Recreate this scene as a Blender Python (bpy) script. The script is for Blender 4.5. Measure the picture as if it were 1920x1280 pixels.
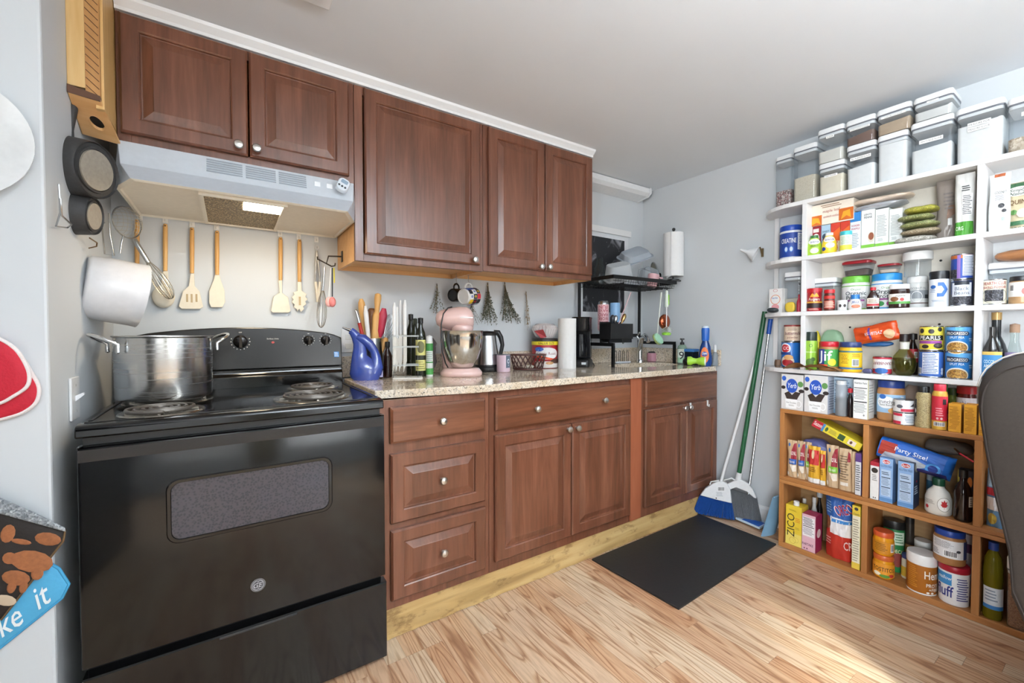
import bpy, bmesh, math, random
from mathutils import Vector, Matrix, noise
from mathutils.geometry import tessellate_polygon
R = math.radians
rnd = random.Random(7)
for _o in list(bpy.data.objects): bpy.data.objects.remove(_o)
scn = bpy.context.scene
COL = scn.collection
# ---------------------------------------------------------------- camera
CAM = Vector((.334536, -2.180526, 1.14692)); YAW, PIT, ROL, FPX = .5883, -.0219, -.0009, 795.4278
FW = Vector((math.sin(YAW)*math.cos(PIT), math.cos(YAW)*math.cos(PIT), math.sin(PIT)))
_rt = Vector((math.cos(YAW), -math.sin(YAW), 0)); _up = _rt.cross(FW)
RT = _rt*math.cos(ROL)+_up*math.sin(ROL); UP = -_rt*math.sin(ROL)+_up*math.cos(ROL)
def P(u, v, x=None, y=None, z=None):
    "point where the photo pixel's ray meets a plane of the room"
    d = FW+RT*((u-960)/FPX)+UP*((640-v)/FPX)
    if x is not None: t = (x-CAM.x)/d.x
    elif y is not None: t = (y-CAM.y)/d.y
    else: t = (z-CAM.z)/d.z
    return CAM+d*t
def Q(p):
    d = Vector(p)-CAM; w = d.dot(FW)
    return 960+FPX*d.dot(RT)/w, 640-FPX*d.dot(UP)/w
cd = bpy.data.cameras.new('camera'); cd.sensor_width = 36; cd.lens = FPX/1920*36; cd.clip_start = .02
cam = bpy.data.objects.new('camera', cd); COL.objects.link(cam)
m3 = Matrix((RT, UP, -FW)).transposed()
cam.matrix_world = Matrix.Translation(CAM) @ m3.to_4x4()
scn.camera = cam
# ---------------------------------------------------------------- world, lights, exposure
vs = scn.view_settings
vs.view_transform = 'Standard'; vs.look = 'None'; vs.gamma = 1; vs.use_curve_mapping = False
vs.exposure = 0.1
wd = bpy.data.worlds.new('World'); scn.world = wd; wd.use_nodes = True
nt = wd.node_tree
sky = nt.nodes.new('ShaderNodeTexSky'); sky.sky_type = 'NISHITA'; sky.sun_disc = False; sky.sun_elevation = R(40); sky.sun_rotation = R(200)
nt.links.new(sky.outputs[0], nt.nodes['Background'].inputs[0]); nt.nodes['Background'].inputs[1].default_value = .12
def area(name, loc, direction, sx, sy, power, color=(1, 1, 1), spread=180):
    l = bpy.data.lights.new(name, 'AREA'); l.shape = 'RECTANGLE'; l.size = sx; l.size_y = sy; l.energy = power; l.color = color; l.spread = R(spread)
    o = bpy.data.objects.new(name, l); COL.objects.link(o); o.location = loc
    o.rotation_euler = Vector(direction).to_track_quat('-Z', 'Z').to_euler()
    return o
ZC = 2.21       # ceiling height
XR = 3.005      # right wall
XL = -.03       # stove alcove wall
YF = -4.7       # wall behind the camera
area('window_daylight', (-.28, YF+.03, 1.35), (0, 1, .12), 1.2, 1.5, 4, (.92, .965, 1))
area('window_daylight', (1.8, YF+.03, 1.35), (0, 1, .12), 1.4, 1.5, 26, (.92, .965, 1))
area('window_daylight', (-2.17, -3.5, 1.35), (1, .12, .04), 1.8, 1.4, 84, (.90, .955, 1), 110)
area('ceiling_fill_light', (.95, -2.85, 1.72), (0, .05, 1), .45, .45, 112, (.85, .935, 1), 162)  # unseen uplight, added to brighten the ceiling
area('ceiling_fill_light', (1.85, -3.6, 1.72), (0, .05, 1), .45, .45, 58, (.85, .935, 1), 150)  # second added uplight for ceiling bounce
sl = bpy.data.lights.new('sun', 'SUN'); sl.energy = 9.; sl.angle = R(4); sl.color = (1, .96, .9)
so = bpy.data.objects.new('sun', sl); COL.objects.link(so); so.location = (0, -6, 4)
so.rotation_euler = Vector((.45, 1, -.60)).to_track_quat('-Z', 'Z').to_euler()
# ---------------------------------------------------------------- materials
def lin(h):
    if not isinstance(h, str): return tuple(h)
    h = h.lstrip('#'); c = [int(h[i:i+2], 16)/255 for i in (0, 2, 4)]
    return tuple(x/12.92 if x <= .04045 else ((x+.055)/1.055)**2.4 for x in c)
MATS = {}
class NT:
    def __init__(s, name):
        s.m = bpy.data.materials.new(name); s.m.use_nodes = True; s.t = s.m.node_tree; s.b = s.t.nodes['Principled BSDF']
    def n(s, typ, **kw):
        nd = s.t.nodes.new('ShaderNode'+typ)
        for k, v in kw.items():
            if k.startswith('i_'):
                k2 = k[2:].replace('_', ' '); nd.inputs[k2].default_value = v
            else: setattr(nd, k, v)
        return nd
    def l(s, a, b): s.t.links.new(a, b)
    def coords(s, scale=(1, 1, 1), space='Object', rot=(0, 0, 0)):
        tc = s.n('TexCoord'); mp = s.n('Mapping'); mp.inputs['Scale'].default_value = scale; mp.inputs['Rotation'].default_value = rot
        s.l(tc.outputs[space], mp.inputs[0]); return mp.outputs[0]
    def ramp(s, fac, stops):
        r = s.n('ValToRGB'); e = r.color_ramp.elements
        while len(e) < len(stops): e.new(.5)
        for i, (p, c) in enumerate(stops): e[i].position = p; e[i].color = (*lin(c), 1)
        s.l(fac, r.inputs[0]); return r.outputs[0]
    def mix(s, fac, a, b, typ='MIX'):
        m = s.n('Mix', data_type='RGBA', blend_type=typ)
        for i, v in ((0, fac), (6, a), (7, b)):
            if hasattr(v, 'is_linked'): s.l(v, m.inputs[i])
            elif i == 0: m.inputs[0].default_value = v
            else: m.inputs[i].default_value = (*lin(v), 1)
        return m.outputs[2]
    def bump(s, h, strength=.2, dist=.002):
        b = s.n('Bump'); b.inputs['Strength'].default_value = strength; b.inputs['Distance'].default_value = dist
        s.l(h, b.inputs['Height']); s.l(b.outputs[0], s.b.inputs['Normal'])
    def set(s, **kw):
        for k, v in kw.items():
            i = s.b.inputs[k.replace('_', ' ')]
            if hasattr(v, 'is_linked'): s.l(v, i)
            elif k in ('Base_Color',): i.default_value = (*lin(v), 1)
            else: i.default_value = v
        return s.m
def M(col, rough=.45, metal=0., var=.06, bump=0., sc=60., **kw):
    "plain coloured surface with a fine procedural mottling"
    key = (col, rough, metal, var, bump, sc, tuple(sorted(kw.items())))
    if key in MATS: return MATS[key]
    t = NT('mat_'+str(col).strip('#'))
    nz = t.n('TexNoise', i_Scale=sc, i_Detail=2.); t.l(t.coords(), nz.inputs['Vector'])
    c = lin(col); a = tuple(min(1, x*(1+var)) for x in c); b = tuple(x*(1-var) for x in c)
    t.l(t.mix(nz.outputs[0], b, a), t.b.inputs['Base Color'])
    if bump: t.bump(nz.outputs[0], bump, .002)
    MATS[key] = t.set(Roughness=rough, Metallic=float(metal), **kw); return MATS[key]
def clear(col='#ffffff', gloss=.05, haze=.0, hcol='#dfe3e6', fr=1.35):
    "thin clear plastic or glass wall: sees through, mirrors at its Fresnel angle, optional milky haze"
    key = ('clear', col, gloss, haze, hcol, fr)
    if key in MATS: return MATS[key]
    t = NT('clear'); out = t.t.nodes['Material Output']
    tr = t.n('BsdfTransparent'); tr.inputs[0].default_value = (*lin(col), 1)
    gl = t.n('BsdfGlossy'); gl.inputs['Roughness'].default_value = gloss
    lw = t.n('LayerWeight'); lw.inputs['Blend'].default_value = .5
    pw = t.n('Math', operation='POWER'); pw.inputs[1].default_value = 4.; t.l(lw.outputs['Facing'], pw.inputs[0])
    f = t.n('Math', operation='MULTIPLY_ADD'); f.inputs[1].default_value = .55; f.inputs[2].default_value = .03*fr/1.35; t.l(pw.outputs[0], f.inputs[0])
    mx = t.n('MixShader'); t.l(f.outputs[0], mx.inputs[0]); t.l(tr.outputs[0], mx.inputs[1]); t.l(gl.outputs[0], mx.inputs[2])
    last = mx
    if haze:
        df = t.n('BsdfDiffuse'); df.inputs[0].default_value = (*lin(hcol), 1)
        m2 = t.n('MixShader'); m2.inputs[0].default_value = haze; t.l(mx.outputs[0], m2.inputs[1]); t.l(df.outputs[0], m2.inputs[2]); last = m2
    t.t.nodes.remove(t.b); t.l(last.outputs[0], out.inputs[0])
    MATS[key] = t.m; return t.m
def emit(col, s):
    key = ('emit', col, s)
    if key not in MATS:
        t = NT('glow'); MATS[key] = t.set(Base_Color=col, Emission_Color=(*lin(col), 1), Emission_Strength=float(s))
    return MATS[key]
def wood(name, dark, mid, light, axis='z', scale=1., rough=.4, bump=.05, knots=False, coat=0., space='Object'):
    if name in MATS: return MATS[name]
    t = NT(name); a = 9*scale; b = .7*scale
    sc = {'x': (b, a, a), 'y': (a, b, a), 'z': (a, a, b)}[axis]
    co = t.coords(sc, space)
    oi = t.n('ObjectInfo'); ad = t.n('VectorMath', operation='ADD'); ml = t.n('VectorMath', operation='SCALE')
    cx = t.n('CombineXYZ')
    for i in range(3): t.l(oi.outputs['Random'], cx.inputs[i])
    t.l(cx.outputs[0], ml.inputs[0]); ml.inputs['Scale'].default_value = 37.
    t.l(co, ad.inputs[0]); t.l(ml.outputs[0], ad.inputs[1])
    n1 = t.n('TexNoise', i_Scale=1.6, i_Detail=5., i_Roughness=.6, i_Distortion=.6); t.l(ad.outputs[0], n1.inputs['Vector'])
    n2 = t.n('TexNoise', i_Scale=9., i_Detail=3.); t.l(ad.outputs[0], n2.inputs['Vector'])
    c = t.ramp(n1.outputs[0], [(.3, dark), (.52, mid), (.72, light)])
    c = t.mix(.22, c, t.ramp(n2.outputs[0], [(.35, dark), (.65, light)]))
    if knots:
        vo = t.n('TexVoronoi', i_Scale=3.2); t.l(t.coords((1, 1, .5) if axis == 'z' else (.5, 1, 1), space), vo.inputs['Vector'])
        k = t.ramp(vo.outputs['Distance'], [(.03, '#5a3a1c'), (.09, '#ffffff')]); c = t.mix(.8, c, k, 'MULTIPLY')
    t.bump(n2.outputs[0], bump, .002)
    MATS[name] = t.set(Base_Color=c, Roughness=rough, Coat_Weight=coat, Coat_Roughness=.2); return MATS[name]
# ---------------------------------------------------------------- mesh building
class B:
    def __init__(s): s.v = []; s.f = []; s.m = []
    def add(s, vs, fs, m=0):
        o = len(s.v); s.v += [Vector(p) for p in vs]
        for f in fs: s.f.append([i+o for i in f]); s.m.append(m)
        return s
    def box(s, x0, x1, y0, y1, z0, z1, m=0, fm=None):
        vs = [(x, y, z) for z in (z0, z1) for y in (y0, y1) for x in (x0, x1)]
        fs = [(0, 2, 3, 1), (4, 5, 7, 6), (0, 1, 5, 4), (2, 6, 7, 3), (0, 4, 6, 2), (1, 3, 7, 5)]  # -z +z -y +y -x +x
        for i, f in enumerate(fs): s.add(vs, [f], fm[i] if fm else m) if fm else None
        if not fm: s.add(vs, fs, m)
        return s
    def loft(s, secs, m=0, cap0=True, cap1=True, closed=True, ms=None):
        n = len(secs[0]); o = len(s.v)
        for sec in secs: s.v += [Vector(p) for p in sec]
        for k in range(len(secs)-1):
            for i in range(n if closed else n-1):
                j = (i+1) % n; s.f.append([o+k*n+i, o+k*n+j, o+(k+1)*n+j, o+(k+1)*n+i]); s.m.append(ms[k] if ms else m)
        if cap0 and closed: s.f.append([o+i for i in reversed(range(n))]); s.m.append(ms[0] if ms else m)
        if cap1 and closed: s.f.append([o+(len(secs)-1)*n+i for i in range(n)]); s.m.append(ms[-1] if ms else m)
        return s
    def lathe(s, prof, seg=24, m=0, c=(0, 0, 0), cap0=True, cap1=True, ms=None, sx=1., sy=1., arc=None):
        secs = [[(c[0]+max(r, 1e-5)*sx*math.cos(2*math.pi*i/seg), c[1]+max(r, 1e-5)*sy*math.sin(2*math.pi*i/seg), c[2]+z) for i in range(seg)] for r, z in prof]
        return s.loft(secs, m, cap0, cap1, True, ms)
    def cyl(s, p, q, r, r2=None, seg=12, m=0):
        return s.tube([p, q], r, seg, m, r2=r2)
    def tube(s, path, r, seg=8, m=0, closed=False, r2=None, rs=None):
        pts = [Vector(p) for p in path]; n = len(pts); secs = []; prev = None
        for i, p in enumerate(pts):
            if closed: d = pts[(i+1) % n]-pts[i-1]
            else: d = pts[min(i+1, n-1)]-pts[max(i-1, 0)]
            d.normalize()
            if prev is None:
                a = Vector((0, 0, 1)) if abs(d.z) < .9 else Vector((1, 0, 0)); u = d.cross(a).normalized()
            else: u = (prev-d*prev.dot(d)).normalized()
            prev = u; w = d.cross(u)
            rr = rs[i] if rs else (r if r2 is None else r+(r2-r)*i/max(1, n-1))
            secs.append([p+(u*math.cos(2*math.pi*k/seg)+w*math.sin(2*math.pi*k/seg))*rr for k in range(seg)])
        if closed: secs.append(secs[0])
        return s.loft(secs, m, not closed, not closed)
    def prism(s, poly, a, b, axis='y', m=0):
        def pt(p, h): return {'x': (h, p[0], p[1]), 'y': (p[0], h, p[1]), 'z': (p[0], p[1], h)}[axis]
        return s.loft([[pt(p, a) for p in poly], [pt(p, b) for p in poly]], m)
    def rings(s, x0, x1, z0, z1, rg, m=0, ms=None, back=None):
        "panel facing -y built of rectangular rings (inset, y)"
        secs = [[(x0+i, y, z0+i), (x1-i, y, z0+i), (x1-i, y, z1-i), (x0+i, y, z1-i)] for i, y in rg]
        return s.loft(secs, m, True, True, True, ms)
    def grid(s, fn, nu, nv, m=0, wrap=False):
        o = len(s.v)
        for j in range(nv+1):
            for i in range(nu+1): s.v.append(Vector(fn(i/nu, j/nv)))
        for j in range(nv):
            for i in range(nu):
                a = o+j*(nu+1)+i; s.f.append([a, a+1, a+nu+2, a+nu+1]); s.m.append(m)
        return s
    def ball(s, c, r, seg=14, rg=8, m=0, sc=(1, 1, 1)):
        pr = [(math.sin(math.pi*k/rg), -math.cos(math.pi*k/rg)) for k in range(rg+1)]
        secs = [[(c[0]+max(a, 1e-4)*r*sc[0]*math.cos(2*math.pi*i/seg), c[1]+max(a, 1e-4)*r*sc[1]*math.sin(2*math.pi*i/seg), c[2]+b*r*sc[2]) for i in range(seg)] for a, b in pr]
        return s.loft(secs, m)
    def xf(s, mat, start=0):
        for i in range(start, len(s.v)): s.v[i] = mat @ s.v[i]
        return s
    def jit(s, a, fr=30., seed=0):
        for p in s.v: p += noise.noise_vector(p*fr+Vector((seed*7.1, seed*3.3, seed)))*a
        return s
def link(o, parent=None):
    COL.objects.link(o)
    if parent: o.parent = parent
    return o
def obj(name, b, mats, parent=None, world=False, bevel=0., smooth=None, kind=None, loc=None, rot=None, seg=2, label=None, fix=True):
    if not isinstance(mats, (list, tuple)): mats = [mats]
    if world and parent is not None:
        w = parent; off = Vector((0, 0, 0))
        while w is not None: off += w.location; w = w.parent
        for p in b.v: p -= off
    me = bpy.data.meshes.new(name); me.from_pydata([tuple(p) for p in b.v], [], b.f)
    for mt in mats: me.materials.append(mt)
    me.polygons.foreach_set('material_index', b.m)
    if fix:
        bm = bmesh.new(); bm.from_mesh(me); bmesh.ops.remove_doubles(bm, verts=bm.verts, dist=1e-6)
        bmesh.ops.recalc_face_normals(bm, faces=bm.faces); bm.to_mesh(me); bm.free()
    if smooth:
        me.shade_smooth(); me.set_sharp_from_angle(angle=R(smooth))
    o = bpy.data.objects.new(name, me); link(o, parent)
    if loc is not None: o.location = loc
    if rot is not None: o.rotation_euler = rot
    if bevel:
        md = o.modifiers.new('bevel', 'BEVEL'); md.width = bevel; md.segments = seg; md.limit_method = 'ANGLE'; md.angle_limit = R(35)
    if kind: o['kind'] = kind
    if label: o['label'] = label
    return o
def tag(o, label, cat, group=None):
    o['label'] = label; o['category'] = cat
    if group: o['group'] = group
    return o
def thing(name, label, cat, loc=(0, 0, 0), rotz=0., group=None):
    o = bpy.data.objects.new(name, None); o.empty_display_size = .05; link(o); o.location = loc; o.rotation_euler = (0, 0, rotz)
    return tag(o, label, cat, group)
def dup(root, loc, rotz=None, label=None):
    r = root.copy(); COL.objects.link(r); r.location = loc
    if rotz is not None: r.rotation_euler = (0, 0, rotz)
    if label: r['label'] = label
    for ch in list(root.children):
        c = ch.copy(); COL.objects.link(c); c.parent = r
        for g in list(ch.children):
            d = g.copy(); COL.objects.link(d); d.parent = c
    return r
def struct(name, b, mat, **kw): return obj(name, b, mat, kind='structure', **kw)
# ---------------------------------------------------------------- print on packaging
def rrect(w, d, r, n=4):
    "rounded rectangle outline, counter-clockwise"
    r = min(r, w/2-1e-4, d/2-1e-4); pts = []
    for cx, cy, a0 in ((w/2-r, -d/2+r, -90), (w/2-r, d/2-r, 0), (-w/2+r, d/2-r, 90), (-w/2+r, -d/2+r, 180)):
        for k in range(n+1):
            a = R(a0+90*k/n); pts.append((cx+r*math.cos(a), cy+r*math.sin(a)))
    return pts
TXT = {}
def text2d(s, bold=0., shear=0.):
    key = (s, bold, shear)
    if key not in TXT:
        cu = bpy.data.curves.new('t', 'FONT'); cu.body = s; cu.size = 1; cu.resolution_u = 2; cu.offset = bold; cu.shear = shear; cu.align_x = 'LEFT'
        o = bpy.data.objects.new('t', cu); me = o.to_mesh()
        vs = [(v.co.x, v.co.y) for v in me.vertices]; fs = [list(p.vertices) for p in me.polygons]
        o.to_mesh_clear(); bpy.data.objects.remove(o); bpy.data.curves.remove(cu)
        xs = [v[0] for v in vs] or [0]; x0, x1 = min(xs), max(xs)
        TXT[key] = ([(x-(x0+x1)/2, y-.35) for x, y in vs], fs, max(x1-x0, 1e-3))
    return TXT[key]
class Deco:
    """flat print laid on a surface; fn(s,t,off) maps label coordinates to the surface.
    s runs -1..1 across, t 0..1 up; hs, ht are the half width and the height in metres"""
    def __init__(s, fn, hs, ht): s.fn, s.hs, s.ht = fn, hs, ht; s.b = B(); s.mats = []; s.off = .0004
    def mi(s, col):
        m = col if not isinstance(col, str) else M(col, .5)
        if m not in s.mats: s.mats.append(m)
        s.off += s.step; return s.mats.index(m)
    def r(s, s0, t0, s1, t1, col, n=None):
        m = s.mi(col); nx = max(1, int(abs(s1-s0)*10)); ny = max(1, int(abs(t1-t0)*s.ny)) if hasattr(s, 'ny') else 1
        off = s.off; s.b.grid(lambda a, b: s.fn(s0+(s1-s0)*a, t0+(t1-t0)*b, off), nx, ny, m); return s
    lim = None; step = .00013
    def tri(s, P3, m, off, dep=0):
        "add a triangle, split until it hugs a curved surface"
        if s.lim and dep < 10:
            e = [((P3[i][0]-P3[(i+1) % 3][0])*s.hs, (P3[i][1]-P3[(i+1) % 3][1])*(s.ht if hasattr(s, 'ny') else 0.)) for i in range(3)]
            L = [abs(x)+abs(y)*.6 for x, y in e]; k = L.index(max(L))
            if L[k] > s.lim:
                a, b, c = P3[k], P3[(k+1) % 3], P3[(k+2) % 3]; h = ((a[0]+b[0])/2, (a[1]+b[1])/2)
                s.tri((a, h, c), m, off, dep+1); s.tri((h, b, c), m, off, dep+1); return
        s.b.add([s.fn(x, y, off) for x, y in P3], [(0, 1, 2)], m)
    def e(s, cs, ct, rs, rt, col, n=22):
        m = s.mi(col); off = s.off; pts = [(cs+rs*math.cos(2*math.pi*i/n), ct+rt*math.sin(2*math.pi*i/n)) for i in range(n)]
        if not s.lim: s.b.add([s.fn(x, y, off) for x, y in pts], [list(range(n))], m); return s
        for i in range(n): s.tri(((cs, ct), pts[i], pts[(i+1) % n]), m, off)
        return s
    def p(s, pts, col):
        m = s.mi(col); off = s.off
        for t3 in tessellate_polygon([[Vector((x*s.hs, y*s.ht, 0)) for x, y in pts]]): s.tri(tuple(pts[i] for i in t3), m, off)
        return s
    def ring(s, cs, ct, rs, rt, w, col, n=24):
        m = s.mi(col); off = s.off
        s.b.grid(lambda a, b: s.fn(cs+rs*(1-w*b)*math.cos(2*math.pi*a), ct+rt*(1-w*b)*math.sin(2*math.pi*a), off), n, 1, m); return s
    def t(s, txt, cs, ct, h, col, w=None, bold=.015, shear=0., rot=0., flip=False):
        "text centred on (cs,ct), letter height h as a fraction of the item's height; w caps the width in s units"
        m = s.mi(col); off = s.off; vs, fs, tw = text2d(txt, min(bold, .010), shear)
        k = h*s.ht/.7; kx = k
        if w and tw*kx > w*s.hs: kx = w*s.hs/tw
        c_, s_ = math.cos(R(rot)), math.sin(R(rot)); o = len(s.b.v)
        if flip: c_, s_ = -c_, -s_
        pp = []
        for x, y in vs:
            X, Y = x*kx, y*k; X, Y = X*c_-Y*s_, X*s_+Y*c_; pp.append((cs+X/s.hs, ct+Y/s.ht))
        for f in fs:
            for j in range(1, len(f)-1): s.tri((pp[f[0]], pp[f[j]], pp[f[j+1]]), m, off)
        return s
    def lines(s, s0, t0, s1, t1, n, col, seed=1, fill=.45, rag=.25):
        "rows of small print"
        m = s.mi(col); off = s.off; q = random.Random(seed); dt = (t1-t0)/n
        for k in range(n):
            a = s0+(s1-s0)*(0 if q.random() < .7 else q.random()*rag); e = s1-(s1-s0)*q.random()*rag; tt = t1-dt*(k+.8)
            s.b.grid(lambda x, y: s.fn(a+(e-a)*x, tt+dt*fill*y, off), max(1, int((e-a)*8)), 1, m)
        return s
    def bars(s, s0, t0, s1, t1, col='#111111', bg='#ffffff', seed=3):
        s.r(s0, t0, s1, t1, bg); m = s.mi(col); off = s.off; q = random.Random(seed); x = s0+(s1-s0)*.08; w = s1-s0
        while x < s1-w*.12:
            e = x+w*q.choice((.02, .035, .06)); s.b.grid(lambda a, b: s.fn(x+(e-x)*a, t0+(t1-t0)*(.12+.8*b), off), 1, 1, m); x = e+w*q.choice((.02, .04))
        return s
    def do(s, ops):
        for op in ops or []: getattr(s, op[0])(*op[1:-1], **op[-1]) if isinstance(op[-1], dict) else getattr(s, op[0])(*op[1:])
        return s
    def build(s, parent, name='label'):
        if s.b.f: return obj(name, s.b, s.mats, parent, fix=False)
def cylmap(rf, H, ang=1.25, zc=0.):
    "rf: radius, or function of t"
    g = rf if callable(rf) else (lambda t: rf)
    def fn(s, t, off):
        r = g(t)+off; a = s*ang; return (r*math.sin(a), -r*math.cos(a), zc+t*H)
    return fn
def flatmap(w, y, H, zc=0.):
    return lambda s, t, off: (s*w/2, y-off, zc+t*H)
# ================================================================ surfaces
def paint(name, col, rough=.55, bump=.12):
    t = NT(name); co = t.coords((1, 1, 1))
    n1 = t.n('TexNoise', i_Scale=2.2, i_Detail=4.); t.l(co, n1.inputs['Vector'])
    n2 = t.n('TexNoise', i_Scale=45., i_Detail=3.); t.l(co, n2.inputs['Vector'])
    c = lin(col); cc = t.mix(n1.outputs[0], tuple(x*.955 for x in c), tuple(min(1, x*1.03) for x in c))
    t.bump(n2.outputs[0], bump, .0015)
    return t.set(Base_Color=cc, Roughness=rough)
WALL = paint('wall_paint', '#cfd3d6'); CEIL = paint('ceiling_paint', '#e3e7eb', .7, .2); WHITE = paint('white_trim_paint', '#e6e6e6', .4, .05)
SHELFW = paint('white_shelf_paint', '#e9e8e8', .38, .06)
CHERRY = wood('cherry_wood', '#51301f', '#6a3f2c', '#82543f', 'z', 1.2, .3, .04, coat=.25)
CHERRYX = wood('cherry_wood_across', '#522f1c', '#6d402a', '#86563c', 'x', 1.2, .3, .04, coat=.25)
FILLER = wood('cherry_filler', '#8a4c33', '#985639', '#a26045', 'z', 1.2, .4, .03)
MAPLE = wood('maple_ply', '#d49a5e', '#e0ac70', '#e8bb84', 'x', .8, .45, .03)
PINE = wood('pine_wood', '#c99a58', '#dcb273', '#e8c78e', 'z', .8, .45, .04)
PINEBOX = wood('orange_pine', '#9a6232', '#ad7440', '#bd8650', 'y', .9, .42, .04)
PINEBOXZ = wood('orange_pine_upright', '#9a6232', '#ad7440', '#bd8650', 'z', .9, .42, .04)
PINEBACK = wood('pine_back', '#8d6a42', '#9c7a52', '#ab8a62', 'y', .8, .5, .04)
def oak_floor():
    t = NT('oak_strip'); oi = t.n('ObjectInfo')
    tc = t.n('TexCoord'); cx = t.n('CombineXYZ'); ml = t.n('VectorMath', operation='SCALE'); ml.inputs['Scale'].default_value = 29.; ad = t.n('VectorMath', operation='ADD')
    for i in range(3): t.l(oi.outputs['Random'], cx.inputs[i])
    t.l(cx.outputs[0], ml.inputs[0]); t.l(tc.outputs['Object'], ad.inputs[0]); t.l(ml.outputs[0], ad.inputs[1])
    mp = t.n('Mapping'); mp.inputs['Scale'].default_value = (1, .085, 1); t.l(ad.outputs[0], mp.inputs[0])
    big = t.n('TexNoise', i_Scale=11., i_Detail=1.5, i_Distortion=.4); t.l(mp.outputs[0], big.inputs['Vector'])
    mu = t.n('Math', operation='MULTIPLY'); mu.inputs[1].default_value = 26.; t.l(big.outputs[0], mu.inputs[0])
    fr = t.n('Math', operation='PINGPONG'); fr.inputs[1].default_value = 1.; t.l(mu.outputs[0], fr.inputs[0])
    fine = t.n('TexNoise', i_Scale=150., i_Detail=2.); t.l(mp.outputs[0], fine.inputs['Vector'])
    hs = t.ramp(oi.outputs['Random'], [(0., '#dab997'), (.25, '#c79a76'), (.5, '#dfc7aa'), (.75, '#cfa786'), (1., '#e2cdb2')])
    g = t.ramp(fr.outputs[0], [(.0, '#b08f78'), (.2, '#e6d8ca'), (.45, '#ffffff')])
    c = t.mix(.85, hs, g, 'MULTIPLY')
    c = t.mix(.3, c, t.ramp(fine.outputs[0], [(.35, '#a98a70'), (.6, '#ffffff')]), 'MULTIPLY')
    t.bump(fine.outputs[0], .05, .001)
    return t.set(Base_Color=c, Roughness=.38)
OAK = oak_floor()
def granite():
    t = NT('granite'); co = t.coords()
    v1 = t.n('TexVoronoi', i_Scale=170.); t.l(co, v1.inputs['Vector'])
    v2 = t.n('TexVoronoi', i_Scale=330.); t.l(co, v2.inputs['Vector'])
    n = t.n('TexNoise', i_Scale=9., i_Detail=3.); t.l(co, n.inputs['Vector'])
    sp1 = t.n('SeparateColor'); t.l(v1.outputs['Color'], sp1.inputs[0]); sp2 = t.n('SeparateColor'); t.l(v2.outputs['Color'], sp2.inputs[0])
    a = t.ramp(sp1.outputs[0], [(.0, '#3a342f'), (.1, '#8d8175'), (.22, '#d2c4b0'), (.6, '#e6dac9'), (.85, '#cbb594'), (1., '#f0e9de')])
    b = t.ramp(sp2.outputs[1], [(.0, '#2a2624'), (.1, '#7a6f64'), (.22, '#dfd4c5'), (.9, '#ebe2d4')])
    c = t.mix(.45, a, b); c = t.mix(.5, c, t.ramp(n.outputs[0], [(.35, '#d9c4a4'), (.65, '#ffffff')]), 'MULTIPLY')
    return t.set(Base_Color=c, Roughness=.12, Coat_Weight=.3)
GRANITE = granite()
STEEL = M('#b9bbbd', .26, 1., .08, sc=25.); CHROME = M('#d4d6d8', .1, 1.); NICKEL = M('#cfcdc8', .28, 1.)
BLACKG = M('#0b0b0c', .12, 0., .1); BLACKM = M('#151516', .4); BLACKW = M('#111112', .35, .3)
IRON = M('#3d3c3c', .55, .35, .25, .25, 120.); WPLAST = M('#e8e9ea', .3); CREAM = M('#f6efdf', .5)
CLEARP = clear('#f2f5f7', .05, .06); CLEARG = clear('#eef4f2', .02, 0., fr=1.45); FROST = clear('#e9edf0', .15, .3, '#e6eaee')
# ================================================================ room shell
fl = struct('floor', B().box(-2.3, XR+.1, YF, .1, -.05, -.004), OAK)
# laminate strips, each its own board, over the part of the floor in view
x = .02; k = 0; q = random.Random(11)
cut = [(.82, .965, -.74)]           # the short boards let in beside the range
while x < XR-.005:
    w = min(.0685, XR-.005-x); y = -.02-q.random()*.75
    ends = [-.0]
    while y > -2.25:
        ends.append(y); y -= q.choice((.42, .6, .8, 1.0, 1.15))*(.85+.3*q.random())
    ends.append(-2.3)
    if .80 < x < .95: ends = [e for e in ends if not -.9 < e < -.65]+[-.745]; ends.sort(reverse=True)
    for a, b_ in zip(ends[:-1], ends[1:]):
        if a < -.58 or b_ < -.6:
            a2 = min(a, -.55)
            if a2-b_ < .03: continue
            obj('plank', B().box(-w/2+.0003, w/2-.0003, -(a2-b_)/2+.0004, (a2-b_)/2-.0004, -.0039, 0), OAK, fl, loc=(x+w/2, (a2+b_)/2, 0), fix=False)
    x += w; k += 1
struct('ceiling', B().box(-2.3, XR+.1, YF, .1, ZC, ZC+.08), CEIL)
struct('wall_back', B().box(XL-.0, XR+.1, 0, .1, 0, ZC), WALL)
struct('wall_right', B().box(XR, XR+.1, YF, 0, 0, ZC), WALL)
struct('wall_left', B().box(-2.3, XL, -.70, .1, 0, ZC), WALL, bevel=.006)
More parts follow.
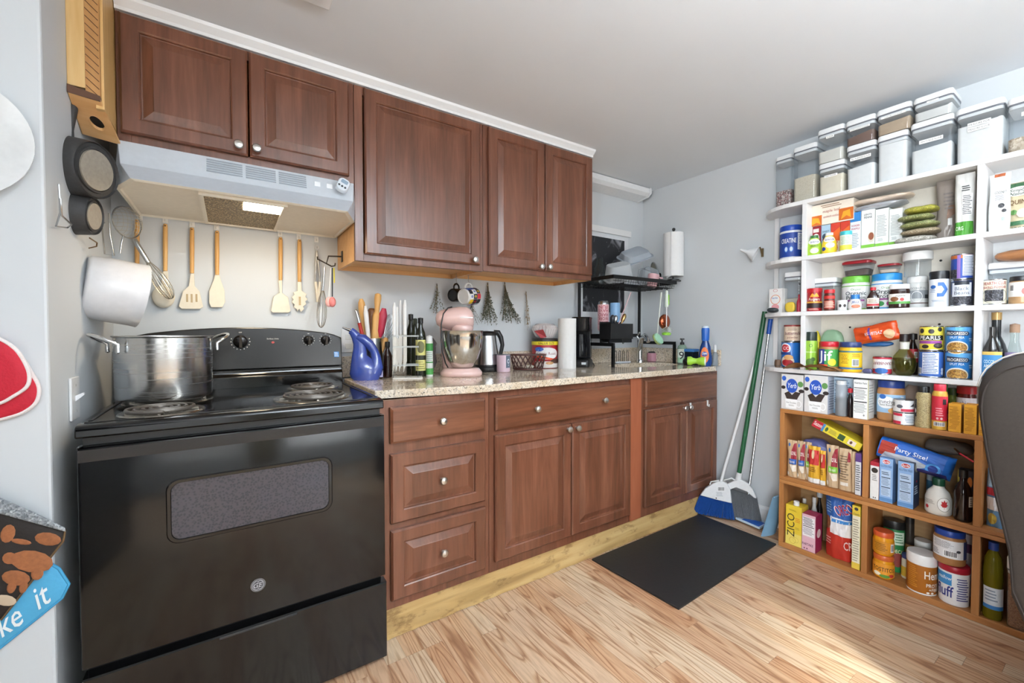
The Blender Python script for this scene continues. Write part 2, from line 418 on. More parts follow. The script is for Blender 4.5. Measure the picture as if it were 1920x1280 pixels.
# outer left wall with a wide window opening, front wall with a glazed door and a window behind a drawn blind
struct('wall_side', B().box(-2.3, -2.2, YF, -4.4, 0, ZC).box(-2.3, -2.2, -2.6, -.7, 0, ZC).box(-2.3, -2.2, -4.4, -2.6, 0, .65).box(-2.3, -2.2, -4.4, -2.6, 2.05, ZC), WALL)
DX0, DX1 = .42, .98
struct('wall_front', B().box(-2.3, -.9, YF-.1, YF, 0, ZC).box(2.5, XR+.1, YF-.1, YF, 0, ZC).box(-.9, DX0, YF-.1, YF, 0, .6).box(DX1, 2.5, YF-.1, YF, 0, .6).box(-.9, 2.5, YF-.1, YF, 2.1, ZC).box(.35, DX0, YF-.1, YF, .6, 2.1).box(DX1, 1.1, YF-.1, YF, .6, 2.1), WALL)
for wn, (wa, wb) in (('window_1', (-.9, .35)), ('window_3', (1.1, 2.5))):
    w1 = struct(wn, B().box(wa, wb, YF-.06, YF-.04, .6, 2.1), M('#f2f2ee', .8))
    obj('window_frame', B().box(wa-.05, wa, YF, YF+.02, .54, 2.16).box(wb, wb+.05, YF, YF+.02, .54, 2.16).box(wa, wb, YF, YF+.02, .54, .6).box(wa, wb, YF, YF+.02, 2.1, 2.16), WHITE, w1)
d1 = struct('door_1', B().box(DX0, DX0+.05, YF-.07, YF-.03, 0, 2.1).box(DX1-.05, DX1, YF-.07, YF-.03, 0, 2.1).box(DX0+.05, DX1-.05, YF-.07, YF-.03, 0, .3).box(DX0+.05, DX1-.05, YF-.07, YF-.03, 2.02, 2.1), WHITE)
obj('pane', B().box(DX0+.05, DX1-.05, YF-.055, YF-.05, .3, 2.02), CLEARG, d1)
w2 = struct('window_2', B().box(-2.25, -2.24, -4.4, -2.6, .65, 2.05), CLEARG)
obj('window_frame', B().box(-2.2, -2.18, -4.46, -4.4, .6, 2.1).box(-2.2, -2.18, -2.6, -2.54, .6, 2.1).box(-2.2, -2.18, -4.4, -2.6, .6, .65).box(-2.2, -2.18, -4.4, -2.6, 2.05, 2.1).box(-2.25, -2.22, -3.52, -3.48, .65, 2.05), WHITE, w2)
struct('baseboard_right', B().prism([(XR-.014, 0), (XR, 0), (XR, .1), (XR-.006, .1), (XR-.014, .085)], -1.12, -.605, 'y'), WHITE)
# white crown strip between the wall cabinets and the ceiling
pr = [(-.332, 2.172), (-.352, 2.172), (-.354, 2.182), (-.362, 2.19), (-.372, 2.199), (-.376, ZC-.001), (-.332, ZC-.001)]
struct('trim_1', B().prism(pr, .046, 2.128, 'x'), WHITE)
# pine board along the floor under the base cabinets, rough lower edge
b = B()
def kick(a, t):
    x = .79+a*(2.97-.79); y = -.612-.018*(1-t)-.004*noise.noise(Vector((x*14, t*3, 0))); z = .001+.105*t
    if t < .12: z += .006*abs(noise.noise(Vector((x*22, 0, 4))))
    return (x, y, z)
b.grid(kick, 90, 8); b.grid(lambda a, t: (.79+a*2.18, -.612+.03*t, .106), 90, 1); b.grid(lambda a, t: (.79+a*2.18, -.582, .106-.105*t), 1, 1); b.grid(lambda a, t: (.79, -.63+.048*a, .106*t), 1, 1)
def kickmat():
    t = NT('weathered_pine'); co = t.coords((.9, 9, 9)); n1 = t.n('TexNoise', i_Scale=2.2, i_Detail=5., i_Distortion=.8); t.l(co, n1.inputs['Vector'])
    n2 = t.n('TexNoise', i_Scale=7., i_Detail=6., i_Roughness=.7); t.l(t.coords((1.2, 1, 3)), n2.inputs['Vector'])
    c = t.ramp(n1.outputs[0], [(.3, '#957647'), (.5, '#b6955f'), (.7, '#c4a672')])
    c = t.mix(.55, c, t.ramp(n2.outputs[0], [(.36, '#8d7148'), (.46, '#ffffff')]), 'MULTIPLY')
    vo = t.n('TexVoronoi', i_Scale=1.8, i_Randomness=1.); t.l(t.coords((1.3, 3, 1.5)), vo.inputs['Vector'])
    c = t.mix(1., c, t.ramp(vo.outputs['Distance'], [(.035, '#6a4a2a'), (.075, '#ffffff')]), 'MULTIPLY')
    t.bump(n2.outputs[0], .3, .003)
    return t.set(Base_Color=c, Roughness=.6)
struct('trim_2', b, kickmat(), smooth=40)
# boxy white lamp housing high on the back wall
t = thing('strip_light', 'long white boxed light fitting high on the wall beside the ceiling corner', 'light fitting', (2.55, -.002, 2.135))
obj('housing', B().prism([(-.002, 2.135), (-.10, 2.15), (-.125, 2.17), (-.125, 2.205), (-.002, 2.205)], 2.135, 2.93, 'x'), WPLAST, t, world=True, bevel=.003)
obj('end_cap', B().prism([(-.002, 2.13), (-.104, 2.146), (-.131, 2.168), (-.131, 2.208), (-.002, 2.208)], 2.93, 2.945, 'x'), WPLAST, t, world=True, bevel=.003)
c0 = P(618, 11, z=ZC)
t = thing('ceiling_vent', 'flat white plate fixed to the ceiling above the range', 'vent', (c0.x-.15, c0.y-.2, ZC-.001))
obj('plate', B().box(-.15, .15, -.2, .2, -.016, 0), WHITE, t, bevel=.004)
obj('grille', B().box(-.12, .12, -.17, .17, -.0175, -.016), WHITE, t)

for lx, ly, lb in ((.95, -2.85, 'white uplighter floor lamp behind the viewer near the door'), (1.85, -3.6, 'white uplighter floor lamp behind the recliner')):
    t = thing('added_floor_lamp', lb, 'lamp', (lx, ly, .001))  # lamp body added out of view to carry the fill uplight
    obj('base', B().lathe([(0, 0), (.14, 0), (.14, .015), (.02, .03), (0, .03)], 28), WPLAST, t, smooth=40)
    obj('pole', B().tube([(0, 0, .03), (0, 0, 1.6)], .012, 10), WPLAST, t, smooth=60)
    obj('shade', B().lathe([(.03, 1.58), (.2, 1.62), (.29, 1.70), (.285, 1.70), (.19, 1.63), (.02, 1.6)], 32, cap0=False, cap1=False), WPLAST, t, smooth=50)

t = thing('refrigerator', 'dark grey refrigerator standing beside the viewer out of the cabinets row', 'refrigerator', (-.78, -1.98, .001))  # fridge-shaped block added out of view, keeps light off the left foreground wall
obj('body', B().box(-.38, .30, -.36, .38, .02, 1.72), M('#3b3c3e', .4), t, bevel=.008)
obj('door', B().box(.302, .36, -.36, .38, .62, 1.72), M('#3f4042', .32), t, bevel=.01); obj('door', B().box(.302, .36, -.36, .38, .03, .61), M('#3f4042', .32), t, bevel=.01)
for z0, z1 in ((.75, 1.35), (.35, .55)): obj('handle', B().tube([(.362, -.3, z0), (.40, -.3, z0+.03), (.40, -.3, z1-.03), (.362, -.3, z1)], .01, 10), STEEL, t, smooth=60)
for fx in (-.33, .25):
    for fy in (-.31, .33): obj('foot', B().lathe([(.02, 0), (.02, .0195)], 10, c=(fx, fy, 0)), BLACKM, t)
# ================================================================ cabinets
def knob_b(b, x, y, z, r=.0155):
    pr = [(.006, 0), (.005, .008), (.007, .013), (r*.8, .016), (r, .021), (r*.8, .026), (r*.3, .0285), (0, .029)]
    k = len(b.v); b.lathe(pr, 16); b.xf(Matrix.Translation((x, y, z)) @ Matrix.Rotation(R(90), 4, 'X'), k); return b
def door(parent, x0, x1, z0, z1, y, name='door', flat=False, knobs=(), rail=.052):
    "raised-panel front whose back sits on plane y"
    f = y-.02
    if flat: rg = [(0, y), (0, f+.006), (.003, f+.004), (.004, f+.0035), (.009, f)]
    else: rg = [(0, y), (0, f+.006), (.002, f+.004), (.006, f), (rail-.006, f), (rail-.002, f+.003), (rail, f+.009), (rail+.004, f+.0095), (rail+.03, f+.002), (rail+.032, f+.001)]
    d = obj(name, B().rings(x0, x1, z0, z1, rg), CHERRYX if flat else CHERRY, parent, world=True)
    for kx, kz in knobs: obj('knob', knob_b(B(), kx, f, kz), NICKEL, d, world=True, smooth=40)
    return d
def wallcab(label, x0, x1, z0, z1, doors, sideL=False, sideR=False):
    t = thing('wall_cabinet', label, 'cabinet', ((x0+x1)/2, -.001, z0), group=None)
    yb, yf = -.001, -.325
    b = B().box(x0, x0+.014, yf, yb, z0, z1).box(x1-.014, x1, yf, yb, z0, z1).box(x0+.014, x1-.014, yf, yb, z0+.022, z0+.036).box(x0+.014, x1-.014, yf, yb, z1-.02, z1).box(x0+.014, x1-.014, yb-.008, yb, z0, z1-.02)
    obj('body', b, MAPLE, t, world=True)
    s = .034; yy = yf-.018
    b = B().box(x0, x0+s, yy, yf, z0, z1).box(x1-s, x1, yy, yf, z0, z1).box(x0+s, x1-s, yy, yf, z0, z0+s).box(x0+s, x1-s, yy, yf, z1-s, z1)
    obj('face_frame', b, CHERRY, t, world=True, bevel=.001)
    for (a, c, d0, d1, kn) in doors: door(t, a, c, d0, d1, yy, knobs=kn)
    return t
wallcab('short dark cherry wall cabinet with two doors above the white range hood', .046, .774, 1.756, 2.17, [(.056, .401, 1.786, 2.163, [(.372, 1.813)]), (.407, .752, 1.786, 2.163, [(.427, 1.813)])])
wallcab('tall dark cherry wall cabinet with one wide door beside the range hood', .776, 1.386, 1.447, 2.17, [(.814, 1.364, 1.476, 2.163, [(1.326, 1.496)])])
wallcab('tall dark cherry wall cabinet with two narrow doors and a pair of knobs', 1.388, 2.125, 1.452, 2.17, [(1.414, 1.764, 1.480, 2.163, [(1.730, 1.497)]), (1.769, 2.117, 1.480, 2.163, [(1.785, 1.5)])])
def basecab(label, x0, x1, fronts, z0=.108, z1=.894, fill=None, frame=.03):
    t = thing('base_cabinet', label, 'cabinet', ((x0+x1)/2, -.3, z0)); yf = -.6
    b = B().box(x0, x0+.016, yf, -.001, z0, z1).box(x1-.016, x1, yf, -.001, z0, z1).box(x0+.016, x1-.016, yf, -.001, z0, z0+.016).box(x0+.016, x1-.016, -.02, -.001, z0+.016, z1)
    obj('body', b, CHERRY, t, world=True)
    b = B().box(x0, x1, -.62, yf, z0, z1)
    obj('face_frame', b, CHERRY, t, world=True)
    if fill: obj('filler', B().box(fill[0], fill[1], -.628, -.62, z0+.005, z1-.002), FILLER, t, world=True, label='lighter reddish brown filler strip')
    for (nm, a, c, d0, d1, flat, kn) in fronts: door(t, a, c, d0, d1, -.62, nm, flat, kn)
    return t
basecab('dark cherry base cabinet with three drawers beside the black range', .79, 1.254, [
    ('drawer', .826, 1.230, .733, .868, True, [(1.028, .799)]), ('drawer', .826, 1.230, .433, .693, False, [(1.028, .565)]), ('drawer', .826, 1.230, .143, .407, False, [(1.030, .277)])])
basecab('dark cherry base cabinet with one wide drawer over two doors', 1.256, 2.140, [
    ('drawer', 1.281, 2.134, .724, .866, True, [(1.492, .80), (1.924, .80)]),
    ('door', 1.279, 1.710, .153, .702, False, [(1.684, .682)]), ('door', 1.716, 2.138, .153, .702, False, [(1.740, .681)])])
sk = basecab('dark cherry sink cabinet with a false drawer front against the side wall', 2.142, 2.988, [
    ('false_front', 2.257, 2.962, .728, .878, True, []), ('door', 2.257, 2.630, .163, .712, False, [(2.600, .692)]), ('door', 2.636, 2.964, .163, .712, False, [(2.650, .692)])], fill=(2.145, 2.232))
# two over-door hooks on the sink doors
for u, v, ol in ((1294, 758, 'white over-door hook right above the pair of sink door knobs'), (1326, 751, 'white over-door hook on the sink door nearest the side wall')):
    p = P(u, v, y=-.64); t = thing('over_door_hook', ol, 'hook', (p.x, -.641, .712), group='over-door hooks on the sink cabinet')
    obj('strap', B().box(-.008, .008, .0, .0012, .0005, .004).box(-.008, .008, -.0025, -.0012, -.03, .0035), WPLAST, t)
    obj('tip', B().tube([(0, -.002, -.03), (0, -.012, -.034), (0, -.014, -.02)], .0035, 8), WPLAST, t, smooth=50)
# ---------------------------------------------------------------- worktop with sink cut-out
HX0, HX1, HY0, HY1 = 2.37, 2.90, -.455, -.17
Z0, Z1 = .897, .928; CX0, CX1, CY0 = .786, 3.003, -.648
ct = thing('countertop', 'speckled beige granite countertop with backsplash along the kitchen wall', 'countertop', (1.9, -.32, Z0))
hole = [(HX0+HX1)/2, (HY0+HY1)/2]
def ringpts(z, n=28): return [(hole[0]+(HX1-HX0)/2*(abs(math.cos(a))**.7)*(1 if math.cos(a) > 0 else -1), hole[1]+(HY1-HY0)/2*(abs(math.sin(a))**.7)*(1 if math.sin(a) > 0 else -1), z) for a in [2*math.pi*i/n for i in range(n)]]
n = 28; b = B(); out = []
for i in range(n):
    a = 2*math.pi*i/n; c, s = math.cos(a), math.sin(a); k = 1/max(abs(c), abs(s)); cx, cy = c*k, s*k
    out.append(((CX1 if cx > 0 else CX0)*abs(cx)+hole[0]*(1-abs(cx)) if True else 0, (-.001 if cy > 0 else CY0)*abs(cy)+hole[1]*(1-abs(cy))))
def sec(pts, z): return [(x, y, z) for x, y in pts]
b.loft([sec(out, Z0), sec([(min(max(x, CX0), CX1), y) for x, y in out], Z1), ringpts(Z1), ringpts(Z0), sec(out, Z0)], cap0=False, cap1=False)
obj('slab', b, GRANITE, ct, world=True, bevel=.004)
obj('backsplash', B().box(.786, 3.003, -.021, -.001, Z1+.0002, 1.03).box(2.983, 3.003, -.64, -.0215, Z1+.0002, 1.03), GRANITE, ct, world=True, bevel=.002)
t = thing('kitchen_sink', 'white undermount sink bowl under the dish rack', 'sink', (hole[0], hole[1], .74))
def rp(k, z): return [(hole[0]+(x-hole[0])*k, hole[1]+(y-hole[1])*k, z) for x, y, _ in ringpts(0)]
obj('bowl', B().loft([rp(1.03, Z0-.001), rp(.98, Z0-.002), rp(.94, .78), rp(.85, .745), rp(.2, .74)], cap0=False), M('#dcdcda', .25), t, world=True, smooth=50)
obj('drain', B().lathe([(.03, 0), (.045, .002), (.045, .004), (.0, .003)], 18, c=(hole[0], hole[1], .741)), CHROME, t, world=True, smooth=40)
# ================================================================ range, hood
SX0, SX1 = .016, .778
st = thing('electric_range', 'black freestanding electric range with coil burners and dark oven window', 'range', (.397, -.38, 0))
b = B().box(SX0+.006, SX1-.006, -.685, -.025, .03, .884)
obj('body', b, BLACKM, st, world=True, bevel=.003)
for fx in (SX0+.06, SX1-.06):
    for fy in (-.64, -.1): obj('foot', B().lathe([(.02, .0005), (.022, .012), (.012, .014), (.012, .031)], 12, c=(fx, fy, 0)), BLACKM, st, world=True)
# oven door
yd = -.728
dr = obj('oven_door', B().rings(SX0+.002, SX1-.001, .304, .862, [(0, -.686), (0, yd+.008), (.003, yd+.002), (.009, yd)]), BLACKG, st, world=True, smooth=30)
def rr(x0, x1, z0, z1, r, y, n=5): return [((x0+x1)/2+a, y, (z0+z1)/2+c) for a, c in rrect(x1-x0, z1-z0, r, n)]
WX0, WX1, WZ0, WZ1 = .194, .60, .580, .745
obj('window_frame', B().loft([rr(WX0-.006, WX1+.006, WZ0-.006, WZ1+.006, .03, yd-.0003), rr(WX0-.003, WX1+.003, WZ0-.003, WZ1+.003, .028, yd-.004), rr(WX0+.004, WX1-.004, WZ0+.004, WZ1-.004, .024, yd-.004), rr(WX0+.006, WX1-.006, WZ0+.006, WZ1-.006, .022, yd-.0005)], cap0=False, cap1=False), BLACKG, dr, world=True, smooth=40)
gm = NT('oven_glass'); ng = gm.n('TexVoronoi', i_Scale=160.); gm.l(gm.coords((1, 1, 1)), ng.inputs['Vector'])
OVG = gm.set(Base_Color=gm.ramp(ng.outputs['Distance'], [(.2, '#2c2c33'), (.6, '#3b3b43')]), Roughness=.16)
obj('window_pane', B().loft([rr(WX0+.004, WX1-.004, WZ0+.004, WZ1-.004, .022, yd-.0004), rr(WX0+.004, WX1-.004, WZ0+.004, WZ1-.004, .022, yd-.001)]), OVG, dr, world=True)
obj('top_band', B().box(SX0+.006, SX1-.006, yd-.0012, yd-.0002, .826, .856), M('#1d1c1d', .16), dr, world=True)
d = Deco(lambda s, t, off: (.397+s*.0195, yd-.001-off, .379+t*.039), .0195, .039)
d.e(0, .5, 1, .5, M('#8b8d92', .25, .6)).e(0, .5, .86, .43, M('#3a3b40', .3)).ring(0, .5, .8, .4, .08, '#9a9ca2').t('GE', 0, .5, .34, '#b9bbc2', shear=.25, bold=.0).ring(-.2, .5, .42, .33, .1, '#9a9ca2').ring(.25, .5, .42, .33, .1, '#9a9ca2')
for p in d.b.v: p -= st.location
d.build(dr, 'emblem')
dw = obj('storage_drawer', B().rings(SX0+.004, SX1+.002, .018, .281, [(0, -.686), (0, yd+.004), (.003, yd)]), BLACKG, st, world=True, smooth=30)
obj('drawer_pull', B().box(.30, .50, yd-.004, yd-.0005, .272, .279), M('#3a3a3d', .15, .4), dw, world=True, bevel=.002)
obj('vent_gap', B().box(SX0+.01, SX1-.01, -.70, -.686, .863, .884), BLACKM, st, world=True)
# cooktop with a rolled front edge
ckp = [(-.105, .886), (-.105, .917), (-.69, .917), (-.709, .914), (-.716, .906), (-.717, .884), (-.70, .881)]
ck = obj('cooktop', B().prism(ckp, SX0-.003, SX1, 'x'), BLACKG, st, world=True, bevel=.004, smooth=30)
obj('side_groove', B().box(SX1-.022, SX1-.014, -.66, -.16, .9172, .919).box(SX0+.012, SX0+.02, -.66, -.16, .9172, .919).box(SX0+.01, SX1-.01, -.688, -.68, .9172, .9185), BLACKM, ck, world=True, bevel=.0008)
COIL = M('#6b655f', .45, .7, .15); DRIP = M('#8f8a82', .2, .9)
def burner(x, y, r):
    dp = obj('drip_pan', B().lathe([(r*.55, .9176), (r*.8, .9178), (r*.93, .9205), (r, .921), (r*1.03, .9175)], 36, c=(x, y, 0), cap0=True, cap1=False), DRIP, st, world=True, smooth=40)
    pts = []; turns = 4.4 if r > .11 else 3.8
    for i in range(int(turns*26)+1):
        a = 2*math.pi*i/26; rr_ = r*.2+(r*.88-r*.2)*i/(turns*26); pts.append((x+rr_*math.cos(a), y+rr_*math.sin(a), .928))
    obj('coil', B().tube(pts, .0048, 6), COIL, dp, world=True, smooth=60)
    obj('hub', B().lathe([(r*.14, 0), (r*.14, .003), (0, .004)], 16, c=(x, y, .9245)), COIL, dp, world=True)
    obj('support', B().box(x-r*.85, x+r*.85, y-.003, y+.003, .919, .9235).box(x-.003, x+.003, y-r*.85, y-.0035, .919, .9235), DRIP, dp, world=True)
burner(.172, -.592, .098); burner(.165, -.355, .118); burner(.578, -.548, .122); burner(.622, -.265, .096)
# backguard
obj('riser', B().prism([(-.022, .9), (-.1, .9), (-.1, .962), (-.086, .975), (-.086, .99), (-.022, .99)], SX0, SX1-.004, 'x'), BLACKG, st, world=True, bevel=.004)
def bgz(x): 
    k = (x-(SX0+SX1)/2)/((SX1-SX0)/2); return 1.168-.034*k*k
xs = [SX0-.004+(SX1-SX0+.002)*i/24 for i in range(25)]
poly0 = [(xs[0], .992)]+[(x, bgz(x)-(.012 if i in (0, 24) else .003 if i in (1, 23) else 0)) for i, x in enumerate(xs)]+[(xs[-1], .992)]
b = B(); b.loft([[(x, -.022, z) for x, z in poly0], [(x, -.062+(1.17-z)*-.11, z) for x, z in poly0]])
bg = obj('backguard', b, M('#1b1815', .2, .3, .15, sc=8.), st, world=True, bevel=.004)
def gy(z): return -.062+(1.17-z)*-.11
def dial(u, v, r, big):
    p = P(u, v, y=-.078); y = gy(p.z); ks = len
    b = B(); b.lathe([(r*1.12, 0), (r*1.1, .005), (r, .007), (r*.92, .02), (r*.8, .022), (0, .023)], 24); b.xf(Matrix.Translation((p.x, y-.0005, p.z)) @ Matrix.Rotation(R(96), 4, 'X'))
    kn = obj('dial', b, M('#161414', .22, .3), st, world=True, smooth=40)
    b = B().prism([(-.006, -r*.95), (.006, -r*.95), (.004, r), (0, r*1.08), (-.004, r)], -.034, -.02, 'y'); b.xf(Matrix.Translation((p.x, y, p.z)) @ Matrix.Rotation(R(6), 4, 'X'))
    obj('grip', b, M('#37322d', .2, .5), kn, world=True, bevel=.001)
    d = Deco(lambda s, t, off: (p.x+s*r*1.75, gy(p.z+(t-.5)*r*3.5)-.0004-off, p.z+(t-.5)*r*3.5), r*1.75, r*3.5)
    for k in range(11):
        a = R(-225+27*k) if not big else R(-200+22*k); d.e(.80*math.cos(a)*1., .5+.40*math.sin(a), .05, .025, '#d8d4cc', n=6)
    d.t('OFF', 0, .95, .055, '#d8d4cc')
    for q_ in d.b.v: q_ -= st.location
    d.build(bg, 'dial_marks')
dial(451, 640, .024, True); dial(579, 637, .0175, False); dial(611, 637, .0175, False)
d = Deco(lambda s, t, off: (s, gy(t)-.0006-off, t), 1, 1)
p = P(512, 640, y=-.078); d.e(p.x, p.z-.004, .006, .005, '#a8332a').t('Surface Units', p.x, p.z+.012, .006, '#cfc9bf', bold=0)
p = P(632, 664, y=-.085); d.r(p.x-.012, p.z-.013, p.x+.010, p.z+.012, '#4f8fd0').lines(p.x-.01, p.z-.01, p.x+.008, p.z+.01, 4, '#dfeaf5')
for q_ in d.b.v: q_ -= st.location
d.build(bg, 'sticker')
# ---------------------------------------------------------------- stock pot on the rear burner
pt = thing('stock_pot', 'large stainless steel stock pot standing on the rear burner', 'pot', (.158, -.368, .9335))
pr = [(.0, 0), (.118, 0), (.124, .004), (.127, .012), (.129, .196), (.133, .2), (.133, .203), (.1275, .203), (.1255, .19), (.123, .016), (.115, .008), (0, .008)]
sm = NT('brushed_pot'); nb = sm.n('TexNoise', i_Scale=3., i_Detail=4.); sm.l(sm.coords((1, 1, 60)), nb.inputs['Vector'])
POT = sm.set(Base_Color='#c3c3c2', Metallic=1., Roughness=sm.ramp(nb.outputs[0], [(.3, (.17,)*3), (.7, (.3,)*3)]))
obj('body', B().lathe(pr, 56, cap0=False, cap1=False), POT, pt, smooth=35)
for sg, a0 in ((1, 22), (-1, 202)):
    c, s = math.cos(R(a0)), math.sin(R(a0)); ax, ay = Vector((c, s, 0)), Vector((-s, c, 0))
    path = []
    for k in range(13):
        a = R(-90+15*k); path.append(ax*(.131+.052*math.cos(a))+ay*(.055*math.sin(a))+Vector((0, 0, .178+.03*math.cos(a))))
    path = [path[0]-Vector((0, 0, .025))]+path+[path[-1]-Vector((0, 0, .025))]
    h = obj('handle', B().tube(path, .0055, 8), CHROME, pt, smooth=60)
    for e in (-1, 1): obj('rivet', B().ball(tuple(ax*.1312+ay*(.053*e)+Vector((0, 0, .155))), .006, 8, 5), CHROME, h, smooth=60)
# ---------------------------------------------------------------- hood
HZ0, HZ1, HZ2 = 1.602, 1.672, 1.754
hd = thing('range_hood', 'white under-cabinet range hood with slotted front and lit mesh filter', 'range hood', (.405, -.2, HZ0))
top = [(.044, -.002), (.044, -.398), (.772, -.398), (.772, -.002)]
def six(z, pts): return [(x, y, z) for x, y in pts]
up6 = [(.044, -.002), (.044, -.36), (.06, -.40), (.756, -.40), (.772, -.36), (.772, -.002)]
lo6 = [(.044, -.002), (.044, -.38), (.098, -.505), (.712, -.50), (.772, -.352), (.772, -.002)]
HOODW = M('#cdd3da', .3)
obj('shell', B().loft([six(HZ2, [(.044, -.002), (.044, -.33), (.05, -.37), (.766, -.37), (.772, -.33), (.772, -.002)]), six(HZ1, up6), six(HZ0, lo6)], cap1=False), HOODW, hd, world=True, bevel=.002)
lip = [(x+(.408-x)*.03, y+(-.2-y)*.03) for x, y in lo6]; inn = [(x+(.408-x)*.04, y+(-.2-y)*.04) for x, y in lo6]
obj('underside', B().loft([six(HZ0+.0005, lo6), six(HZ0-.004, lip), six(HZ0+.004, inn)], cap0=False), CREAM, hd, world=True)
fx0, fx1, fy0, fy1 = .258, .515, -.47, -.025
fb = B().box(fx0, fx1, fy0, fy0+.012, HZ0-.009, HZ0+.003).box(fx0, fx1, fy1-.012, fy1, HZ0-.009, HZ0+.003).box(fx0, fx0+.012, fy0+.0122, fy1-.0122, HZ0-.009, HZ0+.003).box(fx1-.012, fx1, fy0+.0122, fy1-.0122, HZ0-.009, HZ0+.003)
ff = obj('filter_frame', fb, CREAM, hd, world=True)
fm = NT('filter_mesh'); w = fm.n('TexVoronoi', i_Scale=150.); fm.l(fm.coords((1, 1, 1)), w.inputs['Vector']); fm.bump(w.outputs['Distance'], .8, .004)
obj('filter_mesh', B().box(fx0+.012, fx1-.012, fy0+.012, fy1-.012, HZ0-.003, HZ0+.003), fm.set(Base_Color=fm.ramp(w.outputs['Distance'], [(.15, '#e3c894'), (.5, '#6b5533')]), Metallic=.6, Roughness=.35), ff, world=True)
obj('lamp_lens', B().box(.383, .500, -.458, -.33, HZ0-.006, HZ0-.0035), emit('#fff1d2', 14.), hd, world=True)
hl = area('hood_lamp', (.44, -.395, HZ0-.012), (0, .12, -1), .11, .12, 2.0, (1, .80, .55))
sl_ = lambda z: -.37-(HZ2-z)/(HZ2-HZ1)*.03
b = B()
for x0, x1 in ((.278, .382), (.392, .486), (.496, .588)):
    for k in range(6):
        z = 1.742-k*.0088; obj('vent_slot', B().box(x0, x1, sl_(z)-.0022, sl_(z)-.0006, z-.0022, z+.0022), M('#8d949c', .5), hd, world=True)
for xx, nm in ((.616, 'light_switch'), (.66, 'fan_switch')): obj(nm, B().box(xx, xx+.022, sl_(1.722)-.004, sl_(1.722)-.0008, 1.712, 1.73), M('#eef0f3', .3), hd, world=True, bevel=.001)
d = Deco(lambda s, t, off: (s, sl_(t)-.001-off, t), 1, 1).t('BROAN', .712, 1.716, .006, '#8d949c', bold=0)
for q_ in d.b.v: q_ -= hd.location
d.build(hd, 'lettering')
p = P(641, 351, y=-.40); t = thing('kitchen_timer', 'small white digital kitchen timer clipped on the range hood front', 'timer', (p.x, -.4095, p.z)); t.rotation_euler = (R(-15), 0, 0)
rot = Matrix.Rotation(R(28), 4, 'Y')
bb = B().loft([[(a, .0, c) for a, c in rrect(.046, .058, .018)], [(a, -.014, c) for a, c in rrect(.046, .058, .018)], [(a, -.018, c) for a, c in rrect(.040, .052, .016)]]); bb.xf(rot)
obj('case', bb, M('#e3eaf2', .3), t, smooth=40)
bb = B().loft([[(a, -.018, c+.012) for a, c in rrect(.026, .016, .004)], [(a, -.0186, c+.012) for a, c in rrect(.026, .016, .004)]]); bb.xf(rot); obj('screen', bb, M('#8fa4b8', .2), t)
bb = B()
for k in range(3): bb.lathe([(.0045, 0), (.0045, .002)], 10, c=(-.012+.012*k, -.012, -.0)); 
bb = B()
for k in range(3):
    s0 = len(bb.v); bb.lathe([(.0042, 0), (.0042, .0016)], 10); bb.xf(Matrix.Translation((-.012+.012*k, -.0181, -.011)) @ Matrix.Rotation(R(90), 4, 'X'), s0)
bb.xf(rot); obj('button', bb, M('#2d3238', .4), t)
# ================================================================ shelves on the right wall
XS, XW = 2.80, 2.775
ZS = [1.825, 1.537, 1.252, .952]; TH = .021
ws = thing('wall_shelf', 'white painted wall shelf unit with rounded end shelves full of groceries', 'shelf', (2.9, -1.7, .93))
YU = [(-1.180, -1.201), (-1.795, -1.815), (-2.42, -2.44)]
for z in ZS:
    for (a, b_) in ((YU[0][0], YU[2][1]),):
        obj('shelf_board', B().box(XS, XR-.002, b_, a, z-TH, z), SHELFW, ws, world=True, bevel=.0015)
    # quarter-round end shelf running back to the wall
    pts = [(XR-.002, YU[0][0]+.0005), (XS+.002, YU[0][0]+.0005)]
    for k in range(9):
        a = R(90*k/8); pts.append((XR-.002-(.203)*math.cos(a)*1.0, YU[0][0]+.06+(.19)*math.sin(a)))
    obj('end_shelf', B().prism(pts, z-TH, z, 'z'), SHELFW, ws, world=True, bevel=.0015)
for i in range(3):
    zt, zb = ZS[i]-TH-.0003, ZS[i+1]+.0003
    for a, b_ in YU: obj('upright', B().box(XS+.001, XR-.002, b_, a, zb, zt), SHELFW, ws, world=True, bevel=.001)
    obj('back_panel', B().box(XR-.014, XR-.003, YU[1][0]+.0005, YU[0][1]-.0005, zb, zt), M('#e3dccf', .5), ws, world=True)
    obj('back_panel', B().box(XR-.014, XR-.003, YU[2][0]+.0005, YU[1][1]-.0005, zb, zt), M('#e0e2e4', .5), ws, world=True)
    obj('end_strip', B().box(XR-.018, XR-.003, -.985, -.963, zb, zt), SHELFW, ws, world=True)
    for yy, zz in ((-1.33, .06), (-1.66, .05), (-1.09, .1)):
        obj('screw', B().lathe([(.005, 0), (.005, .002), (0, .0025)], 8).xf(Matrix.Translation((XR-.0142 if yy < -1.2 else XR-.0005, yy, zt-zz)) @ Matrix.Rotation(R(-90), 4, 'Y')), BLACKM, ws, world=True)
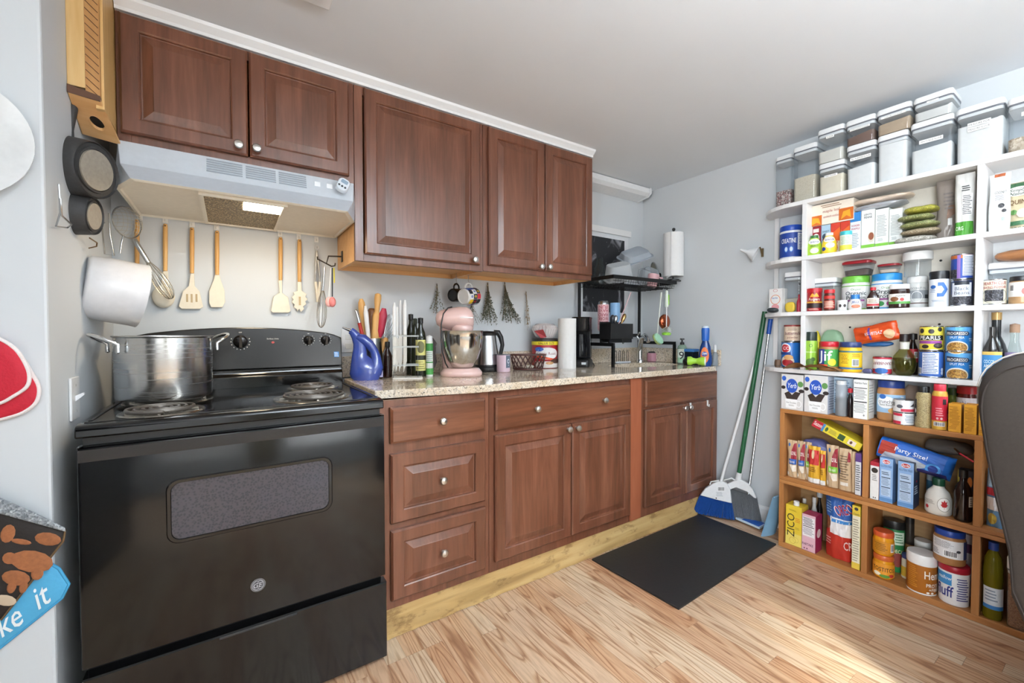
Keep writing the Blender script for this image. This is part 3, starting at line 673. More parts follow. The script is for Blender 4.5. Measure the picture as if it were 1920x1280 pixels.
def boxunit(label, z0, z1, tb, bb):
    t = thing('shelf_box', label, 'shelf', (2.88, -1.6, z0)); y0, y1 = -2.3, -1.098
    obj('top_board', B().box(XW, XR-.016, y0, y1, z1-tb, z1), PINEBOX, t, world=True, bevel=.002)
    obj('bottom_board', B().box(XW, XR-.016, y0, y1, z0, z0+bb), PINEBOX, t, world=True, bevel=.002)
    for a in (-1.098, -1.455, -1.808, -2.278): obj('upright', B().box(XW+.0005, XR-.017, a-.022, a, z0+bb+.0002, z1-tb-.0002), PINEBOXZ, t, world=True, bevel=.0015)
    obj('back_board', B().box(XR-.025, XR-.0175, y0+.023, y1-.0225, z0+bb+.0002, z1-tb-.0002), PINEBACK, t, world=True)
    return t
boxunit('orange pine shelf box standing on the floor with jars and chips', .001, .3615, .018, .026)
boxunit('orange pine shelf box stacked on top of the other one', .362, .739, .02, .018)
ZW = [.7395, .3805, .0275]
# ================================================================ packaged goods
def face(x, y): return math.atan2(CAM.y-y, CAM.x-x)+math.pi/2
def slot(u0, u1, vt, z, xf, rd=True):
    y = -1.5; r = .03
    for _ in range(5):
        xc = xf+(r if rd else 0); vb = Q((xc, y, z))[1]; vm = (vt+vb)/2
        ya, yb = P(u0, vm, x=xc).y, P(u1, vm, x=xc).y; y = (ya+yb)/2; r = (ya-yb)/2
    H = P((u0+u1)/2, vt, x=xc).z-z; lim = min(c for c in (.3435, .719, .931, 1.231, 1.516, 1.804, ZC) if c > z+.03)-.003
    return xc, y, r, min(H, lim-z)
CANP = [(0, 0), (.95, 0), (1, .012), (1, .025), (.985, .035), (.985, .965), (1, .975), (1, .988), (.96, 1), (.93, .985), (0, .985)]
LAB = [(.985, .045), (.992, .05), (.992, .95), (.985, .955)]
def S(p, r, h): return [(a*r, b*h) for a, b in p]
def rnd_item(name, label, cat, pos, r, H, parts, deco=(), rot=None, ang=1.25, group=None, rf=1., seg=28, sx=1., sy=1., tilt=None):
    x, y, z = pos; t = thing(name, label, cat, (x, y, z), face(x, y)+R(rot or 0) if rot is not None else face(x, y), group)
    first = None
    for pn, m, pr in parts:
        closed = pr[0][0] == 0
        obj(pn, B().lathe(S(pr, r, H), seg, cap0=True, cap1=True, sx=sx, sy=sy), m, t, smooth=38)
    if deco:
        d = Deco(cylmap((lambda tt: rf(tt)*r) if callable(rf) else rf*r, H, ang), r*ang, H); d.lim = .15*r; d.do(deco)
        if sx != 1 or sy != 1:
            for p in d.b.v: p.x *= sx; p.y *= sy
        d.build(t)
    if tilt: t.rotation_euler = (tilt[0], tilt[1], t.rotation_euler[2])
    return t
def rs(name, label, cat, sl, z, xf, parts, deco=(), **kw):
    x, y, r, H = slot(*sl, z, xf); return rnd_item(name, label, cat, (x, y, z), r, H, parts, deco, **kw)
def tin(name, label, sl, z, xf, col, deco=(), metal=None, cat='can', **kw):
    return rs(name, label, cat, sl, z, xf, [('body', metal or STEEL, CANP), ('wrap', M(col, .35), LAB)], deco, rf=.9935, **kw)
JB = [(0, 0), (.9, 0), (.985, .03), (1, .06), (1, .72), (.96, .78), (.88, .82), (.88, .84), (0, .84)]
JL = [(0, .825), (.94, .825), (.95, .83), (.95, .975), (.9, 1), (0, 1)]
TB = [(0, 0), (.93, 0), (.97, .02), (1, .8), (.97, .86), (0, .86)]
TL = [(0, .845), (1.0, .845), (1.01, .85), (1.01, .98), (.98, 1), (0, 1)]
def jar(name, label, sl, z, xf, bm, lm, deco=(), body=JB, lid=JL, cat='jar', **kw):
    return rs(name, label, cat, sl, z, xf, [('body', bm if not isinstance(bm, str) else M(bm, .3), body), ('lid', lm if not isinstance(lm, str) else M(lm, .35), lid)], deco, **kw)
BT = [(0, 0), (.92, 0), (1, .03), (1, .52), (.9, .62), (.5, .75), (.38, .8), (.36, .9), (0, .9)]
BL = [(0, .89), (.42, .89), (.42, .99), (.38, 1), (0, 1)]
def carton(name, label, sl, z, xf, dep, col, deco=(), sdeco=(), side=None, top=None, rot=0., cat='box', group=None, hw=None, tilt=None, pos=None, H=None):
    if pos is None: x, y, r, H = slot(*sl, z, xf, False)
    else: (x, y, z), r = pos, hw
    if hw and pos is None: r = hw
    t = thing(name, label, cat, (x+dep/2*math.cos(R(rot)), y+dep/2*math.sin(R(rot)), z), R(-90+rot), group)
    f = M(col, .42); s = M(side or col, .42); tp = M(top or side or col, .42)
    o = obj('carton', B().box(-r, r, -dep/2, dep/2, 0, H, fm=[1, 2, 0, 1, 1, 1]), [f, s, tp], t, bevel=.0008)
    Deco(flatmap(2*r, -dep/2, H), r, H).do(deco).build(t)
    if sdeco: Deco(lambda a, b, off: (r+off, a*dep/2, b*H), dep/2, H).do(sdeco).build(t, 'side_label')
    if tilt: t.rotation_euler = (tilt[0], tilt[1], t.rotation_euler[2])
    return t
def pouchfn(w, h, th, seed=0, top=.5, wav=.004, bot=.75):
    def fn(s, t, off, sg=-1):
        k = max(0, 1-abs(s)**2.6)**.55; v = (bot+(1-bot)*min(1, t/.25)) if t < .25 else (1-top*((t-.25)/.75)**2.2)
        v *= max(0, min(1, (1-t)/.06))**.5 if t > .94 else 1
        nz = noise.noise(Vector((s*2.2+seed*5, t*4, seed)))*wav+noise.noise(Vector((s*6+seed*5, t*11, seed+9)))*wav*.4
        ww = w/2*(1-.05*math.sin(t*7+seed)*abs(s))
        return (s*ww, sg*(th/2*k*v+off)+nz+.01*t*t*math.sin(seed), t*h)
    return fn
def pouch_at(name, label, cat, loc, w, h, th, mat, deco=(), rotz=R(-90), rx=0., ry=0., seed=1, top=.55, wav=.004, group=None, pn='bag'):
    t = thing(name, label, cat, loc, rotz, group); t.rotation_euler = (rx, ry, rotz)
    fn = pouchfn(w, h, th, seed, top, wav); b = B()
    b.grid(lambda a, c: fn(2*a-1, c, 0, -1), 16, 18); b.grid(lambda a, c: fn(1-2*a, c, 0, 1), 16, 18)
    b.grid(lambda a, c: fn(2*a-1, 0, 0, 2*c-1), 16, 2)
    obj(pn, b, mat, t, smooth=60)
    if deco:
        d = Deco(fn, w/2, h); d.ny = 26; d.lim = .009; d.off = .0014; d.step = .0005; d.do(deco); d.build(t)
    return t
def pouch(name, label, cat, sl, z, xf, th, mat, deco=(), rot=0., **kw):
    x, y, r, H = slot(*sl, z, xf, False)
    return pouch_at(name, label, cat, (x+th/2+.012, y, z+.001), 2*r, H, th, mat if not isinstance(mat, str) else M(mat, .38), deco, R(-90+rot), **kw)
def lump(name, label, cat, loc, sx, sy, sz, mats, rotz=0., ry=0., rx=0., jit=.004, seed=0, deco=None, e=.6, group=None, pn='bag'):
    "a slack filled bag lying down: rounded slab with crinkles"
    t = thing(name, label, cat, loc, rotz, group); t.rotation_euler = (rx, ry, rotz); b = B(); n, m = 26, 10
    def sp(a, c):
        f = lambda v, p: math.copysign(abs(v)**p, v)
        ph = -math.pi/2+math.pi*c; th = 2*math.pi*a
        return Vector((sx/2*f(math.cos(ph), .8)*f(math.cos(th), e), sy/2*f(math.cos(ph), .8)*f(math.sin(th), e), sz/2+sz/2*f(math.sin(ph), .8)))
    secs = [[sp(i/n, max(.02, min(.98, j/m))) for i in range(n)] for j in range(m+1)]
    b.loft(secs); b.jit(jit, 38., seed)
    zm = min(p.z for p in b.v)
    for p in b.v: p.z -= zm
    obj(pn, b, mats, t, smooth=60)
    return t
# ---------------------------------------------------------------- clear storage boxes on the top shelf
def grain(name, cols, sc=260., rough=.8):
    if name in MATS: return MATS[name]
    t = NT(name); vo = t.n('TexVoronoi', i_Scale=sc); t.l(t.coords(), vo.inputs['Vector']); sp = t.n('SeparateColor'); t.l(vo.outputs['Color'], sp.inputs[0])
    t.bump(vo.outputs['Distance'], .5, .003)
    MATS[name] = t.set(Base_Color=t.ramp(sp.outputs[0], [(i/max(1, len(cols)-1), c) for i, c in enumerate(cols)]), Roughness=rough); return MATS[name]
def popbox(label, sl, z, xf, dep, fill, cm, txt=None, lt=.70, lw=1.0, slope=0., lidh=.024, group=None, two=None, name='storage_container', dx=0., lid='#e9eaeb', lr=.014):
    x, y, r, H = slot(*sl, z, xf, False); w = 2*r-.003
    t = thing(name, label, 'container', (x+dep/2+dx, y, z), R(-90), group)
    cr = lambda ww, dd, zz, rad=lr: [(a, b_, zz) for a, b_ in rrect(ww, dd, rad)]
    hb = H-lidh-.006
    obj('body', B().loft([cr(w*.93, dep*.93, 0), cr(w*.95, dep*.95, .004), cr(w*.98, dep*.98, hb)], cap1=False), CLEARP, t, smooth=40)
    n = rrect(1, 1, .1); secs = [cr(w*.90, dep*.90, .004), cr(w*.92, dep*.92, .01)]
    top = [(a*.93, b_*.93, max(.015, hb*fill+slope*.35*a/w+.005*noise.noise(Vector((a*60, b_*60, y*9))))) for a, b_ in rrect(w, dep, lr)]
    secs.append(top); secs.append([(a*.5, b_*.5, c+.004) for a, b_, c in top])
    obj('contents', B().loft(secs), cm, t, smooth=50)
    obj('seal', B().loft([cr(w*.985, dep*.985, hb), cr(w*.985, dep*.985, hb+.006)]), M('#6d7078', .4), t)
    obj('lid', B().loft([cr(w*.95, dep*.95, hb-.012), cr(w*.95, dep*.95, hb+.0062), cr(w, dep, hb+.0064), cr(w, dep, H-.006), cr(w*.96, dep*.96, H)]), M(lid, .32), t, smooth=35)
    if txt:
        d = Deco(flatmap(w, -dep*.492, H), w/2, H); rows = txt if isinstance(txt, list) else [txt]
        for k, s in enumerate(rows):
            tt = lt-k*.085; d.r(-lw*.5, tt-.035, lw*.5, tt+.035, '#f4f4f2').t(s, 0, tt, .035, '#3c3c40', w=lw*.9, bold=0)
        d.build(t)
    return t, x, y, H
ZT = ZS[0]+.0005; FL = M('#efeeec', .85); X0 = 2.812
CRM = M('#e8dcc4', .85)
popbox('tall slim clear container one third full of red and white beans', (1452, 1484, 292), ZT, 2.885, .095, .38, grain('beans', ['#5b1f22', '#e7d9cf', '#8a2f33', '#d8c6bb', '#3d1518'], 190.), lidh=.02)
popbox('tall clear container half full of beige grain with white lid', (1485, 1531, 272), ZT, 2.83, .13, .5, grain('grain', ['#c9bda6', '#ddd2bc', '#d3c7b0'], 350.))
_, x_, y_, H = popbox('low clear container of cream flour under another container with sugar', (1533, 1583, 303), ZT, X0, .14, .72, CRM, 'OAT FLOUR', .58)
popbox('clear container with pale oats stacked over the cream flour', (1531, 1582, 238), ZT+H+.001, X0, .14, .42, M('#e2ddd2', .85), 'SUGAR', .73, .6, .01)
_, x_, y_, H = popbox('clear container of white flour stacked under the brown cocoa', (1585, 1642, 268), ZT, X0, .14, .58, FL, 'ALL PURPOSE FLOUR', .68, 1.4, .012)
popbox('clear container half full of dark brown cocoa', (1584, 1641, 220), ZT+H+.001, X0, .14, .5, M('#6b4a3a', .9), 'DARK COCOA POWDER', .60, 1.35, .03)
_, x_, y_, H = popbox('clear container filled almost to the lid with white flour under brown sugar', (1643, 1702, 249), ZT, X0, .14, .93, FL)
popbox('clear container of light brown sugar with a long label', (1642, 1709, 198), ZT+H+.001, X0, .14, .6, M('#b59c80', .9, 0, .15, .3), 'LIGHT BROWN SUGAR', .66, 1.4, .02)
_, x_, y_, H = popbox('wide clear container half full of white rice flour', (1705, 1788, 222), ZT, X0, .15, .55, M('#ebebe9', .9), 'WHITE RICE FLOUR', .60, 1.1, .02)
popbox('wide clear container of powdered starch stacked on the rice flour', (1711, 1788, 174), ZT+H+.001, X0, .15, .55, M('#dedcd8', .9), 'TAPIOCA', .70, .6, .01)
popbox('widest clear container full of white flour with a two line label', (1790, 1884, 193), ZT, X0, .15, .78, FL, ['MEASURE FOR', 'MEASURE FLOUR'], .66, .95, .02)
popbox('clear container with a shallow layer of rolled oats', (1886, 1965, 176), ZT, X0, .15, .30, grain('oats', ['#b9a188', '#e3d3bd', '#9c8468', '#d6c4aa'], 130.), 'OATS', .66, .5)
# ---------------------------------------------------------------- second shelf
Z2 = ZS[1]+.0005
D = dict
jar('supplement_tub', 'blue supplement tub with white base on the rounded end shelf', (1464, 1504, 425), Z2, 2.85, '#e9ebee', '#1c47a8', [
    ('r', -1.2, .08, 1.2, .78, '#1b3f94'), ('r', .45, .28, 1.1, .76, '#e7e9ec'), ('lines', .5, .3, 1.05, .72, 9, '#6c7a9c'), ('t', 'CREATINE', -.2, .55, .13, '#ffffff', D(w=1.1, bold=.03)), ('e', -.35, .3, .14, .09, '#3f78c8'), ('e', 0, .3, .14, .09, '#3f78c8'), ('e', -.35, .3, .1, .065, '#cfdcf0'), ('e', 0, .3, .1, .065, '#cfdcf0')], body=TB, lid=TL, cat='tub', rf=1.004)
XB = 2.872; Hb = 0
def bx2(label, u0, u1, col, deco, vt=None, side=None, dep=.085, xf=XB, nm='food_box'):
    global Hb
    H = .155
    x, y, r, _ = slot(u0, u1, 420, Z2, xf, False)
    t = carton(nm, label, None, Z2, xf, dep, col, deco, pos=(xf, y, Z2), hw=r-.0006, H=H if vt is None else slot(u0, u1, vt, Z2, xf, False)[3], side=side)
    return t
bx2('dark red mix box with a white round badge', 1521, 1539, '#8f1d2c', [('e', 0, .60, .72, .16, '#f2ece6'), ('t', 'KETO', 0, .60, .055, '#5a2a2a', D(w=1.2)), ('r', -.6, .8, .6, .92, '#e9d9d4')])
bx2('pale blue mix box beside the dark red one', 1539.5, 1557, '#a9c4d8', [('e', 0, .62, .8, .1, '#3b4a5c'), ('t', 'SWEET', 0, .78, .06, '#47505c', D(w=1.5)), ('r', -.7, .5, .7, .55, '#a3303a')])
for k, (a, b_) in enumerate(((1557.5, 1575), (1575.5, 1593))):
    bx2(['orange and cream snack bar box beside the pale blue box', 'orange and cream snack bar box beside the blue and white box'][k], a, b_, '#e36a2a', [('r', -1, .0, 1, .42, '#efe4d2'), ('p', [(-1, 1), (1, 1), (1, .86), (-.6, .7), (-1, .78)], '#c93c28'), ('t', 'RXBAR', .1, .22, .12, '#c8462c', D(rot=90)), ('lines', -.8, .05, .0, .38, 8, '#9c8d78')])
bx2('white box with a blue top band and red lettering', 1593.5, 1614, '#e6eaee', [('r', -1, .76, 1, 1, '#2c7cc0'), ('t', 'WONDER', 0, .66, .05, '#b82c3c', D(w=1.6)), ('t', 'WAFFLE', 0, .58, .05, '#b82c3c', D(w=1.6)), ('lines', -.7, .1, .7, .48, 9, '#9aa4b0')], vt=398)
for k, (a, b_) in enumerate(((1614.5, 1640), (1640.5, 1666), (1666.5, 1692))):
    bx2(['white and green pasta box with a picture of food on a plate', 'white and green box printed with small text, middle of three', 'white and green box printed with small text beside the seed bags'][k], a, b_, '#eceeec', [('r', -1, 0, 1, .13, '#79b840')]+
        ([('t', 'LENTIL', 0, .86, .04, '#39434a', D(w=1.2)), ('t', 'PENNE', 0, .79, .05, '#39434a', D(w=1.2)), ('e', .5, .3, .5, .13, '#d8cfc0'), ('e', .5, .32, .4, .09, '#8d4f36')] if k == 0 else [('lines', -.75, .3, .75, .85, 14, '#a9b0b0'), ('lines', -.6, .18, .3, .26, 3, '#a9b0b0')]), vt=391, side='#e3e8e0')
zt2 = Z2+.1555
x, y, r, _ = slot(1520, 1600, 400, zt2, 2.862, False)
carton('food_box', 'flat cream and orange leaf printed box lying across the other boxes', None, 0, 0, .12, '#eee4d4', [('r', -1, 0, -.45, .48, '#c8641c'), ('r', .35, .05, 1, .6, '#c8641c'), ('p', [(-.95, .05), (-.7, .15), (-.5, .05), (-.6, .35), (-.9, .4)], '#e8a024'), ('p', [(.45, .1), (.7, .25), (.9, .12), (.85, .5), (.55, .45)], '#e8a024'), ('t', 'maple leaf', 0, .62, .13, '#9c3c28', D(w=.8, bold=0)), ('t', 'sandwich cookies', 0, .36, .11, '#9c3c28', D(w=.75, bold=0)), ('lines', -.5, .78, .6, .95, 2, '#a4866c')], pos=(2.862, y, zt2), hw=r, H=slot(1520, 1600, 370, zt2, 2.862, False)[3]*.98)
# bags lying on the white boxes
h3 = slot(1620, 1680, 391, Z2, XB, False)[3]; zb = Z2+h3+.001
c = P(1650, 385, x=2.9)
lump('snack_bag', 'silver and blue snack bag lying on the white boxes', 'bag', (2.905, c.y, zb), .11, .20, .028, M('#b8bcc4', .25, .4, .3, .4, 40.), seed=3)
lump('cracker_bag', 'pale foil bag with orange end lying on top of the silver bag', 'bag', (2.905, c.y-.01, zb+.03), .10, .22, .026, M('#d9c7b6', .3, .1, .3, .4, 30.), seed=8, rotz=.08)
jar('sweetener_bottle', 'lime green sweetener bottle standing before the dark red box', (1513, 1541, 441), Z2, 2.806, '#a9cf3c', '#2f6b34', [('e', 0, .66, .75, .14, '#f2f6e6'), ('t', 'Splenda', 0, .66, .10, '#3d3d8c', D(w=1.2, shear=.2)), ('t', 'ZERO', 0, .45, .09, '#2f5c2c'), ('e', 0, .22, .45, .13, '#e6ead8')], body=[(0, 0), (.8, 0), (.95, .05), (1, .3), (.9, .55), (.55, .82), (.4, .86), (0, .86)], lid=[(0, .85), (.5, .85), (.5, .98), (0, 1)], cat='bottle', sy=.7, rf=lambda t: (1 if t < .45 else 1-.7*(t-.45)))
jar('sweetener_bottle', 'yellow sweetener bottle standing before the orange boxes', (1541, 1569, 436), Z2, 2.806, '#f2d33c', '#eeeeea', [('e', 0, .66, .75, .14, '#f6f2e0'), ('t', 'Splenda', 0, .66, .10, '#3d3d8c', D(w=1.2, shear=.2)), ('e', .1, .38, .5, .13, '#e8e4d8'), ('e', -.6, .22, .25, .09, '#2b3f8c')], body=[(0, 0), (.8, 0), (.95, .05), (1, .3), (.9, .55), (.55, .82), (.4, .86), (0, .86)], lid=[(0, .85), (.5, .85), (.5, .98), (0, 1)], cat='bottle', sy=.7, rf=lambda t: (1 if t < .45 else 1-.7*(t-.45)))
jar('drink_mix_tub', 'small white and yellow canister with teal lid', (1575, 1597, 434), Z2, 2.81, '#e9ecdc', '#3fb7c2', [('r', -1.1, .06, 1.1, .3, '#e3dc4c'), ('lines', -.7, .35, .7, .75, 7, '#a8c4a8')], body=TB, lid=[(0, .8), (1, .8), (1.02, .81), (1.02, .98), (.98, 1), (0, 1)], cat='canister')
SEED = grain('seeds', ['#5d6a35', '#8f9a5c', '#3c4424', '#b9b684', '#6d6a3c'], 420., .35)
SEED2 = grain('lentils', ['#7b6a50', '#a8977a', '#5c4c38', '#c8bda4'], 480., .35)
c = P(1722, 440, x=2.87); z = Z2
for k, (h, m, lb) in enumerate(((.03, grain('grey_mix', ['#8f8a80', '#c9c5bd', '#6d675c'], 260., .3), 'clear bag of pale grain lying at the bottom of the seed bag stack'), (.026, SEED2, 'clear bag of brown lentils second from the bottom of the stack'), (.03, SEED, 'clear bag of green seeds lying between the other seed bags'), (.026, SEED, 'clear bag of green seeds under the topmost one'), (.03, grain('yellow_seeds', ['#8a8a34', '#b9b23c', '#565c24', '#d0c85c'], 420., .35), 'topmost clear bag of yellow green seeds on the stack'))):
    lump('seed_bag', lb, 'bag', (2.875+.004*math.sin(k*3), c.y+.01*math.cos(k*2.2), z), .11, .135-.006*k, h, m, seed=k+20, jit=.003, rotz=.06*math.sin(k*2), group='seed bags on the white shelf'); z += h+.004
pouch('flour_bag', 'slumped clear bag with brown print leaning behind the white and green bag', 'bag', (1752, 1798, 335), Z2, 2.90, .05, clear('#d9d2cc', .1, .55, '#bfb4ac'), [('p', [(-.2, .35), (.7, .45), (.5, .62), (-.1, .55)], '#8a6a58'), ('r', -.1, .25, .25, .36, '#e8e8e6'), ('lines', -.5, .5, .5, .8, 5, '#7d7472')], rot=14, seed=4)
pouch('flour_bag', 'white paper bag with green foot and nutrition table beside the upright', 'bag', (1786, 1824, 322), Z2, 2.815, .06, '#e9e9e6', [('r', -.95, .0, .95, .22, '#4f9c38'), ('r', -.1, .32, .85, .66, '#fafafa'), ('lines', -.05, .33, .8, .64, 11, '#55585c'), ('lines', -.2, .7, .7, .8, 3, '#33363a'), ('t', 'ORG', -.35, .12, .06, '#e8f2e0', D(w=.8))], seed=6, top=.9)
pouch('coconut_bag', 'white pouch with orange folded top standing in the corner bay', 'bag', (1850, 1891, 322), Z2, 2.82, .06, '#eef0ee', [('r', -.5, .94, .5, 1., '#b8643c'), ('t', 'COCONUT', .2, .66, .045, '#333338', D(w=1.1)), ('lines', -.3, .52, .7, .62, 4, '#9a9ca0'), ('e', .3, .43, .28, .04, '#2c2c30'), ('e', .55, .34, .2, .03, '#2c2c30'), ('e', .5, .2, .16, .035, '#a8d0b8')], seed=9, top=.8)
pouch('quinoa_bag', 'tan and dark green quinoa pouch with a white oval badge', 'bag', (1880, 1955, 335), Z2, 2.885, .06, '#cdbf9e', [('r', -.95, .78, .95, .98, '#3f6b4a'), ('e', -.25, .80, .8, .10, '#f0f2ec'), ('t', 'Simply', -.3, .83, .06, '#3c4a40', D(shear=.25)), ('t', 'Nature', -.25, .755, .06, '#3c4a40', D(shear=.25)), ('t', 'QUINOA', 0, .58, .09, '#6b4a2c', D(w=1.4)), ('e', -.45, .38, .18, .05, '#5c8c4c'), ('e', .0, .35, .3, .09, '#e6cfc4'), ('r', -.9, .12, .9, .2, '#3f6b4a'), ('t', 'ORGANIC', 0, .06, .05, '#3c4a40')], seed=2, top=.8)
# ---------------------------------------------------------------- third shelf
Z3 = ZS[2]+.0005
carton('cake_mix_box', 'white box with pink rings standing on the rounded end shelf', (1441, 1467, 541), Z3, 2.86, .05, '#eceae8', [('ring', 0, .55, .75, .2, .12, '#e08c5c'), ('t', 'Great Value', -.1, .62, .07, '#2c64b0', D(w=.9)), ('e', 0, .24, .6, .12, '#e6a0a4'), ('ring', 0, .92, .35, .06, .2, '#c87878')], top='#4a4644', rot=-8)
popbox('clear white-lidded container holding zip bags beside the upright', (1468, 1502, 510), Z3, 2.875, .09, .4, M('#c9bfae', .6, 0, .3, .3, 40.))
lump('tea_bag_box', 'yellow paper packet tucked before the zip bag container', 'packet', (2.845, P(1482, 570, x=2.845).y, Z3), .02, .05, .055, M('#d8b83c', .5), seed=5, jit=.002, pn='packet')
rs('hot_sauce', 'small red bottle beside the white upright', 'bottle', (1494, 1502, 552), Z3, 2.83, [('body', M('#a8243c', .35), BT), ('cap', M('#a0202c', .4), BL)])
lump('dark_pouch', 'small dark grey rounded pouch lying on the end shelf rim', 'pouch', (2.825, P(1450, 577, x=2.825).y+.002, Z3), .05, .05, .028, M('#2c3134', .5), seed=2, jit=.002, pn='pouch')
BIGJ = [(0, 0), (.93, 0), (1, .03), (1, .70), (.97, .78), (.9, .82), (0, .82)]; BIGL = [(0, .81), (.95, .81), (.96, .82), (.96, .985), (.93, 1), (0, 1)]
rs('instant_coffee', 'large red plastic coffee jar with a waisted neck', 'jar', (1513, 1541, 541), Z3, 2.808, [('body', M('#9c1420', .3), [(0, 0), (.97, 0), (1, .03), (1, .3), (.92, .5), (.98, .72), (.95, .82), (0, .82)]), ('lid', M('#b01822', .35), [(0, .815), (1.02, .815), (1.03, .83), (1.03, .98), (1, 1), (0, 1)])], [('p', [(-.5, .62), (-.2, .78), (0, .7), (.2, .8), (.5, .62)], '#e8a030'), ('t', 'Folgers', 0, .52, .12, '#f2ece0', D(w=1.2, shear=.2)), ('r', -1.1, .36, 1.1, .42, '#d8a83c'), ('r', -1.1, .14, 1.1, .34, '#2b1714'), ('lines', -.6, .05, .6, .12, 2, '#d8b8a8')], rf=1.01)
rs('spice_jar', 'small red-lidded bouillon jar with patterned label', 'jar', (1545.5, 1565, 543), Z3, 2.81, [('body', M('#5a2a20', .3), JB), ('lid', M('#c01c24', .35), [(0, .83), (1.02, .83), (1.02, .98), (1, 1), (0, 1)])], [('r', -1.1, .1, 1.1, .48, '#a83028'), ('lines', -.9, .14, .9, .46, 6, '#e8d8c4'), ('r', -1.1, .56, 1.1, .7, '#c8342c')], rf=1.005)
popbox('wide clear container with white lid behind the red coffee jar', (1524, 1568, 521), Z3, 2.905, .085, .3, M('#d8d4cc', .7), group=None)
rs('small_tub', 'tiny white tub with two dark dots on its label', 'jar', (1570, 1589, 563), Z3, 2.812, [('body', M('#dfe0e0', .35), TB), ('lid', M('#f0f0f0', .35), TL)], [('e', -.35, .45, .22, .16, '#3c3434'), ('e', .35, .45, .22, .16, '#3c3434')])
rs('jelly_jar', 'squat white jelly jar with a bright blue cap', 'jar', (1590, 1617, 552), Z3, 2.812, [('body', M('#ece9e6', .3), [(0, 0), (.85, 0), (1, .15), (.95, .4), (.6, .7), (.5, .74), (0, .74)]), ('lid', M('#2c78c0', .35), [(0, .7), (.62, .7), (.62, .98), (0, 1)])], [('t', 'JELLI', 0, .5, .14, '#2c4a8c', D(w=1.1)), ('e', .1, .22, .5, .12, '#c8785c')], rf=lambda t: 1 if t < .3 else 1.03-.75*(t-.3))
def protein(label, sl, lidc, xf, band):
    return rs('protein_tub', label, 'tub', sl, Z3, xf, [('body', M('#ececea', .35), BIGJ), ('lid', M(lidc, .35), BIGL)], [('r', -1.2, .70, 1.2, .725, lidc), ('t', 'Orgain', 0, .61, .06, '#5c8c4c', D(bold=0)), ('t', 'Organic', 0, .50, .11, '#2c3a3c', D(w=1.3, bold=.02)), ('t', 'Protein', 0, .37, .11, '#2c3a3c', D(w=1.3, bold=.02)), ('r', -.5, .26, .5, .31, '#9c4c8c'), ('e', -.3, .16, .2, .07, '#3c8c4c'), ('e', .2, .16, .2, .07, '#c03c8c'), ('r', -1.2, .0, 1.2, .06, band)], rf=1.006)
pg = protein('large white protein tub with lime green lid', (1579, 1631, 519), '#6cb43c', 2.888, '#8cc05c')
pb_ = protein('large white protein tub with sky blue lid', (1634, 1692, 514), '#2c8cd0', 2.885, '#4c9cd8')
def tray(label, u0, u1, vt, z, xf, dep, col, hw_=None):
    x, y, r, H = slot(u0, u1, vt, z, xf, False); t = thing('food_box', label, 'container', (x+dep/2, y, z), R(-90)); w = 2*r
    cr = lambda k, zz: [(a, b_, zz) for a, b_ in rrect(w*k, dep*k, .018)]
    obj('body', B().loft([cr(.8, 0), cr(.82, .003), cr(.97, H*.78)], cap1=False), CLEARP, t, smooth=40)
    obj('contents', B().loft([cr(.79, .003), cr(.86, H*.38), [(a, b_, H*.42+a*.1) for a, b_, _ in cr(.7, 0)]]), col, t, smooth=50)
    obj('lid', B().loft([cr(.98, H*.78), cr(1.02, H*.79), cr(1.02, H*.93), cr(.9, H)]), M('#9c1e28', .35), t, smooth=35)
Hg = slot(1579, 1631, 519, Z3, 2.888)[3]; Hb_ = slot(1634, 1692, 514, Z3, 2.885)[3]
tray('red-lidded clear food box of brown spice on the green-lidded tub', 1577, 1632, 488, Z3+Hg+.001, 2.885, .09, M('#4a3a32', .9))
tray('small red-lidded food box of pale powder on the blue-lidded tub', 1643, 1684, 494, Z3+Hb_+.001, 2.895, .07, M('#dcc8b4', .9))
rs('vanilla_bottle', 'small dark vanilla bottle with red cap', 'bottle', (1625, 1649, 538), Z3, 2.808, [('body', M('#2a1814', .12), [(0, 0), (.95, 0), (1, .04), (1, .5), (.5, .75), (.36, .8), (.36, .86), (0, .86)]), ('cap', M('#b01c28', .4), [(0, .85), (.45, .85), (.45, .98), (0, 1)])], [('r', -.9, .12, .9, .5, '#e6dccc'), ('r', -.9, .14, .9, .24, '#a82430'), ('lines', -.6, .28, .6, .46, 4, '#5c4030')], sy=.6)
rs('spread_jar', 'dark hazelnut spread jar with white lid', 'jar', (1667, 1706, 533), Z3, 2.81, [('body', M('#2c1812', .15), JB), ('lid', M('#eeeeec', .35), [(0, .80), (.96, .80), (.97, .81), (.97, .98), (.93, 1), (0, 1)])], [('r', -1.15, .18, 1.15, .6, '#ece8e0'), ('r', -1.15, .18, 1.15, .28, '#4c8c3c'), ('e', -.4, .38, .35, .1, '#7a4a2c'), ('t', 'nutella', .1, .52, .08, '#2c2420', D(w=1)), ('e', .2, .36, .16, .07, '#c8322c')], sy=.75, rf=1.006)
cj = rs('coconut_oil', 'white coconut oil jar with a ring on its label', 'jar', (1700, 1741, 519), Z3, 2.875, [('body', M('#d5d6d4', .2), BIGJ), ('lid', M('#e6e6e4', .35), BIGL)], [('r', -1.1, .3, 1.1, .56, '#8d9296'), ('t', 'COCONUT OIL', 0, .62, .07, '#4a4e54', D(w=1.3, bold=0)), ('ring', -.05, .36, .42, .17, .1, '#f0f0f0'), ('r', -1.1, .14, 1.1, .17, '#54362c'), ('r', .55, .3, .9, .42, '#2c2e32')], rf=1.005)
Hc = slot(1700, 1741, 519, Z3, 2.875)[3]
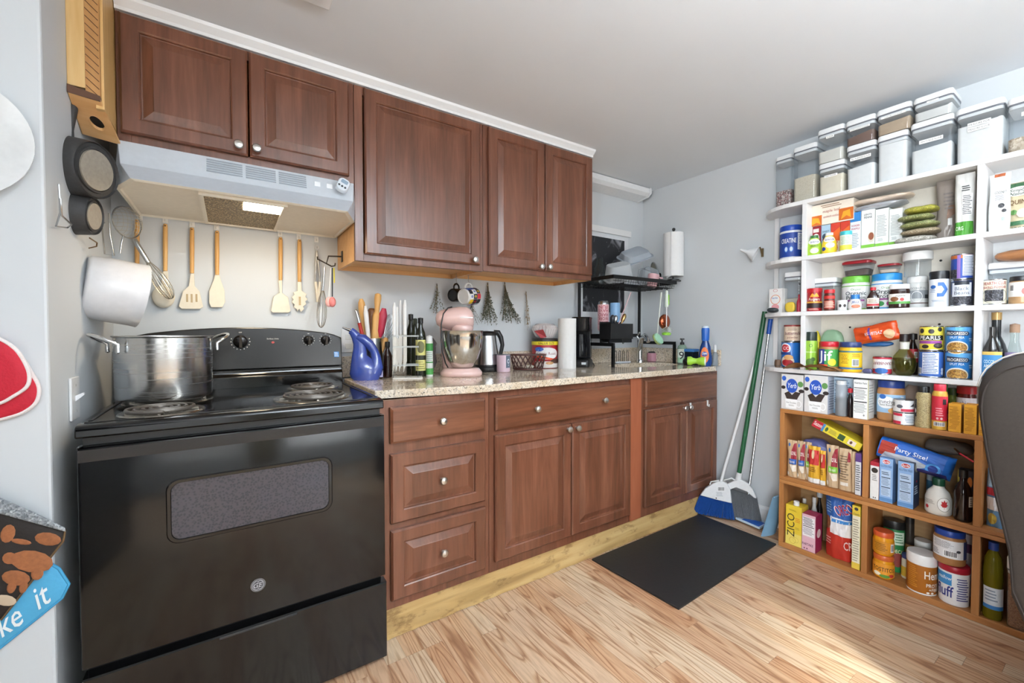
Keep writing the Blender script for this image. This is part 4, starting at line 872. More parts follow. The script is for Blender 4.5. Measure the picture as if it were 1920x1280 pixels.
rs('clear_jar', 'empty clear jar with broad white lid on the coconut oil jar', 'jar', (1693, 1749, 473), Z3+Hc+.001, 2.855, [('body', CLEARP, [(.86, 0), (.9, .02), (.9, .7)]), ('lid', M('#e8e8e6', .35), [(0, .66), (1, .66), (1.02, .68), (1.02, .97), (.98, 1), (0, 1)])])
rs('salt_canister', 'tall white canister with black lid and a blue arrow shape', 'canister', (1742, 1780, 509), Z3, 2.815, [('body', M('#e2e6ec', .3), [(0, 0), (.95, 0), (1, .02), (1, .76), (.98, .78), (0, .78)]), ('lid', M('#1c1c1f', .35), [(0, .775), (1, .775), (1.01, .785), (1.01, .97), (.97, 1), (0, 1)])], [('p', [(-.15, .38), (-.15, .28), (.35, .28), (.75, .48), (.35, .68), (-.1, .68), (-.1, .58), (.2, .58), (.4, .48), (.2, .38)], '#3868b0'), ('e', -.5, .56, .25, .05, '#2c64b0'), ('lines', -.8, .4, -.2, .52, 3, '#8c9cb4'), ('lines', -.6, .14, .6, .2, 2, '#8c9cb4')], rf=1.004)
SPK = grain('black_beans', ['#15151a', '#3c3c44', '#0d0d10', '#6c6c74'], 260., .35)
bean = [('r', -1.25, .05, 1.25, .45, SPK), ('r', -.75, .36, .75, .88, '#dfe3ea'), ('r', -.55, .8, .55, .93, '#1c2430'), ('t', 'Black', 0, .66, .13, '#3c4a64', D(bold=0)), ('t', 'Beans', 0, .50, .13, '#3c4a64', D(bold=0))]
tin('bean_can', 'blue black bean can, lower of the two stacked by the upright', (1782, 1825, 525), Z3, 2.812, '#22325c', bean, group='black bean cans')
Hc = slot(1782, 1825, 525, Z3, 2.812)[3]
tin('bean_can', 'blue can turned to its nutrition table stacked on the black bean can', (1783, 1825, 477), Z3+Hc+.001, 2.812, '#2c4a9c', [('r', -1.25, .05, -.35, .4, SPK), ('r', -1.25, .82, 1.25, .95, '#b8642c'), ('r', .05, .14, 1.1, .94, '#dfe4ee'), ('lines', .1, .16, 1.05, .9, 12, '#6c7890'), ('r', -.35, .05, -.1, .95, '#8c6cb0')])
lump('tortilla_bag', 'brown clear bag of tortillas lying on the wide container', 'bag', (2.885, -1.955, Z3+.163), .11, .24, .045, M('#9c6a44', .3, 0, .35, .5, 30.), seed=14, jit=.006)
popbox('wide low clear container with white lid under the brown bag', (1849, 1960, 489), Z3, 2.885, .09, .15, M('#d6e6e0', .6))
tin('baking_powder', 'cream baking powder can with red lettering', (1842, 1888, 524), Z3, 2.812, '#e9e2cf', [('t', 'HEARTH CLUB', 0, .84, .12, '#9c2c2c', D(w=1.7, bold=.02)), ('t', 'BAKING POWDER', 0, .68, .09, '#9c2c2c', D(w=1.7, bold=.015)), ('r', -.72, .14, .62, .58, SPK), ('ring', 0, .35, .95, .3, .04, '#3c4a3c')], group=None)
rs('seasoning_jar', 'clear seasoning jar with black lid and white label', 'jar', (1891, 1940, 518), Z3, 2.812, [('body', M('#b08c64', .3), JB), ('lid', M('#1c1c1e', .35), JL)], [('r', -1.1, .26, 1.1, .78, '#ecebe8'), ('bars', -.8, .45, -.5, .7), ('e', .3, .45, .3, .14, '#b06a64')], rf=1.006)
# ---------------------------------------------------------------- fourth shelf
Z4 = ZS[3]+.0005
rs('wooden_barrel', 'tiny brown wooden barrel ornament on the end shelf', 'ornament', (1452.5, 1464, 674), Z4, 2.83, [('body', M('#5c4432', .6), [(0, 0), (.8, 0), (1, .3), (1, .7), (.8, 1), (0, 1)]), ('hoop', M('#33302c', .5), [(.9, .18), (.98, .2), (.98, .26), (.9, .28)])])
Hq = slot(1466, 1500, 640, Z4, 2.85)[3]
tin('baking_can', 'blue can with a bowl picture under the buttermilk can', (1466, 1500, 640), Z4, 2.85, '#2470c0', [('e', -.5, .74, .5, .2, '#e8eef4'), ('e', -.5, .74, .4, .15, '#c02c34'), ('t', 'CO', -.4, .75, .12, '#f4f4f4'), ('r', -1.2, .5, .0, .6, '#1c3c80'), ('e', -.3, .25, .6, .2, '#e8d8c0'), ('e', -.3, .2, .5, .13, '#a8242c'), ('e', -.2, .4, .4, .1, '#d8a468')])
tin('buttermilk_can', 'cream powdered buttermilk can with brown lid on the blue can', (1471, 1502, 609), Z4+Hq+.001, 2.855, '#e6d2bc', [('r', -1.25, .9, 1.25, 1., '#8c2a26'), ('t', 'buttermilk', 0, .5, .2, '#6c2c3c', D(w=1.6, shear=.15)), ('lines', -.5, .65, .5, .85, 3, '#9c7c64'), ('t', 'powder', 0, .25, .13, '#8c4c3c', D(w=1, bold=0))])
rs('spray_can', 'green avocado oil spray can with black cap', 'spray can', (1508.5, 1532, 622), Z4, 2.812, [('body', M('#8cb83c', .3, .1), [(0, 0), (.96, 0), (1, .02), (1, .74), (.94, .77), (0, .77)]), ('cap', M('#1c2a24', .35), [(0, .75), (.93, .75), (.95, .77), (.95, .97), (.9, 1), (0, 1)])], [('ring', 0, .64, .2, .04, .3, '#2c4a1c'), ('t', 'AVOCADO OIL', 0, .47, .035, '#e8f2d0', D(w=1.5)), ('e', -.1, .2, .5, .1, '#4c6c24'), ('e', .3, .28, .3, .05, '#3c5c1c')], rf=1.005)
PB = M('#a8784a', .35)
jif = rs('peanut_butter', 'peanut butter jar with red lid and red green label', 'jar', (1536, 1573, 640), Z4, 2.812, [('body', PB, JB), ('lid', M('#b81c2c', .35), JL)], [('r', -1.25, .16, 1.25, .74, '#c02c34'), ('r', -.7, .16, .95, .74, '#3c8c44'), ('r', -1.0, .16, -.35, .74, '#2c3c8c'), ('t', 'Jif', -.3, .52, .34, '#ffffff', D(w=1.2, bold=.04)), ('e', .25, .3, .33, .12, '#f0dc3c'), ('r', -1., .16, -.1, .22, '#e0542c')], rf=1.006)
rs('malted_drink', 'yellow plastic jar with navy lid and blue band', 'jar', (1574, 1616, 641), Z4, 2.814, [('body', M('#e8b424', .35), JB), ('lid', M('#2c3c6c', .35), JL)], [('r', -1.25, .1, 1.25, .16, '#3c6c9c'), ('r', -1.25, .66, 1.25, .71, '#3c6c7c'), ('r', -1., .2, 1., .64, '#f0c82c'), ('lines', -.7, .28, -.1, .6, 6, '#a8741c'), ('lines', .1, .5, .8, .62, 3, '#a8741c'), ('bars', .1, .2, .6, .44)], rf=1.006)
lump('green_pouch', 'soft grey green bag lying behind the peanut butter jars', 'bag', (2.948, P(1560, 632, x=2.94).y, Z4), .05, .11, .205, M('#8cae8c', .5, 0, .2, .4, 30.), seed=31, jit=.006)
lump('yellow_pouch', 'yellow packet standing behind the green spray can', 'packet', (2.94, P(1536, 632, x=2.94).y+.012, Z4), .03, .035, .2, M('#d8c424', .5), seed=33, jit=.003, pn='packet')
c = P(1640, 650, x=2.88)
rs('tuna_can', 'cranberry sauce can standing upside down before the dark bottle', 'can', (1637, 1672, 668), Z4, 2.814, [('body', STEEL, CANP), ('wrap', M('#e6e4e4', .35), LAB)], [('r', -1.25, .05, 1.25, .3, '#a82438'), ('e', -.1, .2, .6, .16, '#2c5c9c'), ('r', -1.25, .86, 1.25, .96, '#a82438'), ('t', 'CRANBERRY', 0, .62, .16, '#7c2430', D(w=1.9, flip=True, bold=.01))], rf=.9935)
Hk = slot(1637, 1672, 668, Z4, 2.814)[3]
pouch_at('snack_bag', 'orange foil snack bag slumped on the jars with a blue bag below', 'bag', (2.875, -1.395, Z4+.172), .085, .165, .055, M('#c8481c', .25, 0, .15), [('r', -.5, .3, .45, .62, '#e0622c'), ('t', 'KRUSTEAZ', 0, .48, .09, '#ece6f0', D(rot=90, w=1.6, shear=.2)), ('r', -.7, .36, .7, .41, '#5c3c8c'), ('e', .3, .82, .5, .12, '#d8b48c')], R(-90), rx=R(6), ry=R(78), seed=12, top=.4, wav=.008)
lump('blue_pouch', 'crumpled blue bag wedged under the orange snack bag', 'bag', (2.925, -1.46, Z4+.122), .05, .12, .026, M('#2c6cb0', .3, 0, .2, .4, 30.), seed=35, jit=.005)
lump('spice_packets', 'small striped navy packet lying before the cranberry can', 'packet', (2.812+.01, P(1626, 692, x=2.82).y, Z4), .018, .036, .022, M('#4a4a6c', .5, 0, .5, 0, 200.), seed=36, jit=.002, pn='packet')
rs('oil_flask', 'round glass flask of pale oil with a cork collar', 'flask', (1673, 1719, 626), Z4, 2.812, [('body', clear('#dcdcb8', .02, .06, '#8a8a4c', fr=1.5), [(0, 0), (.6, 0), (.9, .1), (1, .28), (.9, .46), (.5, .6), (.34, .66), (.33, .86)]), ('oil', clear('#b0a850', .05, .22, '#6c6424'), [(0, .01), (.58, .01), (.88, .1), (.97, .28), (.9, .42), (0, .42)]), ('collar', M('#d6d4cc', .4), [(.36, .62), (.4, .63), (.4, .8), (.36, .81)]), ('cap', M('#241c1c', .4), [(0, .82), (.42, .82), (.42, .99), (.38, 1), (0, 1)])])
rs('soy_bottle', 'dark sauce bottle with black cap and red label behind the flask', 'bottle', (1701, 1722, 624), Z4, 2.905, [('body', M('#1c1210', .12), BT), ('cap', M('#171616', .4), [(0, .84), (.75, .84), (.75, .98), (0, 1)])], [('r', -1., .3, 1., .62, '#a8202c'), ('bars', .2, .4, .8, .55)])
pear = [('r', -1.25, .42, 1.25, .62, '#20201c'), ('t', 'PEARLS', -.1, .52, .15, '#f4f4f0', D(w=1.7, bold=.04)), ('r', -1.0, .28, .8, .4, '#8c3c8c'), ('e', -.7, .8, .2, .1, '#2a2420'), ('e', 0, .78, .2, .1, '#2a2420'), ('e', .6, .86, .18, .09, '#2a2420'), ('e', .5, .2, .35, .11, '#1c1816'), ('e', .5, .22, .25, .06, '#4a443c'), ('e', -.4, .16, .25, .08, '#2a2420'), ('r', .9, .05, 1.2, .95, '#c8b83c')]
Hs = slot(1723, 1769, 657, Z4, 2.812)[3]
tin('olive_can', 'blue can turned to its nutrition table under the yellow olive can', (1722.5, 1769.5, 657), Z4, 2.812, '#3c64ac', [('r', -.6, .14, .5, .92, '#dfe4ee'), ('lines', -.55, .16, .45, .9, 12, '#54689c'), ('bars', -1.1, .12, -.65, .35), ('e', .8, .3, .12, .07, '#dfe4ee'), ('e', .8, .18, .12, .07, '#dfe4ee')])
tin('olive_can', 'yellow olive can with black olives stacked on a blue can', (1724, 1769, 611), Z4+Hs+.001, 2.812, '#e3d24c', pear)
def soup(label, vt, z):
    tin('soup_can', label, (1772, 1823, vt), z, 2.812, '#2c78bc', [('r', -1.25, .72, 1.25, .95, '#5ca4dc'), ('p', [(-.85, .62), (.6, .62), (.7, .70), (.6, .78), (-.85, .84)], '#2c3a54'), ('t', 'PROGRESSO', -.1, .71, .11, '#f2ece0', D(w=1.3, bold=.02)), ('t', 'SPLIT PEA', -.1, .55, .08, '#e6eef6', D(w=.9)), ('e', -.1, .16, .72, .26, '#e8e0d0'), ('e', -.1, .15, .64, .22, grain('soup', ['#8a5c24', '#b8863c', '#6c4418', '#c8a04c'], 300., .4)), ('r', -1.25, .0, 1.25, .045, STEEL), ('lines', .65, .4, 1.1, .55, 2, '#c8d8e8')], group='stacked soup cans')
    return slot(1772, 1823, vt, z, 2.812)[3]
h = soup('blue soup can, lower of the stacked pair beside the white upright', 659, Z4)
soup('blue soup can, upper of the stacked pair beside the white upright', 611, Z4+h+.001)
# brown paper bags sticking out over the shelf edge
for k, (u0, u1, v, rz, lb) in enumerate(((1472, 1520, 690, .16, 'crumpled brown paper bag lying over the shelf edge under the blue can'), (1490, 1577, 697, -.1, 'longer flattened brown paper bag hanging over the shelf edge'))):
    a, c = P(u0, v, x=2.785), P(u1, v, x=2.785); L = a.y-c.y
    t = thing('paper_bag', lb, 'paper bag', (2.80, (a.y+c.y)/2, Z4+.0008 if k == 0 else Z4+.006))
    b = B(); fn = lambda p, q_, k=k, L=L: (-.026+.05*q_-.012*p, (p-.5)*L, .004*k+.034*max(0, math.sin(p*3.1))*(1-q_*.8)*(1 if k == 0 else .6)+.003*noise.noise(Vector((p*9, q_*3, k)))-(.012 if k else .004)*(1-q_)*abs(p-.4))
    b.grid(fn, 24, 6); n0 = len(b.v); b.grid(lambda p, q_: Vector(fn(p, q_))+Vector((0, 0, .0025)), 24, 6)
    obj('folded_paper', b, M('#9c7044', .7, 0, .25, .3, 40.), t, smooth=50, fix=False)
# bottles in the corner bay
rs('liqueur_bottle', 'tall dark bottle with a gold cap behind the others', 'bottle', (1846, 1890, 584), Z4, 2.90, [('body', M('#15181c', .1), [(0, 0), (.95, 0), (1, .03), (1, .42), (.8, .52), (.42, .64), (.42, .9), (0, .9)]), ('cap', M('#b8955c', .35, .4), [(0, .88), (.46, .88), (.46, .99), (0, 1)])])
rs('sauce_bottle', 'dark glass bottle with blue and yellow label in the corner bay', 'bottle', (1840.5, 1879, 612), Z4, 2.82, [('body', M('#1a1512', .1), [(0, 0), (.95, 0), (1, .03), (1, .5), (.85, .6), (.36, .78), (.3, .84), (.3, .99), (0, 1)])], [('r', -1.1, .08, 1.1, .48, '#3c84bc'), ('r', -1.1, .48, 1.1, .54, '#d8b45c'), ('t', 'COCONUT', 0, .36, .06, '#e8f0f4', D(w=1.3)), ('t', 'AMINOS', 0, .28, .06, '#e8f0f4', D(w=1.3))], rf=1.006)
rs('cork_bottle', 'clear glass bottle with a wooden stopper and lilac tag', 'bottle', (1884, 1920, 606), Z4, 2.86, [('body', CLEARG, [(.9, 0), (1, .03), (1, .4), (.6, .62), (.5, .7), (.5, .86)]), ('stopper', M('#9c7c64', .6), [(0, .84), (.55, .84), (.55, .98), (0, 1)]), ('tag', M('#9c8cb8', .6), [(1.0, .38), (1.02, .38), (1.0, .5)])])
# ---------------------------------------------------------------- on top of the wooden boxes
Z5 = ZW[0]
yerb = [('e', -.02, .68, .52, .2, '#2450b0'), ('t', 'Yerb', 0, .69, .14, '#f2f4f8', D(w=.8, shear=.2)), ('e', -.75, .88, .2, .07, '#2c5cb8'), ('e', .75, .74, .25, .08, '#5c8c4c'), ('e', -.8, .62, .2, .05, '#2a2220'), ('e', .85, .55, .25, .05, '#2a2220'), ('p', [(-.7, .45), (-.3, .52), (0, .42), (.3, .52), (.8, .5), (.55, .36), (.45, .28), (-.45, .28)], '#352a26'), ('p', [(-.62, .3), (.5, .3), (.42, .04), (-.55, .04)], '#f6f6f6'), ('ring', .62, .18, .25, .1, .25, '#f6f6f6'), ('t', 'Hot Chocolate', -.05, .2, .05, '#6c6866', D(w=.9, bold=0)), ('lines', -.3, .1, .3, .15, 2, '#a8a4a2')]
carton('cocoa_box', 'white and black drink box with blue badge at the end of the pine box', (1465, 1506, 702), Z5, 2.787, .12, '#dcdad8', yerb, side='#b8b6b8', group='hot chocolate boxes')
carton('cocoa_box', 'white and black drink box with blue badge next to the shaker bottle', (1508, 1552, 703), Z5, 2.787, .12, '#dcdad8', yerb, [('r', -1, 0, 1, 1, '#b4b8c4'), ('lines', -.8, .1, .8, .9, 12, '#7c8494')], side='#b4b8c4', group='hot chocolate boxes')
carton('wafer_box', 'pale blue box half hidden behind the shaker bottle', (1561, 1600, 708), Z5, 2.86, .06, '#c4d8e8', [('lines', -.8, .3, .8, .95, 12, '#6c84a0'), ('r', -1, 0, 1, .12, '#9cc4e0')])
rs('shaker_bottle', 'frosted squeeze bottle half full of dark syrup', 'bottle', (1567, 1588, 713), Z5, 2.79, [('body', FROST, [(.9, 0), (1, .02), (1, .85), (.8, .9)]), ('syrup', M('#2c3440', .25), [(0, .01), (.93, .01), (.97, .03), (.97, .54), (0, .55)]), ('cap', M('#d6d8da', .4), [(0, .88), (.85, .88), (.85, .99), (0, 1)])])
rs('dark_bottle', 'dark bottle with red cap beside the nutrition facts box', 'bottle', (1588.5, 1600, 727), Z5, 2.80, [('body', M('#1c1416', .12), BT), ('cap', M('#b81c2c', .35), [(0, .84), (.8, .84), (.8, .98), (0, 1)])])
carton('cereal_box', 'white box showing a nutrition table with yellow side', (1600, 1627, 712), Z5, 2.79, .085, '#eeeeec', [('t', 'Nutrition Facts', 0, .92, .05, '#2c2c2c', D(w=1.7)), ('r', -.9, .78, .9, .80, '#2c2c2c'), ('lines', -.9, .5, .9, .76, 7, '#8c8c8c'), ('r', -.9, .42, .9, .45, '#3c3c3c'), ('lines', -.9, .15, .9, .4, 7, '#a4a4a4'), ('e', .5, .1, .12, .025, '#8c8c8c')], [('r', -1, 0, -.86, 1, '#d8c83c'), ('lines', -.7, .15, .8, .9, 11, '#b0b0ac')], side='#e2e2de')
rs('peanut_butter', 'large crunchy peanut butter jar with navy lid on the pine box', 'jar', (1645, 1697, 713), Z5, 2.825, [('body', PB, JB), ('lid', M('#24408c', .35), JL)], [('r', -1.25, .2, 1.25, .66, '#9cc0e0'), ('e', -.3, .46, .62, .15, '#f0f2f4'), ('t', 'crunchy', -.3, .48, .09, '#2c2c34', D(w=1, bold=0)), ('t', 'Peanut Butter', -.3, .40, .05, '#2c2c34', D(w=.8, bold=0)), ('e', -.5, .6, .22, .06, '#2c64b0'), ('e', .35, .26, .5, .09, '#d8a458'), ('r', .55, .5, .8, .62, '#e8eaec')], rf=1.006, sy=.72)
mini = [('r', -1.25, .05, 1.25, .95, '#e8e8e8'), ('r', -.2, .08, 1.25, .3, '#b82c44'), ('p', [(.5, .5), (1., .5), (.9, .78), (.7, .62)], '#2c2c30'), ('e', -.3, .48, .25, .14, '#54545c'), ('bars', -1.1, .4, -.7, .8)]
Hm = slot(1675, 1714, 772, Z5, 2.779)[3]
tin('milk_can', 'small white and red can, lower of two before the peanut butter', (1675, 1714, 772), Z5, 2.779, '#e8e8e8', [('r', -1.25, .72, -.1, .94, '#c02c44'), ('r', -1.25, .06, -.2, .3, '#c02c44'), ('lines', .1, .2, 1.1, .85, 5, '#8c9cb0')])
tin('milk_can', 'small white and red can, upper of two before the peanut butter', (1675, 1714, 748), Z5+Hm+.0008, 2.779, '#e8e8e8', mini)
lump('plastic_bag', 'tied clear plastic bag of bread crumbs behind the small cans', 'bag', (2.925, P(1714, 740, x=2.92).y, Z5), .06, .09, .16, clear('#e0d4cc', .1, .5, '#c8b0a0'), seed=41, jit=.014, e=.8)
rs('mustard_seed_jar', 'clear jar of pale mustard seed with black lid', 'jar', (1716, 1747, 724), Z5, 2.782, [('body', grain('mustard_seed', ['#9c8a5c', '#c0ae80', '#7c6c44', '#b8a474'], 420., .3), [(0, 0), (.95, 0), (1, .04), (.96, .2), (.9, .45), (1, .72), (.9, .82), (.7, .86), (0, .86)]), ('lid', M('#1c1c1c', .35), [(0, .85), (.72, .85), (.72, .98), (.68, 1), (0, 1)])], [('r', -1.2, .25, -.75, .68, '#20201e'), ('e', -1.0, .4, .2, .06, '#e8e8e4')], rf=lambda t: .97)
rs('honey_bottle', 'yellow sauce bottle with red label and pink red cap', 'bottle', (1747, 1777, 716), Z5, 2.784, [('body', M('#d8ac48', .3), [(0, 0), (.95, 0), (1, .04), (.96, .5), (1, .76), (.9, .82), (.75, .86), (0, .86)]), ('cap', M('#d8384c', .35), [(0, .85), (.78, .85), (.8, .86), (.8, .98), (.75, 1), (0, 1)])], [('r', -1.1, .2, 1.1, .74, '#c8283c'), ('r', .3, .56, .7, .68, '#2c2426'), ('bars', -.6, .08, .6, .17), ('lines', -.4, .3, .4, .5, 4, '#e8a0a4'), ('e', -.2, .25, .12, .025, '#e8c8c0'), ('e', .2, .25, .12, .025, '#e8c8c0')], rf=1.005)
rs('spice_bottle', 'bottle with green cap standing behind the red labelled bottle', 'bottle', (1752, 1777, 706), Z5, 2.86, [('body', M('#c8a44c', .3), BIGJ), ('cap', M('#2c8c4c', .35), BIGL)])
rs('pickle_jar', 'green pickle jar in the back row beside the red-lidded jar', 'jar', (1776, 1797, 727), Z5, 2.89, [('body', M('#4c5a24', .15), JB), ('lid', M('#2c4a2c', .35), JL)], [('r', -1.1, .2, 1.1, .4, '#e0e4e0'), ('r', -1.1, .34, 1.1, .42, '#3c84c0')], rf=1.006)
rs('jam_jar', 'red-lidded jam jar with white label behind the yellow boxes', 'jar', (1793, 1831, 724), Z5, 2.875, [('body', M('#5c1c18', .15), JB), ('lid', M('#b81c28', .35), [(0, .83), (1, .83), (1.0, .98), (.96, 1), (0, 1)])], [('r', -1.1, .5, 1.1, .74, '#e6e2e8'), ('t', 'ohio', -.2, .62, .1, '#8c7ca4', D(w=.8, shear=.2))], rf=1.006)
tea = [('lines', -.85, .1, .85, .92, 16, '#b07414', 5, .5, .35)]
carton('tea_box', 'mustard yellow tea box beside the red labelled bottle', (1778, 1802, 757), Z5, 2.781, .065, '#d89a2c', tea, side='#c88a24', group='mustard yellow boxes')
carton('tea_box', 'mustard yellow tea box between the two other yellow boxes', (1807, 1831, 759), Z5, 2.781, .065, '#d89a2c', tea, side='#c88a24', group='mustard yellow boxes')
carton('tea_box', 'mustard yellow tea box half hidden by the brown chair', (1835, 1860, 761), Z5, 2.781, .065, '#d89a2c', tea, side='#c88a24', group='mustard yellow boxes')
# ---------------------------------------------------------------- upper pine box, left bay: rice pouches
Z6 = ZW[1]; TAN = '#c2a684'
def royal(c1='#8c1c2c', c2='#2c5ca8'): return [('p', [(-.1, .45), (.95, .45), (.95, .95), (.5, .92), (.1, .75)], c1), ('t', 'ROYAL', .4, .66, .1, '#f0ece4', D(w=.95, bold=.02)), ('r', -.5, .36, .95, .5, c2), ('t', 'Basmati', .2, .43, .07, '#f0ece4', D(w=1, bold=0)), ('e', -.4, .88, .2, .05, '#3c6cac'), ('p', [(-.3, .34), (.9, .34), (.9, .18), (.3, .16)], '#e6dccc'), ('e', -.6, .1, .2, .05, '#d8d0c4')]
ylw = [('r', -.9, .5, .9, .9, '#b82c28'), ('e', -.1, .78, .25, .12, '#e0c89c'), ('lines', -.6, .3, .6, .45, 3, '#7c5418'), ('r', -.95, .0, .95, .13, '#e8e6e2')]
rice = [(1473, 1491, 826, TAN, royal(), 2.782, 0, 'tan rice pouch with red and blue label against the end board'),
        (1491.5, 1506, 828, TAN, royal(), 2.787, 30, 'tan rice pouch with red and blue label squeezed second in the row'),
        (1506.5, 1518, 830, TAN, royal('#8c1c2c', '#7cb83c'), 2.80, 40, 'tan pouch with a green dot behind the yellow pouch'),
        (1512, 1534, 838, '#d8a42c', ylw, 2.779, 10, 'yellow and red pouch standing among the tan rice pouches'),
        (1534.5, 1545, 846, '#d8a42c', ylw, 2.780, 40, 'narrow turned yellow and red pouch beside the other yellow one'),
        (1546, 1568, 836, TAN, royal('#8c1c2c', '#7cb83c'), 2.780, 14, 'tan rice pouch with red and lime green label'),
        (1569, 1593, 842, TAN, [('lines', -.7, .25, .7, .85, 10, '#7c644c'), ('r', -.6, .12, .6, .2, '#e8e2d8'), ('p', [(.5, .7), (.9, .7), (.9, .9), (.6, .95)], '#8c1c2c'), ('r', -.95, .4, -.6, .5, '#2c5ca8')], 2.780, 14, 'tan pouch turned to its printed back'),
        (1593.5, 1602, 848, TAN, [], 2.785, 40, 'tan pouch edge on, wedged beside the printed back pouch')]
for u0, u1, vt, col, dc, xf, rot, lb in rice:
    pouch('rice_pouch', lb, 'pouch', (u0, u1, vt), Z6, xf, .034 if rot < 25 else .03, M(col, .5, 0, .1), dc, rot=rot*.0, seed=int(u0) % 17, top=.75, group='pouches in the pine box')
carton('cracker_box', 'slim box showing a nutrition table with purple top', (1603.5, 1614.5, 850), Z6, 2.785, .10, '#d8d6d8', [('r', -1, .8, 1, 1, '#5c3c7c'), ('lines', -.8, .1, .8, .74, 12, '#55585c')], side='#6c4c80')
c = P(1567, 812, x=2.82); a = P(1524, 790, x=2.82); e = P(1612, 838, x=2.82); L = (a-e).length
t = carton('taco_box', 'yellow and red box lying slanted over the rice pouches', None, 0, 0, .10, '#e3cf3c', [('r', -1, 0, -.55, 1, '#b82434'), ('r', -.6, 0, -.5, 1, '#4c8cc0'), ('t', 'Sazon', -.78, .55, .5, '#f0e8e4', D(w=.35)), ('e', -.4, .5, .06, .3, '#3c5c34'), ('lines', -.3, .25, .05, .8, 4, '#8c8438'), ('r', .1, .15, .35, .85, '#34502c'), ('r', .5, .2, .8, .8, '#ecdccc'), ('e', .62, .5, .05, .2, '#6c4c3c')], pos=(2.80, c.y, c.z-.02), hw=L/2, H=.04, side='#d8c434')
t.rotation_euler = (0, math.atan2(a.z-e.z, a.y-e.y), R(-90))
lump('lilac_bag', 'lavender plastic bag stuffed behind the rice pouches', 'bag', (2.91, -1.22, Z6), .09, .16, .20, M('#6c70a8', .35, 0, .25, .4, 25.), seed=44, jit=.012, e=.8)
lump('lilac_bag', 'greyish lavender plastic bag behind the tan pouches under the slanted box', 'bag', (2.91, -1.375, Z6), .09, .12, .17, M('#7c7c98', .35, 0, .25, .4, 25.), seed=45, jit=.01, e=.8)
# right bay
carton('pasta_box', 'slim white and red pasta box with a dark oval', (1631.5, 1648, 866), Z6, 2.784, .09, '#e6e4e2', [('r', -1, .9, 1, 1, '#a82434'), ('e', 0, .78, .75, .07, '#2c2420'), ('lines', -.6, .5, .6, .68, 4, '#8c8884'), ('e', -.2, .05, .12, .02, '#3c3c3c'), ('e', .25, .05, .12, .02, '#3c3c3c')], side='#a82434')
bar = [('r', -1, .02, 1, .1, '#5c8cc4'), ('e', 0, .92, .6, .055, '#f2f2f2'), ('e', 0, .92, .54, .045, '#b82430'), ('t', 'Barilla', 0, .92, .05, '#f4f4f4', D(w=.9, shear=.2)), ('t', 'GLUTEN FREE', 0, .82, .045, '#3c5c94', D(w=1.7)), ('r', -.75, .14, .7, .74, '#b8cce4'), ('lines', -.68, .62, .6, .7, 2, '#44546c'), ('r', -.7, .55, .65, .57, '#2c3c54'), ('lines', -.68, .38, .55, .54, 5, '#7c90ac'), ('r', -.7, .33, .65, .35, '#2c3c54'), ('lines', -.68, .16, .55, .32, 5, '#8ca0b8')]
carton('pasta_box', 'light blue gluten free pasta box between the slim and the dark-sided one', (1649, 1674, 859), Z6, 2.784, .075, '#8cb0dc', bar, side='#5c84b8', group='gluten free pasta boxes')
carton('pasta_box', 'light blue gluten free pasta box with a broad navy side', (1683, 1713, 866), Z6, 2.781, .085, '#8cb0dc', bar, [('e', 0, .88, .7, .1, '#a8a48c'), ('e', -.1, .58, .2, .025, '#b82430'), ('lines', -.8, .3, .4, .5, 4, '#c8d4e4')], side='#28344f', group='gluten free pasta boxes')
a, c = P(1646, 830, x=2.80), P(1786, 872, x=2.80)
L = (a-c).length
t = pouch_at('chip_bag', 'large blue party size snack bag lying over the pasta boxes', 'bag', (2.846, a.y+.004, Z6+.236), .105, L, .075, M('#2c6cc4', .22, 0, .15), [('r', -.95, .1, .95, .9, '#2c64bc'), ('r', -.75, .02, .5, .26, '#a83c30'), ('p', [(.9, .05), (.1, .12), (-.1, .5), (.25, .75), (.9, .5)], '#b4b8c0'), ('e', .3, .78, .45, .1, '#4c9ce0'), ('e', .3, .78, .32, .065, '#1c3c90'), ('t', 'Party Size!', -.42, .46, .075, '#eef2f8', D(rot=90)), ('p', [(.95, .55), (.6, .6), (.5, .95), (.95, .98)], '#2c2864')], R(-90), rx=0, ry=R(102), seed=21, top=.35, wav=.006)
lump('purple_bag', 'dark purple bag under the party size bag', 'bag', (2.92, -1.585, Z6+.20), .08, .18, .04, M('#3c2c6c', .3, 0, .2, .3, 30.), seed=52, jit=.005)
lump('clear_bag', 'grey clear bag of rolls tucked behind the party size bag', 'bag', (2.92, -1.71, Z6+.235), .09, .15, .06, clear('#c8c4c0', .1, .5, '#8c8884'), seed=53, jit=.008)
t = thing('spatula', 'red handled spatula sticking out beside the pine upright', 'spatula', (2.80, -1.76, Z6+.23))
a, c = P(1800, 850, x=2.80)-Vector((2.80, -1.76, Z6+.23)), P(1826, 866, x=2.785)-Vector((2.80, -1.76, Z6+.23))
obj('handle', B().tube([a, c], .0035, 8), M('#b82430', .35), t, smooth=60); obj('ferrule', B().tube([a, a-(c-a)*.5+Vector((.02, 0, 0))], .006, 8, r2=.003), STEEL, t, smooth=60)
